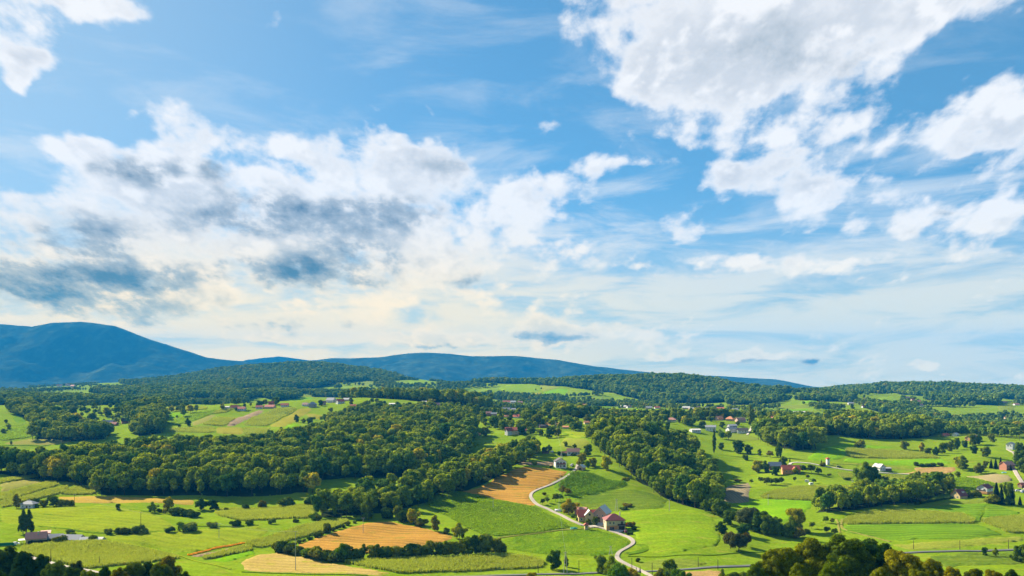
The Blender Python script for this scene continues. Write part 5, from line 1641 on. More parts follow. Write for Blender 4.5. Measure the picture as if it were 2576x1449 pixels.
o = house('cottage with steep maroon roof and yellow gable on the knoll', 'right', 1080, 970, 9.0, 7.6, 2.6, 4.2, 30, 'wall_yellow', 'roof_maroon', 'gable', [('l', -1.6, .9, 1.0, 1.1), ('l', 1.5, .9, 1.0, 1.1), ('l', 0, 3.7, 1.2, 1.2)], (-.42, .0))
boxes('skylight', [(.2, .9, -2.75, -1.9, 4.35, 5.35)], M['trim_white'], o)
boxes('skylight', [(1.6, 2.3, -2.75, -1.9, 4.35, 5.35)], M['trim_white'], o)
o = house('chalet with maroon roof, white gable and orange plinth', 'right', 1690, 865, 8.8, 8.0, 4.6, 2.4, 34, 'wall_white', 'roof_maroon', 'gable', [('l', -1.8, 2.8, 1.1, 1.3), ('l', 1.6, 2.8, 1.1, 1.3), ('f', 0, 2.8, 1.1, 1.3)], (.1, .1))
boxes('plinth', [(-4.47, -4.41, -4.05, 4.05, -1.2, 1.9), (-4.4, 4.47, -4.08, -4.01, -1.2, 1.9)], M['wall_orange'], o)
boxes('balcony_rail', [(-5.5, -5.4, -3.8, 3.8, 2.2, 3.1)], M['wood_dark'], o)
house('brick-red house half hidden by spruces', 4, 2440, 342, 9.5, 8.0, 4.6, 2.6, 18, 'wall_brick', 'roof_salmon', 'gable', row('f', 3, 8, 2.6), (.1, .1))
o = house('big orange house with a broad orange roof on the rise', 4, 2140, 92, 14.0, 10.0, 3.2, 3.6, 32, 'wall_orange', 'roof_orange', 'gable', [('l', -2.4, 1.0, 1.2, 1.2), ('l', 2.4, 1.0, 1.2, 1.2), ('l', 0, 4.0, 1.2, 1.0)] + row('f', 4, 11, 1.0), (.1, .1))
house('white cube-like house with grey roof at the right edge', 4, 2470, 165, 6.8, 6.8, 5.4, 1.8, 35, 'wall_white', 'roof_grey', 'gable', [('l', -1.4, 3.2, 1.0, 1.2), ('l', 1.4, 3.2, 1.0, 1.2), ('f', 0, 3.2, 1.0, 1.2), ('f', 0, .8, 2.2, 2.0)], (.1, .1))
house('red roof peeping in at the right edge below the lane', 'right', 2570, 720, 6, 4.5, 2.2, 1.6, 10, 'wall_brown', 'roof_red', 'gable', [], None)

# the hamlets: (frame, x, base y, length px, wall px, roof px, turn, wall, roof, shape, label)
HAM = [
    (7, 1895, 665, 92, 22, 10, 12, 'wall_white', 'roof_pale', 'gable', 'low white house with a pale roof on the bright knoll'),
    (7, 2045, 652, 95, 36, 18, -14, 'wall_white', 'roof_grey', 'gable', 'two-storey white house with dark grey roof behind the solitary poplar'),
    (7, 2242, 662, 85, 28, 20, 20, 'wall_white', 'roof_grey', 'gable', 'white house with grey roof, left of the pair below the double poplar'),
    (7, 2352, 670, 100, 26, 20, -12, 'wall_white', 'roof_dark', 'gable', 'house with dark roof, right of the pair below the double poplar'),
    (7, 2250, 625, 80, 22, 14, 10, 'wall_grey', 'roof_grey', 'gable', 'grey-roofed house tucked behind the pair below the double poplar'),
    (7, 2128, 548, 62, 18, 22, 30, 'wall_pink', 'roof_orange', 'gable', 'orange-roofed house, first of three on the hamlet crest'),
    (7, 2230, 555, 70, 18, 26, -32, 'wall_pink', 'roof_orange', 'hip', 'broad orange-roofed house, second of three on the hamlet crest'),
    (7, 2330, 566, 85, 20, 24, 14, 'wall_pink', 'roof_salmon', 'gable', 'salmon-roofed house, third of three on the hamlet crest'),
    (7, 1668, 560, 86, 16, 22, -12, 'wall_white', 'roof_salmon', 'hip', 'wide salmon-roofed house left of the bright knoll'),
    (7, 858, 586, 58, 16, 14, 10, 'wall_cream', 'roof_orange', 'gable', 'small salmon-roofed house between two round trees'),
    (7, 1005, 580, 76, 18, 22, 20, 'wall_white', 'roof_grey', 'gable', 'grey-roofed white house beside the single poplar'),
    (7, 905, 665, 72, 16, 18, 4, 'wall_white', 'roof_brown', 'gable', 'brown-roofed house at the end of the sunny meadow'),
    (7, 652, 628, 44, 6, 10, 0, 'wall_cream', 'roof_orange', 'gable', 'little orange roof on the meadow edge'),
    (7, 175, 682, 200, 38, 28, 4, 'wall_cream', 'roof_red', 'gable', 'long red-roofed farmhouse at the top of the spur wood'),
    (7, 182, 528, 60, 16, 20, -24, 'wall_white', 'roof_red', 'gable', 'red-roofed house in the left hamlet'),
    (7, 82, 522, 40, 8, 12, 0, 'wall_cream', 'roof_orange', 'gable', 'small orange roof left of the red-roofed hamlet house'),
    (7, 85, 460, 62, 18, 14, 8, 'wall_cream', 'roof_grey', 'gable', 'grey-roofed house above the left hamlet'),
    (7, 155, 457, 38, 14, 12, -10, 'wall_white', 'roof_grey', 'gable', 'small grey house beside the grey-roofed one'),
    (7, 440, 620, 80, 10, 14, 6, 'wall_brown', 'roof_dark', 'gable', 'dark barn roof before the tan patch'),
    (6, 162, 438, 64, 16, 16, 5, 'wall_white', 'roof_red', 'gable', 'red-roofed house at the left end of the field-top row'),
    (6, 265, 435, 95, 14, 20, -12, 'wall_pink', 'roof_red', 'gable', 'long red-roofed house, second in the field-top row'),
    (6, 278, 402, 54, 18, 18, 12, 'wall_brick', 'roof_red', 'gable', 'red house above the long one in the field-top row'),
    (6, 405, 420, 70, 16, 18, 4, 'wall_white', 'roof_red', 'gable', 'bright red roof in the middle of the field-top row'),
    (6, 606, 412, 56, 14, 18, -18, 'wall_white', 'roof_brown', 'gable', 'white gabled house left of the grey house'),
    (6, 672, 422, 76, 22, 28, 12, 'wall_grey', 'roof_grey', 'hip', 'large grey house at the corner of the yellow field'),
    (6, 780, 402, 40, 24, 16, 10, 'wall_pink', 'roof_brown', 'gable', 'pinkish house behind the grey house'),
    (6, 850, 376, 80, 18, 26, -24, 'wall_white', 'roof_grey', 'gable', 'white house with dark roof, highest of the ridge hamlet'),
    (6, 937, 390, 70, 22, 24, 34, 'wall_white', 'roof_red', 'gable', 'white house with red roof in the ridge hamlet'),
    (6, 1005, 362, 66, 12, 14, 0, 'wall_cream', 'roof_pale', 'gable', 'pale roof between garden trees in the ridge hamlet'),
    (6, 1062, 422, 54, 8, 12, 8, 'wall_cream', 'roof_red', 'gable', 'bright red low roof in the copse gardens'),
    (6, 1452, 420, 84, 26, 6, -4, 'wall_white', 'roof_pale', 'gable', 'long flat white house under the ridge wood'),
    (6, 1490, 452, 76, 10, 12, 2, 'wall_pink', 'roof_red', 'gable', 'salmon low roof below the flat white house'),
    (6, 1745, 402, 40, 30, 6, 20, 'wall_white', 'roof_pale', 'gable', 'tall white house under the ridge wood'),
    (6, 1872, 412, 44, 16, 14, 6, 'wall_pink', 'roof_salmon', 'gable', 'small salmon house right of the tall white one'),
    (6, 1970, 436, 80, 12, 16, 3, 'wall_pink', 'roof_red', 'gable', 'long salmon-red roof before the ridge wood'),
    (6, 1856, 456, 52, 6, 12, 0, 'wall_cream', 'roof_salmon', 'gable', 'low salmon roof over the copse'),
    (6, 2362, 506, 48, 28, 14, 8, 'wall_brick', 'roof_salmon', 'gable', 'brick house, left of the brick pair'),
    (6, 2412, 510, 54, 22, 14, -4, 'wall_brick', 'roof_grey', 'gable', 'grey-roofed brick house, right of the brick pair'),
    (6, 2532, 456, 66, 16, 14, 6, 'wall_cream', 'roof_grey', 'gable', 'cream house with grey roof at the end of the ridge wood'),
    (6, 2245, 698, 66, 4, 18, 10, 'wall_cream', 'roof_orange', 'hip', 'salmon roof just above the long dark wood'),
    (6, 2555, 690, 60, 40, 28, 30, 'wall_white', 'roof_maroon', 'gable', 'white house with maroon roof at the spur wood top'),
    (6, 2105, 460, 40, 10, 16, 40, 'wall_cream', 'roof_pale', 'gable', 'small pale house below the ridge wood'),
    (6, 2210, 472, 34, 12, 14, 0, 'wall_pink', 'roof_salmon', 'gable', 'small pink house below the ridge wood'),
    (5, 1068, 615, 105, 18, 26, 6, 'wall_brown', 'roof_grey', 'gable', 'grey barn of the hidden farmstead'),
    (5, 1130, 625, 70, 14, 22, -10, 'wall_brick', 'roof_red', 'gable', 'red-roofed house of the hidden farmstead'),
    (5, 1240, 602, 60, 24, 28, 30, 'wall_brick', 'roof_dark', 'gable', 'brown gabled house right of the hidden farmstead'),
    (5, 2335, 452, 70, 12, 20, 8, 'wall_pink', 'roof_red', 'gable', 'red roof at the left of the far field-top row'),
    (5, 2406, 475, 76, 18, 20, -4, 'wall_white', 'roof_red', 'gable', 'white house with red roof above the maize block'),
    (5, 2265, 460, 26, 20, 8, 0, 'wall_white', 'roof_pale', 'gable', 'tiny white house left of the far red roofs'),
    (5, 1635, 396, 50, 6, 8, 4, 'wall_white', 'roof_pale', 'gable', 'low white shed roof in the far tree belt'),
    (8, 210, 550, 100, 20, 22, 14, 'wall_orange', 'roof_red', 'gable', 'orange-walled house at the left of the village roofs'),
    (8, 298, 552, 58, 18, 16, -6, 'wall_pink', 'roof_red', 'gable', 'small red-roofed house beside the orange-walled one'),
    (8, 440, 530, 100, 8, 12, 0, 'wall_grey', 'roof_pale', 'gable', 'long pale roof in the village'),
    (8, 490, 532, 62, 18, 18, 24, 'wall_white', 'roof_orange', 'gable', 'white house with orange roof in the village'),
    (8, 565, 536, 40, 8, 14, 0, 'wall_cream', 'roof_orange', 'gable', 'bright orange roof right in the village'),
    (8, 425, 485, 105, 14, 8, 2, 'wall_white', 'roof_pale', 'gable', 'long white hall behind the village'),
    (8, 918, 402, 50, 16, 12, -8, 'wall_white', 'roof_grey', 'gable', 'grey farmhouse on the pale hillside'),
    (8, 1066, 356, 46, 10, 12, 10, 'wall_cream', 'roof_salmon', 'gable', 'tan farmhouse on top of the pale hillside'),
    (8, 1040, 428, 36, 12, 12, 20, 'wall_white', 'roof_red', 'gable', 'small white house below the hillside farms'),
    (8, 1462, 346, 40, 12, 14, 0, 'wall_white', 'roof_salmon', 'gable', 'topmost house on the wooded right hillside'),
    (8, 1510, 362, 36, 10, 12, 20, 'wall_pink', 'roof_red', 'gable', 'second house down the wooded right hillside'),
    (8, 1570, 386, 32, 16, 16, -20, 'wall_pink', 'roof_salmon', 'gable', 'third house down the wooded right hillside'),
    (8, 1588, 416, 40, 14, 14, 10, 'wall_white', 'roof_salmon', 'gable', 'fourth house down the wooded right hillside'),
    (8, 1612, 466, 56, 12, 14, 0, 'wall_pink', 'roof_salmon', 'gable', 'lowest house on the wooded right hillside'),
    (8, 1780, 530, 60, 12, 16, 8, 'wall_white', 'roof_orange', 'gable', 'left of two salmon houses in the right valley'),
    (8, 1830, 530, 56, 10, 14, -8, 'wall_cream', 'roof_salmon', 'gable', 'right of two salmon houses in the right valley'),
    (8, 1970, 522, 40, 16, 16, 20, 'wall_white', 'roof_orange', 'gable', 'white house with orange roof on the right valley side'),
    (8, 2412, 535, 38, 8, 12, 0, 'wall_cream', 'roof_orange', 'gable', 'orange roof near the right edge of the valley'),
    (8, 2432, 500, 54, 10, 12, 10, 'wall_pink', 'roof_salmon', 'gable', 'salmon house near the right edge of the valley'),
    (8, 2482, 550, 50, 10, 12, -10, 'wall_grey', 'roof_grey', 'gable', 'grey house near the right edge of the valley'),
    (8, 2145, 367, 30, 6, 10, 0, 'wall_cream', 'roof_orange', 'gable', 'tiny orange roof under the right forest'),
    (8, 2390, 383, 38, 8, 10, 10, 'wall_grey', 'roof_salmon', 'gable', 'tiny house above the striped orchard'),
    (8, 2505, 405, 46, 8, 12, 0, 'wall_white', 'roof_salmon', 'gable', 'tiny salmon-roofed house right of the striped orchard'),
    (8, 1468, 682, 62, 22, 22, 30, 'wall_white', 'roof_pale', 'gable', 'white gabled house at the edge of the broad wood'),
    (8, 1592, 696, 70, 22, 26, -24, 'wall_brick', 'roof_brown', 'gable', 'brown-red house beside the broad wood'),
    (8, 1828, 702, 54, 12, 16, 6, 'wall_pink', 'roof_red', 'gable', 'red roof left of the big orange house'),
    (8, 1925, 702, 40, 18, 16, 36, 'wall_white', 'roof_pale', 'gable', 'narrow white house left of the big orange house'),
    (8, 604, 322, 48, 8, 10, 0, 'wall_pink', 'roof_salmon', 'gable', 'pink house high on the far saddle'),
    (8, 1118, 616, 60, 10, 14, 20, 'wall_grey', 'roof_pale', 'gable', 'pale roof hidden in the broad wood'),
    (6, 652, 222, 40, 10, 12, 0, 'wall_white', 'roof_red', 'gable', 'red roof at the foot of the far forest hill'),
    (6, 585, 232, 40, 12, 12, 20, 'wall_white', 'roof_pale', 'gable', 'white house at the foot of the far forest hill'),
    (6, 705, 308, 44, 8, 10, 0, 'wall_pink', 'roof_salmon', 'gable', 'salmon roof at the end of the olive strip'),
    (6, 480, 300, 60, 8, 8, 0, 'wall_white', 'roof_salmon', 'gable', 'pale house at the edge of the olive strip'),
]
for i, (x, y) in enumerate([(85, 385), (148, 386), (218, 390), (680, 412), (830, 416), (1210, 430), (1258, 430), (1452, 440), (1530, 440), (1810, 440), (1920, 440), (2010, 446), (2140, 448), (2276, 458), (2380, 476), (2530, 490), (2440, 470), (1870, 450)]):
    HAM.append((7, x, y, random.Random(i).choice([44, 50, 58, 70]), 13, 12, random.Random(i + 9).uniform(-25, 25), ['wall_white', 'wall_pink', 'wall_white', 'wall_cream'][i % 4], ['roof_red', 'roof_grey', 'roof_salmon', 'roof_pale'][(i * 7) % 4], 'gable',
                None))
_far_i = 0
ORDH = ['first', 'second', 'third', 'fourth', 'fifth', 'sixth', 'seventh', 'eighth', 'ninth', 'tenth', 'eleventh', 'twelfth', 'thirteenth', 'fourteenth', 'fifteenth', 'sixteenth', 'seventeenth', 'eighteenth', 'nineteenth', 'twentieth', 'twenty-first', 'twenty-second', 'twenty-third', 'twenty-fourth']
for k, x, y, lp, wp, rp, deg, wall, roof, shape, lab in HAM:
    px, py = fr(k, x, y)
    X, Y, Z = spot(px, py)
    s = FR[k][2] * Y / F
    L = lp * s; hw = max(wp * s, 1.8); hr = max(rp * s * .9, 1.0)
    L = min(max(L, 6.5), 24); W = min(max(L * .72, 5.5), 9.5)
    grp = None
    if lab is None:
        lab = '%s house from the left in the far village under the forest hill' % ORDH[_far_i]; _far_i += 1
        grp = 'houses of the far village under the forest hill'
    big = lp * FR[k][2] > 12
    wins = (row('f', 3 if L > 10 else 2, L * .8, hw * .35, 1.0, min(1.2, hw * .4)) + [('l', 0, hw * .35, 1.0, min(1.2, hw * .4)), ('r', 0, hw * .35, 1.0, min(1.2, hw * .4))]) if hw > 2.2 else []
    house(lab, k, x, y, L, W, hw, hr, deg, wall, roof, shape, wins if big else wins[:2], (.2, .1) if big else None, None, group=grp)
# the village at the far left under the mountain
rnd2 = random.Random(12)
vill = sorted((rnd2.uniform(180, 780), ) for _ in range(22))
for i, (x,) in enumerate(vill):
    y = 205 + rnd2.uniform(-18, 34) + (x - 180) * .01
    house('%s house from the left in the pale village at the foot of the mountain' % ORDH[i], 5, x, y, rnd2.uniform(11, 20), 10, rnd2.uniform(4, 7), 4, rnd2.uniform(-30, 30), rnd2.choice(['wall_white', 'wall_white', 'wall_pink']), rnd2.choice(['roof_pale', 'roof_red', 'roof_salmon', 'roof_grey']), 'gable', [('f', 0, 1.5, 2.0, 1.6)], None, None, group='houses of the pale village under the mountain')
# ---------------------------------------------------------------- single trees and bushes
NAME = {'broad': 'broadleaf_tree', 'near': 'broadleaf_tree', 'wood': 'broadleaf_tree', 'bush': 'bush', 'fruit': 'fruit_tree', 'poplar': 'poplar_tree', 'spruce': 'spruce_tree', 'willow': 'willow_tree', 'lime': 'lime_tree', 'far': 'broadleaf_tree'}
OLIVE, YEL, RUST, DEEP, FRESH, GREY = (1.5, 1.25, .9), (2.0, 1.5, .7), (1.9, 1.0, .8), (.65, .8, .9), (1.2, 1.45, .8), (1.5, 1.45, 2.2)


def grow(k, kind, x, y, hpx, label, tint=None, wide=1.0, var=None, group=None, name=None, d=None):
    px, py = fr(k, x, y)
    X, Y, Z = spot(px, py) if d is None else at(px, d)
    h = hpx * FR[k][2] * Y / F
    cat = 'bush' if kind == 'bush' else 'tree'
    return plant(kind, px, py, h, label, name or NAME[kind], cat, group, var, tint, wide, d=Y)


for row in [
    # left meadows (frame 1)
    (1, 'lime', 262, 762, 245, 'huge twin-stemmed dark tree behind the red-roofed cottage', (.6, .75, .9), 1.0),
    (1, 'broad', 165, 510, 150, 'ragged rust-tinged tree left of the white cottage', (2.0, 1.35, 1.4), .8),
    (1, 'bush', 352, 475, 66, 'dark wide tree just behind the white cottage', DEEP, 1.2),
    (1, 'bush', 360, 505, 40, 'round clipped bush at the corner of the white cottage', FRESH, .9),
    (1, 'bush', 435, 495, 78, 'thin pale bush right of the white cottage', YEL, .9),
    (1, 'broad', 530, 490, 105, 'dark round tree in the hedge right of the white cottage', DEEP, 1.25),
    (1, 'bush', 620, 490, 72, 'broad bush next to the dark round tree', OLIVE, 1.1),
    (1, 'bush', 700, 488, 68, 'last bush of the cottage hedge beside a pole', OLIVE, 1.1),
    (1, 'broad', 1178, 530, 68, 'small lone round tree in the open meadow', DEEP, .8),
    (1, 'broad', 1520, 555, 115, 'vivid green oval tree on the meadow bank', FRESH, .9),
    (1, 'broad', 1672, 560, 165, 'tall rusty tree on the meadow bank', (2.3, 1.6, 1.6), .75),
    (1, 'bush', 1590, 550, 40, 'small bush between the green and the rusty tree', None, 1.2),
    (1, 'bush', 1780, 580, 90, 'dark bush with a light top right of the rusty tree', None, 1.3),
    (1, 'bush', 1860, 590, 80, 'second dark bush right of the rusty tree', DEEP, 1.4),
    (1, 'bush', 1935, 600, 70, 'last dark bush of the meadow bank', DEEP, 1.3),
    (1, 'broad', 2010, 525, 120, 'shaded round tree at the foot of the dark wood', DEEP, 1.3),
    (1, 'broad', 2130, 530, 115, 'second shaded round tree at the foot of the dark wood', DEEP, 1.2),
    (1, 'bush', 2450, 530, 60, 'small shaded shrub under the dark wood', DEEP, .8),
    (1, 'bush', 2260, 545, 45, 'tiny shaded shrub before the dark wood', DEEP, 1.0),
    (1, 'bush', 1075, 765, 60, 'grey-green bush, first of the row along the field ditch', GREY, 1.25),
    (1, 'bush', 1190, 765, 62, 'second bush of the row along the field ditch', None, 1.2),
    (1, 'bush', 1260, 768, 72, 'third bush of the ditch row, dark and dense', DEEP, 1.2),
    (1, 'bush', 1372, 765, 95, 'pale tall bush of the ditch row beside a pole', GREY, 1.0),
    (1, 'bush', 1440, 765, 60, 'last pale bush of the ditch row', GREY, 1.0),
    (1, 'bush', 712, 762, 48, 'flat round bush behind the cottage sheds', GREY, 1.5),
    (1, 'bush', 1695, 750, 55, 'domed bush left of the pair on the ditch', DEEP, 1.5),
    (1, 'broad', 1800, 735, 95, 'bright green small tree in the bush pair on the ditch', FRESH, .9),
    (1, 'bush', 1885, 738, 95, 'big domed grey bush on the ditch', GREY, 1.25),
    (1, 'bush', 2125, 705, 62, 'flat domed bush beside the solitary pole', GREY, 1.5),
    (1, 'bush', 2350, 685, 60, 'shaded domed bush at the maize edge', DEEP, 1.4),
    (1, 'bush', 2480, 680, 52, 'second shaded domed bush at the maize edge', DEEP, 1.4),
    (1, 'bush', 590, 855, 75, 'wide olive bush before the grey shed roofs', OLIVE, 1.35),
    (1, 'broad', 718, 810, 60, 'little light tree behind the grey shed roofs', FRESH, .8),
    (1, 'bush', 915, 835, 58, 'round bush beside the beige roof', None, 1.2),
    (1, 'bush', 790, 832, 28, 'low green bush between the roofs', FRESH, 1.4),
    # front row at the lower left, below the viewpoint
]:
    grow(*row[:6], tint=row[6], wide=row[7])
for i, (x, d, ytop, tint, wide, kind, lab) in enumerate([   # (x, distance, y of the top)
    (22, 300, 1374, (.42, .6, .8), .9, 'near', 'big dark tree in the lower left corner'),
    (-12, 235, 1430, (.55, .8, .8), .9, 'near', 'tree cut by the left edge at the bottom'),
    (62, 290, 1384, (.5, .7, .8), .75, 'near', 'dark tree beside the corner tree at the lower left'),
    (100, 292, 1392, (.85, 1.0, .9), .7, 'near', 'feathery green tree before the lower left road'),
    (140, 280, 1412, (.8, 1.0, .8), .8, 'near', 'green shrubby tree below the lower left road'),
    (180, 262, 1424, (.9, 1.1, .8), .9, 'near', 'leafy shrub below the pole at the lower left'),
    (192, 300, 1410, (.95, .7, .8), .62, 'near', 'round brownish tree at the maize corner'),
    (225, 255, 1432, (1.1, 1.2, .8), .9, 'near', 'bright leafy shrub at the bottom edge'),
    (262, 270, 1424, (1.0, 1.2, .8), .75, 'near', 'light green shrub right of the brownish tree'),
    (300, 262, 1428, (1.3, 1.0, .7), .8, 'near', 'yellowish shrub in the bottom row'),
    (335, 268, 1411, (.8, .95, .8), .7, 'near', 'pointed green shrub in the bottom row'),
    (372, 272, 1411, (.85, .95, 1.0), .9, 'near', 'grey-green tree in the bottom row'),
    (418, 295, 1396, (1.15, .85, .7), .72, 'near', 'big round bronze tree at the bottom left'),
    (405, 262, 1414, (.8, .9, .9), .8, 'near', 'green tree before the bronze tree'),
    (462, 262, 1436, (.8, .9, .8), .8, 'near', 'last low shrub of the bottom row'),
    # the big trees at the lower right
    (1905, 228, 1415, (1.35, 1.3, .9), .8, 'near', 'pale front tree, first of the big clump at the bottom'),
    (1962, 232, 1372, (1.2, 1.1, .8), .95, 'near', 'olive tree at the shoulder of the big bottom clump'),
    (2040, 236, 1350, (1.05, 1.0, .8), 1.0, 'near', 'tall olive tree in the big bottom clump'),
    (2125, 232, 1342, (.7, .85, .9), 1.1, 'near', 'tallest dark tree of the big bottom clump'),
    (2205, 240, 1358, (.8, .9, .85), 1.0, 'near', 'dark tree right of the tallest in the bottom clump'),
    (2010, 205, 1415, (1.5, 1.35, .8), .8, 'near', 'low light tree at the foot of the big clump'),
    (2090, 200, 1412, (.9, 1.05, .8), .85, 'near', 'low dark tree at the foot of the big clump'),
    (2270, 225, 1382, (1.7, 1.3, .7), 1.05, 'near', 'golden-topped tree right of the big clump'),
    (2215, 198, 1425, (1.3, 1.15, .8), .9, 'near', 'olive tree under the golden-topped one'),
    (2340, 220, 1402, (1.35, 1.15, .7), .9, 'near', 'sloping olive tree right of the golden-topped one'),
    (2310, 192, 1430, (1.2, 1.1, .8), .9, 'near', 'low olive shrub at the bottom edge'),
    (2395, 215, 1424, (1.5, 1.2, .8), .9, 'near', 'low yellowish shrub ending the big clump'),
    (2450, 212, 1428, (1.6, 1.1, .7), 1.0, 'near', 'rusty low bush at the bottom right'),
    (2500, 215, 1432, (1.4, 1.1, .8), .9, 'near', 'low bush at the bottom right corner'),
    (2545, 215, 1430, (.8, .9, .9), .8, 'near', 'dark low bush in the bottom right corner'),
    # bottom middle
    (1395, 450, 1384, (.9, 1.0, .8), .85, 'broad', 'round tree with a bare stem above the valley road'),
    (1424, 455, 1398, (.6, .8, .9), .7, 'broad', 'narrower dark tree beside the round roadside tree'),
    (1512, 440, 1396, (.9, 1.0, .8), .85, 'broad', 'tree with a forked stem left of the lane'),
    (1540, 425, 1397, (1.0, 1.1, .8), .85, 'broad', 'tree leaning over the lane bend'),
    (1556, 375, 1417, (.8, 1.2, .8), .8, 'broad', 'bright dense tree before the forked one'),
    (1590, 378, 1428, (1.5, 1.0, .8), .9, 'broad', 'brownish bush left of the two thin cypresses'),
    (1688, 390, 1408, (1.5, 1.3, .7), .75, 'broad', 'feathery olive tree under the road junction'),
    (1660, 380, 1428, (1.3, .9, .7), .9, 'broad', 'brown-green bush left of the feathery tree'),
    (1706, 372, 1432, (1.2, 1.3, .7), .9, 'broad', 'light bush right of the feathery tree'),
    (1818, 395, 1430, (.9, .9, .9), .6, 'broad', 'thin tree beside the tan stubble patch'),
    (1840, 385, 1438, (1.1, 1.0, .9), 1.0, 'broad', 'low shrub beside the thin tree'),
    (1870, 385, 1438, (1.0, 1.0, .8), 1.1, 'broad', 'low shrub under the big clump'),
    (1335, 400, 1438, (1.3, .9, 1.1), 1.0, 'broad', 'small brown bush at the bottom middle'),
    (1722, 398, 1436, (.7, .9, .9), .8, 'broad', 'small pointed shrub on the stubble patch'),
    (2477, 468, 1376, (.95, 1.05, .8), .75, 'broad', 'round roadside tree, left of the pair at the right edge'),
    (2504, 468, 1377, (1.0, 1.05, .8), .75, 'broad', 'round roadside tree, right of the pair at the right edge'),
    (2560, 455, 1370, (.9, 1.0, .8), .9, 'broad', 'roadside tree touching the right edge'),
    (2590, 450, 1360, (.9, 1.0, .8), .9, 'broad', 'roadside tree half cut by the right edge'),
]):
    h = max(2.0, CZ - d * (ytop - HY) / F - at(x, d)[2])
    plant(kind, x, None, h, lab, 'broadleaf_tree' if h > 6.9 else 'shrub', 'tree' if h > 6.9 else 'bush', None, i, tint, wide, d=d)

# hedge round the brown grain field
hedge = [(345, 905, 95), (420, 915, 115), (470, 925, 90), (545, 935, 85), (600, 945, 70), (650, 960, 100), (720, 980, 120), (790, 990, 100), (860, 1000, 85), (910, 1000, 110), (960, 995, 165), (1010, 985, 150), (1060, 985, 110), (1110, 985, 100), (1160, 975, 140), (1250, 975, 130), (1300, 975, 140),
         (1360, 975, 110), (1420, 970, 115), (1480, 965, 120), (1540, 965, 110), (1610, 960, 130), (1670, 955, 110), (1740, 950, 120), (1810, 950, 150), (1880, 948, 130), (1950, 945, 140), (2020, 940, 130), (2090, 938, 140), (2160, 935, 165), (2230, 930, 180), (2300, 928, 190), (2370, 925, 170), (2430, 920, 140), (2460, 918, 100)]
rnd = random.Random(4)
for i, (x, y, h) in enumerate(hedge):
    big = h > 125
    grow(2, 'broad' if big else 'bush', x, y, h * 1.05, '%s %s from the left in the hedge below the brown grain field' % (ORD[i], 'tree' if big else 'bush'),
         rnd.choice([None, OLIVE, DEEP, FRESH, (1.4, 1.2, .8), YEL if 1500 < x < 2300 else None]), .95 if big else 1.15, None, 'hedge below the brown grain field')
for x, y, h, lab, tint, w in [
    (1500, 590, 130, 'bushy tree at the top corner of the brown grain field', OLIVE, .9), (1560, 620, 110, 'dark bush behind the grain field corner', DEEP, 1.1), (1640, 640, 150, 'yellow-topped tree at the grain field edge', (1.7, 1.4, .7), .85),
    (1850, 715, 165, 'lone tree with brown tones between grain and green crop', (1.6, 1.2, .9), .85), (1720, 660, 80, 'low bush along the grain field edge', OLIVE, 1.2), (2080, 780, 155, 'round olive tree on the grain field edge', OLIVE, 1.0), (1960, 735, 60, 'small bush between two field-edge trees', None, 1.1),
    (1210, 600, 240, 'dark conical tree at the tip of the spur wood', DEEP, .75), (1380, 590, 110, 'shaded tree beside the conical one', DEEP, .95), (815, 720, 100, 'thin grey bush on the bright maize strip', (1.4, 1.2, 1.2), .8), (690, 600, 70, 'leafy bush at the left end of the spur wood', FRESH, 1.0), (740, 605, 60, 'bush under the spur wood end', OLIVE, 1.0),
    (285, 640, 58, 'whitish bush on the ditch before the spur wood', (2.0, 1.9, 3.0), 1.0), (420, 475, 90, 'shaded round bush behind the shaded maize', DEEP, 1.5), (655, 460, 95, 'shaded tree left of the spur wood', DEEP, 1.0), (195, 490, 85, 'reddish shaded bush behind the shaded maize', (1.5, 1.0, 1.2), .9), (30, 500, 55, 'tiny shaded bush behind the maize', DEEP, 1.0), (520, 625, 35, 'low bush on the ditch bank', None, 1.4), (70, 640, 40, 'small bush on the ditch bank', None, 1.3)]:
    kind = 'bush' if h < 120 else 'broad'
    grow(2, kind, x, y, h, lab, tint, w)
for i in range(16):                      # weedy bank between maize and grain
    t = i / 15
    grow(2, 'bush', 330 + 800 * t + rnd.uniform(-8, 8), 905 - 295 * t + rnd.uniform(-5, 5), rnd.uniform(26, 44), ORD[i] + ' low shrub from the left on the weedy bank between bright maize and grain', rnd.choice([None, OLIVE, FRESH]), 1.3, None, 'shrubs on the weedy bank')

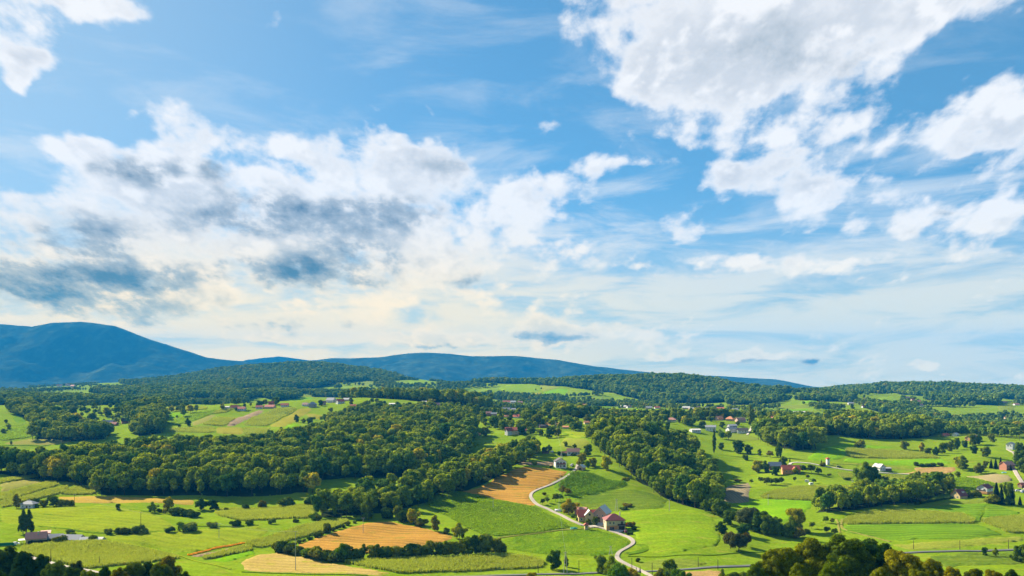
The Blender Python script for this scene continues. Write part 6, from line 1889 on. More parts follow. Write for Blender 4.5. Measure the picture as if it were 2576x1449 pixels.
for row in [
    # the middle hill (frame 3)
    (3, 'broad', 650, 765, 145, 'wide bronze tree behind the farm roofs', (1.7, 1.15, .8), 1.15),
    (3, 'broad', 893, 868, 85, 'small green tree in front of the yellow gable', OLIVE, .85),
    (3, 'bush', 820, 855, 42, 'low bush in the farmhouse garden', OLIVE, 1.2),
    (3, 'bush', 735, 825, 30, 'clipped dark bush beside the farmhouse', DEEP, 1.1),
    (3, 'bush', 690, 795, 28, 'pale garden bush beside the lane', FRESH, 1.5),
    (3, 'bush', 1195, 955, 26, 'left of two clipped round bushes beside the forecourt', DEEP, 1.1),
    (3, 'bush', 1220, 950, 26, 'right of two clipped round bushes beside the forecourt', DEEP, 1.1),
    (3, 'bush', 1215, 885, 55, 'brown bush beside the hipped farmhouse', (1.8, 1.0, 1.0), 1.1),
    (3, 'bush', 1185, 878, 40, 'dark red bush beside the hipped farmhouse', (2.6, .5, .7), .8),
    (3, 'bush', 1240, 915, 45, 'dark bush on the lawn edge by the farmhouse', DEEP, 1.0),
    (3, 'bush', 1190, 700, 35, 'reddish thicket on the slope above the farm', (2.2, 1.2, 1.2), 2.4),
    (3, 'bush', 1150, 725, 28, 'low thicket below the reddish one', None, 2.0),
    (3, 'fruit', 590, 590, 90, 'bare-branched reddish fruit tree beside the vineyard', (2.2, 1.3, 1.4), 1.0),
    (3, 'fruit', 640, 600, 75, 'second reddish fruit tree beside the vineyard', (2.0, 1.2, 1.3), 1.1),
    (3, 'fruit', 530, 650, 75, 'fruit tree nearest the lane bend orchard edge', OLIVE, 1.0),
    (3, 'fruit', 455, 665, 62, 'slanting fruit tree in the lane bend orchard', None, .9),
    (3, 'fruit', 410, 680, 60, 'small fruit tree right inside the lane bend', None, .9),
    (3, 'fruit', 575, 640, 60, 'green fruit tree below the reddish ones', FRESH, 1.0),
    (3, 'bush', 430, 590, 28, 'brown bush at the bend of the lane', (1.6, 1.1, .9), 1.3),
    (3, 'broad', 765, 315, 110, 'golden round tree behind the hilltop garage', (1.9, 1.4, .7), 1.05),
    (3, 'broad', 820, 345, 70, 'light green tree right of the hilltop garage', FRESH, .9),
    (3, 'bush', 660, 365, 22, 'dark bush before the hilltop house', DEEP, 1.3),
    (3, 'bush', 490, 342, 22, 'small round bush beside the garden frame', DEEP, 1.2),
    (3, 'bush', 338, 318, 40, 'lone grey bush on the tilled plot', GREY, .9),
    (3, 'broad', 470, 195, 66, 'round tree in the upper garden', DEEP, 1.0),
    (3, 'broad', 430, 210, 60, 'garden tree near the white greenhouse', None, 1.1),
    (3, 'broad', 560, 230, 40, 'hedge bush beside the white hill house', DEEP, 1.4),
    (3, 'bush', 600, 232, 30, 'low hedge bush before the white hill house', DEEP, 1.5),
    (3, 'bush', 690, 232, 24, 'hedge bush under the windows of the white hill house', DEEP, 1.8),
    (3, 'broad', 620, 150, 50, 'small tree in the hay field above the white hill house', None, .9),
    (3, 'broad', 705, 165, 45, 'second small tree in the hay field', None, .9),
    (3, 'broad', 820, 235, 110, 'leafy tree right of the white hill house', DEEP, .95),
    (3, 'broad', 870, 340, 95, 'olive tree at the corner of the vineyard', OLIVE, .9),
    (3, 'broad', 990, 360, 130, 'yellow-green tree at the edge of the rounded wood', (1.8, 1.5, .6), .9),
    (3, 'broad', 1440, 460, 150, 'light green tree standing out of the rounded wood', FRESH, .7),
    (3, 'broad', 1820, 710, 145, 'light edge tree at the lower end of the rounded wood', FRESH, .95),
    (3, 'broad', 1895, 740, 110, 'small dark tree at the tip of the rounded wood', DEEP, 1.0),
    (3, 'bush', 1165, 470, 45, 'autumn shrub at the end of the vineyard', (1.8, 1.3, .8), 1.3),
    (3, 'bush', 1282, 1200, 38, 'small round tree beside the lane foot', None, .9),
    # the copse right of the meadow
    (3, 'broad', 2040, 790, 165, 'dark leafy tree heading the valley copse', DEEP, .95),
    (3, 'broad', 1990, 770, 120, 'smaller tree at the left of the valley copse', None, .95),
    (3, 'broad', 2110, 860, 130, 'dense green tree in the valley copse', DEEP, 1.05),
    (3, 'willow', 2290, 900, 200, 'silvery willow in the middle of the valley copse', None, 1.0),
    (3, 'broad', 2390, 930, 200, 'dark tree behind the silvery willow', DEEP, 1.0),
    (3, 'broad', 2470, 955, 190, 'dark tree right of the silvery willow', (.55, .7, .8), 1.0),
    (3, 'broad', 2540, 960, 165, 'last dark tree of the willow copse', (.55, .7, .8), .9),
    (3, 'broad', 2040, 955, 125, 'rounded tree at the front of the valley copse', DEEP, 1.2),
    (3, 'broad', 2250, 960, 105, 'dark low tree under the willow', (.55, .75, .85), 1.3),
    (3, 'broad', 2200, 850, 95, 'mid green tree left of the willow', None, 1.1),
    (3, 'willow', 2125, 1080, 160, 'bushy grey-brown willow standing before the copse', (1.25, .9, .65), .85),
    (3, 'willow', 2200, 1105, 165, 'large domed dark willow in the meadow', (.75, .7, .5), .95),
    (3, 'willow', 2265, 1060, 130, 'brownish willow right of the domed one', (1.2, .75, .55), .8),
]:
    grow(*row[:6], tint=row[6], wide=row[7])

for row in [
    # the right valley (frame 4)
    (4, 'broad', 560, 930, 190, 'tall tree right of the willow copse, lower half', DEEP, .8),
    (4, 'broad', 600, 860, 190, 'tall bronze-toned tree right of the willow copse', (1.5, 1.2, .8), .85),
    (4, 'broad', 510, 920, 110, 'dark tree between the willow copse and the tall one', DEEP, 1.1),
    (4, 'bush', 630, 930, 85, 'reddish shrub at the foot of the tall tree', (1.7, 1.0, 1.0), 1.2),
    (4, 'fruit', 860, 800, 60, 'bright fruit tree in the small orchard strip', FRESH, 1.0),
    (4, 'fruit', 915, 810, 55, 'second bright fruit tree in the small orchard strip', (1.8, 1.4, .7), 1.0),
    (4, 'fruit', 740, 850, 60, 'pale fruit tree by the orchard path', (1.6, 1.5, .9), 1.0),
    (4, 'fruit', 870, 890, 60, 'fruit tree beside the striped field', None, 1.1),
    (4, 'fruit', 940, 905, 60, 'dark fruit tree beside the striped field', DEEP, 1.1),
    (4, 'bush', 700, 890, 40, 'low bush in the orchard strip', OLIVE, 1.4),
    (4, 'broad', 105, 200, 105, 'open-crowned tree right of the tall poplar', None, .9),
    (4, 'broad', 195, 205, 85, 'round tree on the terrace below the grey roofs', None, .9),
    (4, 'broad', 290, 222, 65, 'third tree on the terrace below the grey roofs', None, .95),
    (4, 'fruit', 380, 235, 60, 'reddish small tree at the terrace end', (1.7, 1.1, 1.0), 1.1),
    (4, 'broad', 455, 240, 140, 'narrow dark tree at the wood corner', DEEP, .55),
    (4, 'bush', 170, 258, 50, 'small dark tree below the terrace', DEEP, .8),
    (4, 'broad', 495, 310, 88, 'round dark tree between barn and red farmhouse', DEEP, 1.05),
    (4, 'broad', 270, 365, 110, 'wide olive tree left of the red farm', OLIVE, 1.1),
    (4, 'broad', 340, 370, 110, 'second wide olive tree left of the red farm', OLIVE, 1.0),
    (4, 'broad', 425, 390, 80, 'dark tree before the barn', DEEP, 1.0),
    (4, 'broad', 600, 378, 62, 'grey-green tree in front of the red farmhouse', OLIVE, 1.1),
    (4, 'fruit', 665, 365, 68, 'fruit tree at the right end of the red farmhouse', None, 1.1),
    (4, 'fruit', 735, 370, 75, 'leafy fruit tree right of the red farmhouse', None, 1.1),
    (4, 'fruit', 795, 388, 70, 'dark-stemmed fruit tree below the tower track', DEEP, 1.0),
    (4, 'fruit', 300, 455, 55, 'first tree of the orchard row below the red farm', None, 1.0),
    (4, 'fruit', 350, 470, 65, 'second tree of the orchard row below the red farm', (1.5, 1.1, 1.0), 1.2),
    (4, 'fruit', 390, 472, 60, 'third tree of the orchard row below the red farm', None, 1.1),
    (4, 'fruit', 432, 475, 66, 'fourth tree of the orchard row below the red farm', DEEP, 1.1),
    (4, 'fruit', 475, 462, 60, 'last tree of the orchard row below the red farm', None, 1.0),
    (4, 'fruit', 220, 460, 40, 'little lone fruit tree left of the orchard row', None, 1.0),
    (4, 'fruit', 592, 445, 45, 'thin fruit tree on the orchard slope', None, .8),
    (4, 'fruit', 705, 420, 40, 'reddish bare fruit tree on the orchard slope', (1.8, 1.2, 1.2), .9),
    (4, 'fruit', 755, 460, 45, 'green tree beside the white trailers', FRESH, 1.1),
    (4, 'bush', 890, 390, 18, 'small bush on the slope below the track', None, 1.6),
    (4, 'bush', 100, 440, 18, 'dark heap of brushwood on the shaded slope', (1.2, .8, .8), 3.0),
    (4, 'bush', 830, 310, 35, 'reddish roadside shrub before the white tower', (1.6, 1.1, 1.1), 1.2),
    (4, 'spruce', 550, 272, 36, 'small spruce behind the red farm', None, 1.0),
    (4, 'spruce', 823, 278, 28, 'tiny spruce on the green meadow by the tower', None, 1.0),
    (4, 'broad', 1200, 478, 210, 'big dark tree, left half of the round clump', DEEP, .8),
    (4, 'broad', 1275, 482, 175, 'broad green tree, right half of the round clump', (.8, .95, .85), .95),
    (4, 'broad', 1150, 465, 120, 'lower tree at the left of the round clump', DEEP, .9),
    (4, 'broad', 1320, 480, 110, 'lower tree at the right of the round clump', DEEP, .9),
    (4, 'broad', 1395, 490, 90, 'pale tree right of the round clump', (1.2, 1.1, 1.1), 1.0),
    (4, 'bush', 1510, 470, 50, 'grey bush before the tree belt', GREY, 1.3),
    (4, 'bush', 1050, 430, 26, 'dark low bush left of the round clump', DEEP, 2.2),
    (4, 'broad', 1170, 155, 75, 'olive tree at the left end of the long maize strip', OLIVE, 1.1),
    (4, 'bush', 1135, 150, 45, 'bush beside the olive tree over the maize', None, 1.2),
    (4, 'broad', 1540, 165, 75, 'round tree behind the right part of the long maize strip', OLIVE, 1.05),
    (4, 'broad', 1690, 190, 90, 'olive tree at the right end of the long maize strip', OLIVE, .9),
    (4, 'broad', 1745, 210, 60, 'low tree beside the maize strip end', None, 1.1),
    (4, 'broad', 1810, 215, 75, 'rounded tree right of the maize strip end', None, 1.0),
    (4, 'broad', 1870, 200, 95, 'first tree of the slanting row below the orange house', None, .9),
    (4, 'broad', 1930, 185, 90, 'second tree of the slanting row below the orange house', None, .9),
    (4, 'broad', 1985, 170, 110, 'tallest of the slanting row below the orange house', DEEP, .7),
    (4, 'bush', 2060, 150, 70, 'slim tree at the top of the slanting row', DEEP, .7),
    (4, 'broad', 2130, 130, 100, 'tree before the orange house, left of two', OLIVE, .8),
    (4, 'broad', 2180, 125, 95, 'tree before the orange house, right of two', OLIVE, .8),
    (4, 'broad', 2300, 105, 80, 'tree beside the drive of the orange house', OLIVE, .85),
    (4, 'broad', 2140, 205, 75, 'round tree in the dell below the orange house', None, .95),
    (4, 'broad', 2240, 230, 92, 'olive tree on the right meadow edge', OLIVE, 1.0),
    (4, 'broad', 2045, 345, 130, 'large round tree with a yellow patch', (1.3, 1.2, .8), 1.0),
    (4, 'broad', 2010, 330, 105, 'left shoulder of the large round tree pair', (1.5, 1.4, .7), .8),
    (4, 'broad', 2185, 378, 100, 'lone spreading tree casting a long shadow', (1.1, .9, .8), 1.0),
    (4, 'broad', 2003, 412, 58, 'small round lone tree on the bare slope', None, .85),
    (4, 'broad', 1662, 425, 75, 'small oval tree beside the gravel track', None, .7),
    (4, 'bush', 1640, 308, 38, 'left bush of the hedge above the brown stubble', None, 1.0),
    (4, 'bush', 1690, 312, 26, 'second bush of the hedge above the brown stubble', DEEP, 1.8),
    (4, 'bush', 1740, 312, 28, 'third bush of the hedge above the brown stubble', DEEP, 1.8),
    (4, 'bush', 1795, 312, 34, 'fourth bush of the hedge above the brown stubble', DEEP, 1.4),
    (4, 'bush', 1855, 310, 34, 'last bush of the hedge above the brown stubble', None, 1.2),
    (4, 'spruce', 2290, 330, 80, 'left spruce of the group by the hidden house', None, 1.1),
    (4, 'spruce', 2330, 335, 90, 'second spruce of the group by the hidden house', None, 1.1),
    (4, 'spruce', 2372, 338, 105, 'tallest spruce of the group by the hidden house', None, 1.0),
    (4, 'broad', 2240, 325, 60, 'brownish shrub left of the spruce group', (1.5, 1.1, .9), .9),
    (4, 'spruce', 2460, 348, 55, 'small spruce in front of the hidden house', None, 1.1),
    (4, 'broad', 2530, 320, 150, 'large tree at the right edge beside the lane', DEEP, .95),
    (4, 'broad', 2570, 370, 140, 'dark tree at the right edge below the first', DEEP, .9),
    (4, 'broad', 2545, 210, 110, 'tree behind the white house at the right edge', DEEP, 1.0),
    (4, 'spruce', 2335, 630, 180, 'dark tall spruce left in the knoll group', None, 1.15),
    (4, 'broad', 2440, 640, 195, 'tall narrow tree with a light top in the knoll group', DEEP, .6),
    (4, 'spruce', 2380, 640, 150, 'spruce in the middle of the knoll group', None, 1.1),
    (4, 'spruce', 2475, 645, 120, 'spruce at the right of the knoll group', None, 1.0),
    (4, 'bush', 2320, 632, 85, 'olive bush at the foot of the knoll group', OLIVE, 1.3),
    (4, 'spruce', 2540, 645, 75, 'small spruce beside the knoll group', None, 1.3),
    (4, 'bush', 2140, 580, 66, 'grey bush right of the maroon cottage', OLIVE, 1.2),
    (4, 'bush', 2100, 578, 40, 'dark bush at the wall of the maroon cottage', DEEP, 1.3),
    (4, 'bush', 2175, 572, 40, 'small bush between the two cottages', None, 1.2),
]:
    grow(*row[:6], tint=row[6], wide=row[7])

# clipped hedge line leading to the maroon cottage
for i in range(18):
    t = i / 17
    grow(4, 'bush', 1640 + 330 * t, 645 - 62 * t, 20, ORD[i] + ' bush from the left in the low clipped hedge leading to the maroon cottage', DEEP, 1.5, None, 'low hedge leading to the maroon cottage')

# poplars and the scattered trees of the middle distance
for k, x, y, h, lab, w in [(7, 2075, 862, 245, 'solitary tall poplar on the green slope', .85), (7, 2420, 600, 195, 'tall double poplar above the grey-roofed houses', 1.2), (7, 2445, 600, 170, 'shorter right twin of the double poplar', 1.0), (7, 1017, 545, 125, 'single poplar before the far green fields', 1.1),
                           (7, 1116, 560, 105, 'left of the twin poplars before the far fields', .9), (7, 1150, 565, 125, 'right of the twin poplars before the far fields', .9), (7, 1460, 590, 115, 'broad poplar in the tree belt', 1.6), (7, 28, 575, 160, 'poplar in the hamlet left of centre', 1.1), (7, 2415, 520, 60, 'slim poplar far behind the double poplar', 1.0)]:
    grow(k, 'poplar', x, y, h, lab, None, w)
FAR = [(5, 1875, 632, 85, 'lone dark round tree on the far slope', DEEP), (5, 1765, 542, 22, 'tiny bush on the bright far meadow', None), (5, 1790, 640, 35, 'bush beside the lone far tree', None), (5, 60, 597, 35, 'dark bush at the left edge meadow', DEEP), (5, 85, 660, 55, 'grey bush at the left edge, upper', GREY), (5, 40, 705, 55, 'grey bush at the left edge, lower', GREY), (5, 110, 815, 40, 'little tree on the pale left strip', None),
       (5, 1340, 690, 120, 'silvery willow clump above the long dark wood', (2.0, 1.9, 2.6)), (5, 1470, 680, 120, 'second silvery tree above the long dark wood', (1.8, 1.7, 2.2)), (5, 1540, 695, 100, 'dark round tree above the long dark wood', DEEP), (5, 920, 580, 85, 'tree left of the hidden farmstead', OLIVE), (5, 1070, 530, 90, 'tree above the hidden farmstead', OLIVE),
       (5, 640, 500, 90, 'tree on the sunny slope above the winding wood', FRESH), (5, 740, 520, 90, 'second tree on the sunny slope above the winding wood', None), (5, 840, 480, 50, 'small tree on the sunny far slope', DEEP), (5, 930, 440, 50, 'light tree beside the far garden', FRESH), (5, 2355, 475, 36, 'small tree beside the far red roofs', FRESH), (5, 2220, 465, 60, 'round tree left of the far red roofs', OLIVE),
       (6, 520, 570, 80, 'round dark tree below the yellow field', DEEP), (6, 655, 585, 70, 'second dark tree below the yellow field', DEEP), (6, 590, 575, 50, 'bush between the dark trees below the yellow field', None), (6, 375, 640, 28, 'tiny bush at the field corner', DEEP), (6, 750, 410, 60, 'dark narrow tree beside the grey house', DEEP), (6, 850, 470, 45, 'garden tree below the hamlet', OLIVE),
       (6, 1045, 400, 75, 'round garden tree in the hamlet', None), (6, 1810, 410, 70, 'round tree beside the white hamlet house', OLIVE), (6, 1430, 440, 50, 'dark cypress-like tree before the white house', DEEP), (6, 2410, 610, 110, 'tree below the brick houses', FRESH), (6, 2500, 640, 90, 'tree left of the red farm on the spur', FRESH), (6, 2330, 700, 90, 'broad tree before the salmon roof', OLIVE),
       (6, 2560, 640, 40, 'small garden tree by the red farm', None), (7, 235, 690, 90, 'round tree before the long red house', DEEP), (7, 330, 680, 80, 'dark tree right of the long red house', DEEP), (7, 500, 720, 110, 'dark tree on the sunny meadow edge', DEEP), (7, 410, 700, 70, 'tree on the sunny meadow bank', None), (7, 570, 700, 80, 'light tree on the sunny meadow edge', OLIVE),
       (7, 740, 640, 80, 'round tree beside the tan patch', None), (7, 620, 600, 60, 'light shrub beside the tan patch', FRESH), (7, 860, 580, 90, 'olive tree left of the salmon roof', OLIVE), (7, 930, 590, 90, 'dark tree right of the salmon roof', None), (7, 270, 580, 100, 'round dark tree in the left hamlet', DEEP), (7, 60, 590, 60, 'light tree under the hamlet poplar', FRESH),
       (7, 120, 570, 80, 'leafy tree in the left hamlet', None), (7, 380, 600, 110, 'olive tree above the long red house', OLIVE), (7, 1815, 590, 90, 'round tree on the bright knoll', None), (7, 1745, 570, 50, 'garden bush behind the bright knoll', None), (7, 1630, 620, 60, 'round tree at the top of the rounded wood', None), (7, 2150, 620, 60, 'bush between the grey-roofed houses', DEEP), (7, 2050, 560, 45, 'tree behind the white dark-roofed house', None),
       (7, 2480, 660, 110, 'tree right of the double poplar', FRESH), (7, 2300, 600, 50, 'garden bush behind the grey roofs', None), (7, 1960, 620, 70, 'hillside bush left of the white dark-roofed house', None), (7, 2305, 865, 130, 'open tree on the slope right of the poplar', None), (7, 2140, 830, 70, 'bush beside the tall solitary poplar', None),
       (7, 365, 262, 20, 'tiny round tree on the hill pasture', DEEP), (7, 420, 250, 18, 'second tiny tree on the hill pasture', DEEP), (7, 900, 440, 40, 'bush before the far crossing', None), (8, 930, 440, 50, 'tree on the pale hillside', DEEP), (8, 2010, 545, 40, 'tree on the right valley meadow', DEEP), (8, 2190, 555, 45, 'second tree on the right valley meadow', DEEP), (8, 1320, 460, 40, 'tree at the foot of the right hillside', DEEP),
       (8, 2360, 525, 40, 'tree beside the far right houses', DEEP), (8, 310, 480, 45, 'dark spruce in the far village', DEEP), (8, 860, 560, 60, 'leafy tree right of the orange village roofs', OLIVE)]
for k, x, y, h, lab, tint in FAR:
    grow(k, 'broad', x, y, h, lab, tint, 1.05)
# two thin cypresses by the lane foot and one by the hilltop house
for k, x, y, h, lab in [(3, 1300, 1320, 78, 'taller of two thin dark cypresses at the lane foot'), (3, 1265, 1282, 40, 'shorter of two thin dark cypresses at the lane foot'), ('top', 955, 860, 165, 'clipped dark cypress at the corner of the hilltop house')]:
    grow(k, 'poplar', x, y, h, lab, (.35, .5, .7), .9, name='cypress_tree')

# loose garden trees and hedgerow trees of the hamlets: more than can be told apart
def belt(k, pts, spacing, h0, h1, seed, label, kind='wood', thin=0.5):
    p = xy_poly(frp(k, pts))
    X, Y = scatter(p, spacing, seed, .5)
    rs = np.random.RandomState(seed)
    ok = rs.rand(len(X)) > thin
    for q in HOUSE_SPOTS:
        ok &= (X - q[0]) ** 2 + (Y - q[1] + 6) ** 2 > (q[2] * .9) ** 2
        ok &= ~((np.abs(X / Y - q[0] / q[1]) < q[2] * .9 / q[1]) & (Y < q[1] + 3) & (Y > q[1] - 110))
    X, Y = X[ok], Y[ok]
    mass('garden_trees', kind, X, Y, rs.uniform(h0, h1, len(X)), label, 'trees', seed, 1.1)
# ---------------------------------------------------------------- garden belts between the houses
for i, (k, pts, sp, h0, h1, lab, thin) in enumerate([
    (6, [(0, 440), (700, 425), (780, 400), (1100, 420), (1250, 380), (1500, 440), (1950, 440), (2250, 470), (2500, 500), (2576, 560), (2576, 650), (2300, 620), (2200, 560), (1600, 440), (1100, 440), (800, 450), (600, 425), (0, 445)], 9, 5, 11, 'garden trees among the houses of the ridge hamlet', .25),
    (7, [(0, 560), (250, 500), (450, 590), (600, 560), (830, 600), (1300, 600), (960, 660), (640, 650), (400, 660), (250, 700), (60, 640)], 9, 5, 12, 'garden trees among the houses of the left hamlet', .25),
    (7, [(1600, 560), (1800, 540), (2100, 560), (2400, 560), (2500, 640), (2420, 640), (2300, 590), (1950, 600), (1750, 580)], 11, 4, 8, 'garden trees among the houses of the hamlet crest', .5),
    (8, [(0, 540), (160, 560), (600, 560), (1000, 600), (600, 545), (350, 500), (0, 500)], 9, 5, 11, 'garden trees among the village roofs', .25),
    (8, [(1650, 700), (2000, 690), (2300, 720), (2576, 720), (2576, 690), (2200, 660), (1900, 650), (1640, 640)], 9, 7, 14, 'garden trees round the big orange house', .3),
    (8, [(1440, 340), (1560, 360), (1680, 470), (1560, 480), (1420, 420), (1380, 370)], 13, 8, 13, 'trees between the houses on the wooded right hillside', .3),
    (8, [(1680, 545), (2576, 600), (2576, 640), (2000, 620), (1700, 600)], 9, 8, 14, 'tree belt across the right valley', .2),
    (7, [(0, 395), (300, 400), (720, 420), (700, 400), (300, 380), (0, 370)], 11, 6, 12, 'garden trees of the far village, left part', .3),
    (7, [(1150, 440), (1700, 450), (2300, 470), (2576, 500), (2576, 470), (2200, 430), (1700, 420), (1200, 410)], 11, 6, 12, 'garden trees of the far village, right part', .3),
    (5, [(150, 240), (500, 240), (800, 250), (1000, 240), (900, 190), (700, 170), (500, 190), (200, 200)], 22, 7, 12, 'trees among the pale village under the mountain', .5),
    (5, [(600, 520), (900, 590), (1280, 620), (1280, 560), (1100, 470), (900, 430), (650, 430)], 13, 5, 9, 'orchard trees round the hidden farmstead', .62),
    (6, [(640, 460), (900, 420), (1000, 440), (860, 540), (700, 560)], 13, 5, 9, 'orchard trees below the ridge hamlet', .5),
    (8, [(600, 260), (1100, 290), (1000, 420), (600, 350), (320, 340)], 20, 9, 14, 'trees scattered over the far saddle', .4),
    (6, [(850, 240), (1100, 220), (1450, 250), (1500, 150), (1300, 130), (1250, 220), (1000, 180)], 20, 9, 14, 'woods round the far vineyard slope', .35),
    (7, [(0, 330), (300, 370), (650, 380), (600, 330), (300, 310), (0, 280)], 18, 8, 12, 'trees along the foot of the hill pasture', .45),
]):
    belt(k, pts, sp, h0, h1, 700 + i, lab, 'far' if k in (5, 8) and h0 > 6 else 'wood', thin)


# copses and hedgerows of the middle distance, wherever no field, road or house lies
def copses(name, x0, x1, d0, d1, spacing, level, size, h0, h1, seed, label, kind):
    rs = np.random.RandomState(seed)
    p = xd_poly([(x0, d0), (x1, d0), (x1, d1), (x0, d1)])
    X, Y = scatter(p, spacing, seed, .5)
    n = fbm(X / size, Y / (size * .6), seed, 4) + .25 * np.abs(fbm(X / 90, Y / 50, seed + 4, 2))
    ok = n > level
    for q in _names.values():
        ok &= ~in_poly(X / Y, np.log(Y), q)
    for q in HOUSE_SPOTS:
        ok &= ~((np.abs(X / Y - q[0] / q[1]) < q[2] * .75 / q[1]) & (Y < q[1] + q[2]) & (Y > q[1] - 80))
    X, Y = X[ok], Y[ok]
    mass(name, kind, X, Y, rs.uniform(h0, h1, len(X)), label, 'trees', seed, 1.12)


copses('copses', -80, 2700, 1480, 2650, 10.0, .40, 170.0, 8, 15, 801, 'copses and hedgerow trees patching the middle distance', 'far')
copses('copses', 1180, 1900, 1040, 1480, 9.0, .32, 90.0, 6, 12, 802, 'copses patching the slopes between the hamlets', 'wood')
copses('copses', -80, 700, 1330, 1700, 9.0, .42, 90.0, 7, 13, 803, 'copses patching the far left slope', 'wood')
copses('copses', 1900, 2700, 1350, 1700, 9.0, .24, 110.0, 8, 14, 804, 'copses on the floor of the right valley', 'wood')
copses('copses', -80, 1500, 2650, 4600, 16.0, .34, 260.0, 9, 16, 805, 'far copses between the villages and the mountain', 'far')
copses('copses', 1100, 2700, 2650, 3600, 14.0, .33, 240.0, 10, 16, 806, 'far copses on the hills under the horizon', 'far')


# ---------------------------------------------------------------- poles and wires
POLE_TOPS = []
def pole(k, x, y, hpx, label, arm=True, mat='wood_dark', frame=False):
    px, py = fr(k, x, y)
    X, Y, Z = spot(px, py)
    h = max(hpx * FR[k][2] * Y / F, 5.0)
    o = empty('utility_pole', (X, Y, Z))
    if frame:                                    # two-legged concrete pole
        V1, T1 = tube([(-.9, 0, -.5), (-.12, 0, h)], [.17, .12], 6)
        V2, T2 = tube([(.9, 0, -.5), (.12, 0, h)], [.17, .12], 6)
        mesh_obj('leg', V1.tolist(), T1.tolist(), M['concrete'], o)
        mesh_obj('leg', V2.tolist(), T2.tolist(), M['concrete'], o)
    else:
        V1, T1 = tube([(0, 0, -.5), (0, 0, h)], [.19, .12], 6)
        mesh_obj('mast', V1.tolist(), T1.tolist(), M[mat], o)
    if arm:
        a = boxes('crossarm', [(-.9, .9, -.06, .06, h - .35, h - .22)], M['metal_grey'], o)
        for u in (-.8, 0, .8):
            boxes('insulator', [(u - .07, u + .07, -.07, .07, h - .22, h + .02)], M['trim_white'], a)
    tag(o, label, 'pole')
    POLE_TOPS.append((X, Y, Z + h))
    return X, Y, Z + h


def wire(name, pts, label, r=.035, sag=1.2):
    parts = []
    for (a, b) in zip(pts[:-1], pts[1:]):
        a, b = np.array(a), np.array(b)
        path = [a + (b - a) * t + np.array([0, 0, -4 * sag * t * (1 - t)]) for t in np.linspace(0, 1, 9)]
        parts.append(tube(path, [r] * 9, 3))
    V, T = join(parts)
    o = mesh_obj(name, V.tolist(), T.tolist(), M['metal_grey'])
    tag(o, label, 'wire')


p1 = pole(1, 742, 500, 130, 'wooden pole at the end of the cottage hedge')
p2 = pole(1, 1405, 680, 130, 'wooden pole in the yellow-green meadow')
p3 = pole(1, 2184, 808, 145, 'grey pole standing alone above the orange strip', mat='concrete')
p4 = pole(2, 512, 1088, 380, 'tall pole on the pale stubble at the bottom', mat='concrete')
p5 = pole(2, 1160, 730, 150, 'grey pole inside the brown grain field', mat='concrete')
p6 = pole(2, 2405, 490, 100, 'pole on the green crop slope', mat='concrete')
pole(1, 507, 1040, 120, 'wooden pole beside the big bright maize', False)
pole(1, 990, 1090, 70, 'short pole at the maize edge', False)
a1 = pole(3, 1085, 735, 105, 'two-legged pole on the slope above the farm', frame=True)
a2 = pole(3, 1567, 738, 110, 'grey pole on the bright meadow right of the farm', mat='concrete')
a3 = pole(3, 1032, 1140, 55, 'two-legged pole in the rough pasture', frame=True)
pole(3, 1225, 1255, 80, 'pole beside the lane foot', False)
pole(3, 1410, 1330, 120, 'pole at the road junction', False)
pole(3, 1830, 1245, 70, 'pole above the valley road', False)
pole(3, 2010, 1270, 75, 'second pole above the valley road', False)
pole(3, 742, 1300, 110, 'pole beside the valley road at the bottom', False)
pole(3, 370, 1310, 45, 'short pole beside the valley road', False)
a4 = pole(4, 363, 648, 95, 'pole on the vivid green meadow before the oval maize', mat='concrete')
a5 = pole(4, 1092, 478, 45, 'two-legged pole below the round clump', frame=True)
a6 = pole(4, 1210, 485, 45, 'pole in front of the round clump', mat='concrete')
pole(4, 1620, 1030, 65, 'left pole of three above the valley road on the right', False)
pole(4, 2020, 1030, 80, 'middle pole of three above the valley road on the right', False)
pole(4, 2440, 1025, 78, 'right pole of three above the valley road on the right', False)
pole(4, 2535, 90, 60, 'pole on the skyline meadow at the right edge', False)
b1 = pole(7, 552, 610, 60, 'pole beside the tan patch in the hamlet', True)
b2 = pole('farm', 180, 400, 190, 'pole beside the lane above the farm', True, 'concrete')
b3 = pole('top', 750, 510, 190, 'two-legged pole beside the long white house', True, frame=True)
b4 = pole(3, 620, 1310, 200, 'two-legged pole beside the round roadside tree', True, frame=True)
wire('power_line', [b1, b3, b2, b4], 'thin wires running down the hill past the farm to the road', .05, 1.5)
wire('power_line', [p1, p2, p3, p4], 'thin wires crossing the left meadows to the tall pole', .03, 1.5)
wire('power_line', [a4, a5, a6], 'thin wires across the right valley meadow', .04, 1.5)

# far pylon on the forest foot
X, Y, Z = spot(*fr(7, 1005, 405))
o = empty('lattice_pylon', (X, Y, Z))
hh = 85 * .26265 * Y / F
for sx in (-1, 1):
    for sy in (-1, 1):
        V, T = tube([(sx * 2.2, sy * 2.2, -1), (sx * .3, sy * .3, hh)], [.28, .16], 4)
        mesh_obj('leg', V.tolist(), T.tolist(), M['metal_grey'], o)
for z in (.65, .78, .9):
    boxes('crossarm', [(-3.6, 3.6, -.2, .2, hh * z, hh * z + .35)], M['metal_grey'], o)
for z in (.2, .4, .55):
    w = 2.2 - 1.9 * z
    boxes('brace', [(-w, w, -w - .1, -w + .1, hh * z, hh * z + .25)], M['metal_grey'], o)
tag(o, 'lattice power pylon at the foot of the far forest hill', 'pylon')


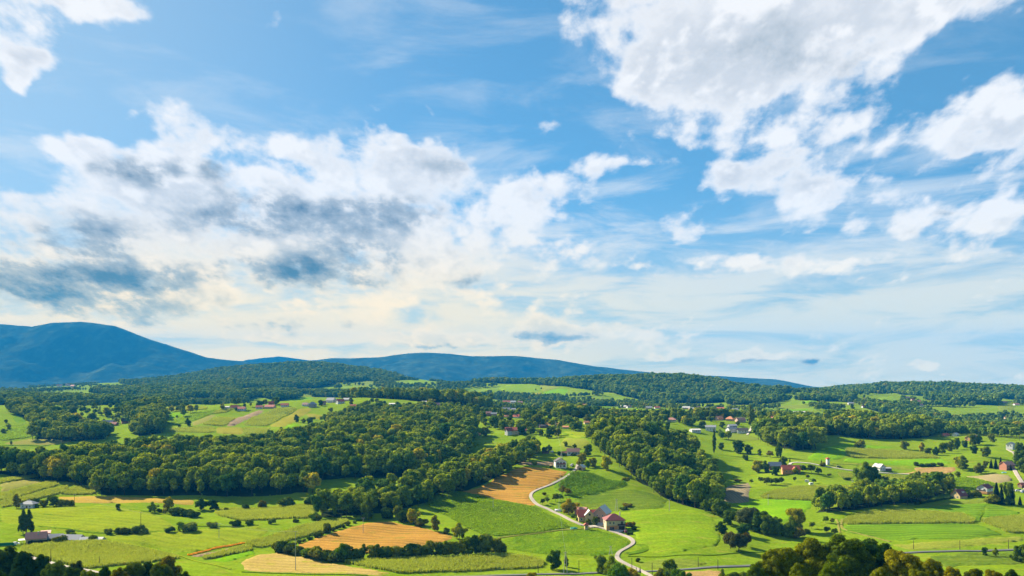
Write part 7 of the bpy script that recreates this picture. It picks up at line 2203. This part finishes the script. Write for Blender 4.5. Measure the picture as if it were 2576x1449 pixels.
# ---------------------------------------------------------------- cars and small things
def car(label, k, x, y, deg, color, L=4.2):
    M[color[0]] = M.get(color[0]) or plain(color[0], color[1], .35, .5, .03)
    X, Y, Z = spot(*fr(k, x, y))
    o = empty('car', (X, Y, Z + .35), math.radians(deg))
    prof = [(-L / 2, .35), (-L / 2, .75), (-L * .47, .92), (-L * .22, 1.0), (-L * .12, 1.0), (L * .30, 1.0), (L * .48, .88), (L / 2, .7), (L / 2, .35)]
    V, Fc = [], []
    for yy, s in ((-.85, 1), (.85, 1)):
        V += [(a, yy, b) for a, b in prof]
    n = len(prof)
    Fc = [tuple(range(n))[::-1], tuple(range(n, 2 * n))] + [(i, (i + 1) % n, (i + 1) % n + n, i + n) for i in range(n)]
    mesh_obj('body', V, Fc, M[color[0]], o)
    cp = [(-L * .40, 1.0), (-L * .30, 1.42), (L * .10, 1.45), (L * .28, 1.0)]
    V = [(a, -.78 if b < 1.1 else -.62, b) for a, b in cp] + [(a, .78 if b < 1.1 else .62, b) for a, b in cp]
    Fc = [(3, 2, 1, 0), (4, 5, 6, 7), (0, 1, 5, 4), (2, 3, 7, 6)]
    g = mesh_obj('cabin_glass', V, Fc, M['glass'], o)
    mesh_obj('roof', [(-L * .30, -.64, 1.43), (L * .10, -.64, 1.46), (L * .10, .64, 1.46), (-L * .30, .64, 1.43), (-L * .29, -.6, 1.49), (L * .09, -.6, 1.52), (L * .09, .6, 1.52), (-L * .29, .6, 1.49)], BOXF, M[color[0]], o)
    for wx in (-L * .31, L * .31):
        for s in (-1, 1):
            V, T = tube([(wx, s * .70, .33), (wx, s * .88, .33)], [.33, .33], 10)
            nn = len(V); V = np.vstack([V, [(wx, s * .88, .33)]]); T = np.vstack([T, [(10 + i, 10 + (i + 1) % 10, nn) for i in range(10)]])
            w = mesh_obj('wheel', V.tolist(), T.tolist(), M['roof_dark'], o)
            V, T = tube([(wx, s * .885, .33), (wx, s * .90, .33)], [.19, .05], 8)
            mesh_obj('rim', V.tolist(), T.tolist(), M['metal_grey'], w)
    tag(o, label, 'car')


car('silver car parked behind the hilltop house', 'top', 1095, 790, 60, ('paint_silver', (.62, .63, .65)))
car('white car parked beside the silver one at the hilltop house', 'top', 1065, 825, 75, ('paint_white', (.75, .75, .75)))
car('dark red car on the forecourt of the hipped farmhouse', 'farm', 1775, 915, 100, ('paint_red', (.16, .02, .03)))
car('white car at the terrace of the salmon-roofed cottage', 'left', 300, 1275, 15, ('paint_white', (.75, .75, .75)))
for i, (x, y, c) in enumerate([(2395, 815, ('paint_white', (.75, .75, .75))), (2470, 800, ('paint_black', (.03, .03, .035))), (2540, 820, ('paint_silver', (.62, .63, .65))), (2560, 850, ('paint_blue', (.05, .10, .22)))]):
    car(['white', 'black', 'silver', 'dark blue'][i] + ' car in the parking row at the right edge', 'right', x, y, 20, c)
car('dark car on the grass near the white tower', 4, 970, 322, 10, ('paint_black', (.03, .03, .035)))


def dome_tunnel(label, k, x, y, L, r, deg, mat, name='greenhouse', cat='greenhouse'):
    X, Y, Z = spot(*fr(k, x, y))
    o = empty(name, (X, Y, Z), math.radians(deg))
    V, Fc = [], []
    n = 10
    for ix in range(2):
        for j in range(n + 1):
            an = math.pi * j / n
            V.append(((ix - .5) * L, math.cos(an) * r, math.sin(an) * r - .1))
    Fc = [(j, j + 1, j + n + 2, j + n + 1) for j in range(n)] + [tuple(range(n, -1, -1)), tuple(range(n + 1, 2 * n + 2))]
    mesh_obj('cover', V, Fc, M[mat], o, True)
    for ix in (-.5, -.17, .17, .5):
        path = [(ix * L, math.cos(math.pi * j / 8) * (r + .05), math.sin(math.pi * j / 8) * (r + .05) - .1) for j in range(9)]
        Vt, Tt = tube(path, [.06] * 9, 4)
        mesh_obj('hoop', Vt.tolist(), Tt.tolist(), M['metal_grey'], o)
    tag(o, label, cat)


dome_tunnel('white plastic tunnel beside the lane above the farm', 'farm', 155, 385, 4.4, 1.3, -8, 'trim_white')
dome_tunnel('small white tunnel greenhouse in the upper garden', 'top', 450, 350, 3.0, 1.5, 80, 'trim_white')


def trailer(label, k, x, y, deg, L=3.4):
    X, Y, Z = spot(*fr(k, x, y))
    o = empty('trailer', (X, Y, Z), math.radians(deg))
    V = boxv(-L / 2, L / 2, -.95, .95, .6, 2.3)
    V[4:] = [(a * .9, b * .92, c) for a, b, c in V[4:]]
    mesh_obj('body', V, BOXF, M['trim_white'], o)
    boxes('window', [(-.5, .6, -1.0, -.93, 1.3, 1.85)], M['glass'], o)
    boxes('drawbar', [(L / 2, L / 2 + 1.2, -.06, .06, .55, .68)], M['metal_grey'], o)
    for s in (-1, 1):
        V, T = tube([(0, s * .78, .32), (0, s * .96, .32)], [.32, .32], 10)
        mesh_obj('wheel', V.tolist(), T.tolist(), M['roof_dark'], o)
    tag(o, label, 'trailer')


trailer('white trailer beside the oval maize field', 4, 733, 476, 15)
trailer('second white trailer behind the first at the maize', 4, 698, 452, -40)

# garden frame left of the hilltop house
X, Y, Z = spot(*fr('top', 405, 805))
o = empty('garden_frame', (X, Y, Z))
for sx in (-1.4, 1.4):
    for sy in (-.9, .9):
        boxes('post', [(sx - .09, sx + .09, sy - .09, sy + .09, -.4, 2.2)], M['wood_dark'], o)
boxes('top_beam', [(-1.7, 1.7, -1.05, -.8, 2.2, 2.4), (-1.7, 1.7, .8, 1.05, 2.2, 2.4)], M['wood_dark'], o)
for i in range(6):
    u = -1.5 + i * .6
    boxes('slat', [(u - .05, u + .05, -1.2, 1.2, 2.402, 2.5)], M['wood_dark'], o)
tag(o, 'brown wooden garden frame beside the tilled plot', 'pergola')

# green mesh fence at the left edge
A = spot(*fr('left', -60, 1300)); B = spot(*fr('left', 310, 1280))
o = empty('mesh_fence', (A[0], A[1], A[2]))
n = 10
for i in range(n + 1):
    t = i / n
    x, y = A[0] + (B[0] - A[0]) * t, A[1] + (B[1] - A[1]) * t
    z = float(ground(x, y))
    boxes('post', [(x - A[0] - .05, x - A[0] + .05, y - A[1] - .05, y - A[1] + .05, z - A[2] - .3, z - A[2] + 1.9)], M['metal_grey'], o)
    if i < n:
        x2, y2 = A[0] + (B[0] - A[0]) * (t + 1 / n), A[1] + (B[1] - A[1]) * (t + 1 / n)
        z2 = float(ground(x2, y2))
        V = [(x - A[0], y - A[1] - .06, z - A[2] + .05), (x2 - A[0], y2 - A[1] - .06, z2 - A[2] + .05), (x2 - A[0], y2 - A[1] - .06, z2 - A[2] + 1.8), (x - A[0], y - A[1] - .06, z - A[2] + 1.8)]
        V += [(a, b - .03, c) for a, b, c in V]
        mesh_obj('panel', V, BOXF, M['net_green'], o)
tag(o, 'green mesh fence left of the salmon-roofed cottage', 'fence')

# clipped dark hedge before the cottage
A = spot(*fr('left', 540, 1258)); B = spot(*fr('left', 980, 1232))
rs = np.random.RandomState(2)
n = 2600
t = rs.rand(n); X = A[0] + (B[0] - A[0]) * t; Y = A[1] + (B[1] - A[1]) * t + rs.uniform(-.5, .5, n)
C = np.stack([X, Y, ground(X, Y) + rs.uniform(.1, 2.0, n)], -1)
V, Q = cards(rs, C, rs.normal(size=(n, 3)), .3)
o = bpy.data.objects.new('hedge', np_mesh('hedge', V, Q, M['leaf_conifer']))
COL.objects.link(o)
tag(o, 'dark clipped hedge in front of the salmon-roofed cottage', 'hedge')

# heap of teal netting by the lane
X, Y, Z = spot(*fr('farm', 540, 815))
rs = np.random.RandomState(6)
g = 14
V = []
for j in range(g):
    for i in range(g):
        u, v = (i / (g - 1) - .5), (j / (g - 1) - .5)
        xx, yy = X + u * 4.4, Y + v * 3.6
        hgt = max(0, .8 * math.exp(-((u * 2.4) ** 2 + (v * 2.4) ** 2)) + rs.normal() * .12)
        V.append((xx, yy, float(ground(xx, yy)) + hgt * (1 if 0 < i < g - 1 and 0 < j < g - 1 else 0) + .3))
Fc = [(j * g + i, j * g + i + 1, (j + 1) * g + i + 1, (j + 1) * g + i) for j in range(g - 1) for i in range(g - 1)]
o = mesh_obj('netting_heap', V, Fc, M['net_teal'])
tag(o, 'heap of teal netting beside the lane and the shrine', 'netting')

# paddling pool in the right garden
X, Y, Z = spot(*fr(4, 2402, 368))
o = empty('paddling_pool', (X, Y, Z))
M['pool_blue'] = plain('pool_blue', (.20, .48, .62), .3, .4, .05)
V, T = tube([(0, 0, .02), (0, 0, .62)], [1.9, 1.9], 20)
mesh_obj('rim', V.tolist(), T.tolist(), M['pool_blue'], o)
mesh_obj('water', [(math.cos(i * math.pi / 10) * 1.85, math.sin(i * math.pi / 10) * 1.85, .5) for i in range(20)], [tuple(range(20))], M['pool_blue'], o)
tag(o, 'round blue paddling pool on the lawn by the spruces', 'pool')
# ---------------------------------------------------------------- the air
def build_haze():
    x0, x1, y0, y1, z0, z1 = -10500, 10500, -4700, 12800, -32.0, 720.0
    v = [(x, y, z) for z in (z0, z1) for y in (y0, y1) for x in (x0, x1)]
    f = [(0, 2, 3, 1), (4, 5, 7, 6), (0, 1, 5, 4), (2, 6, 7, 3), (0, 4, 6, 2), (1, 3, 7, 5)]
    m, nb, out = new_mat('haze_air')
    pv = nb.node('ShaderNodeVolumePrincipled')
    pv.inputs['Color'].default_value = (0.02, 0.36, 0.92, 1)
    pv.inputs['Density'].default_value = 0.000054
    pv.inputs['Anisotropy'].default_value = 0.0
    m.node_tree.links.new(pv.outputs[0], out.inputs['Volume'])
    o = mesh_obj('haze', v, f, m)
    tag(o, 'thin blue haze filling the air over the valley', 'haze', kind='stuff')


build_haze()
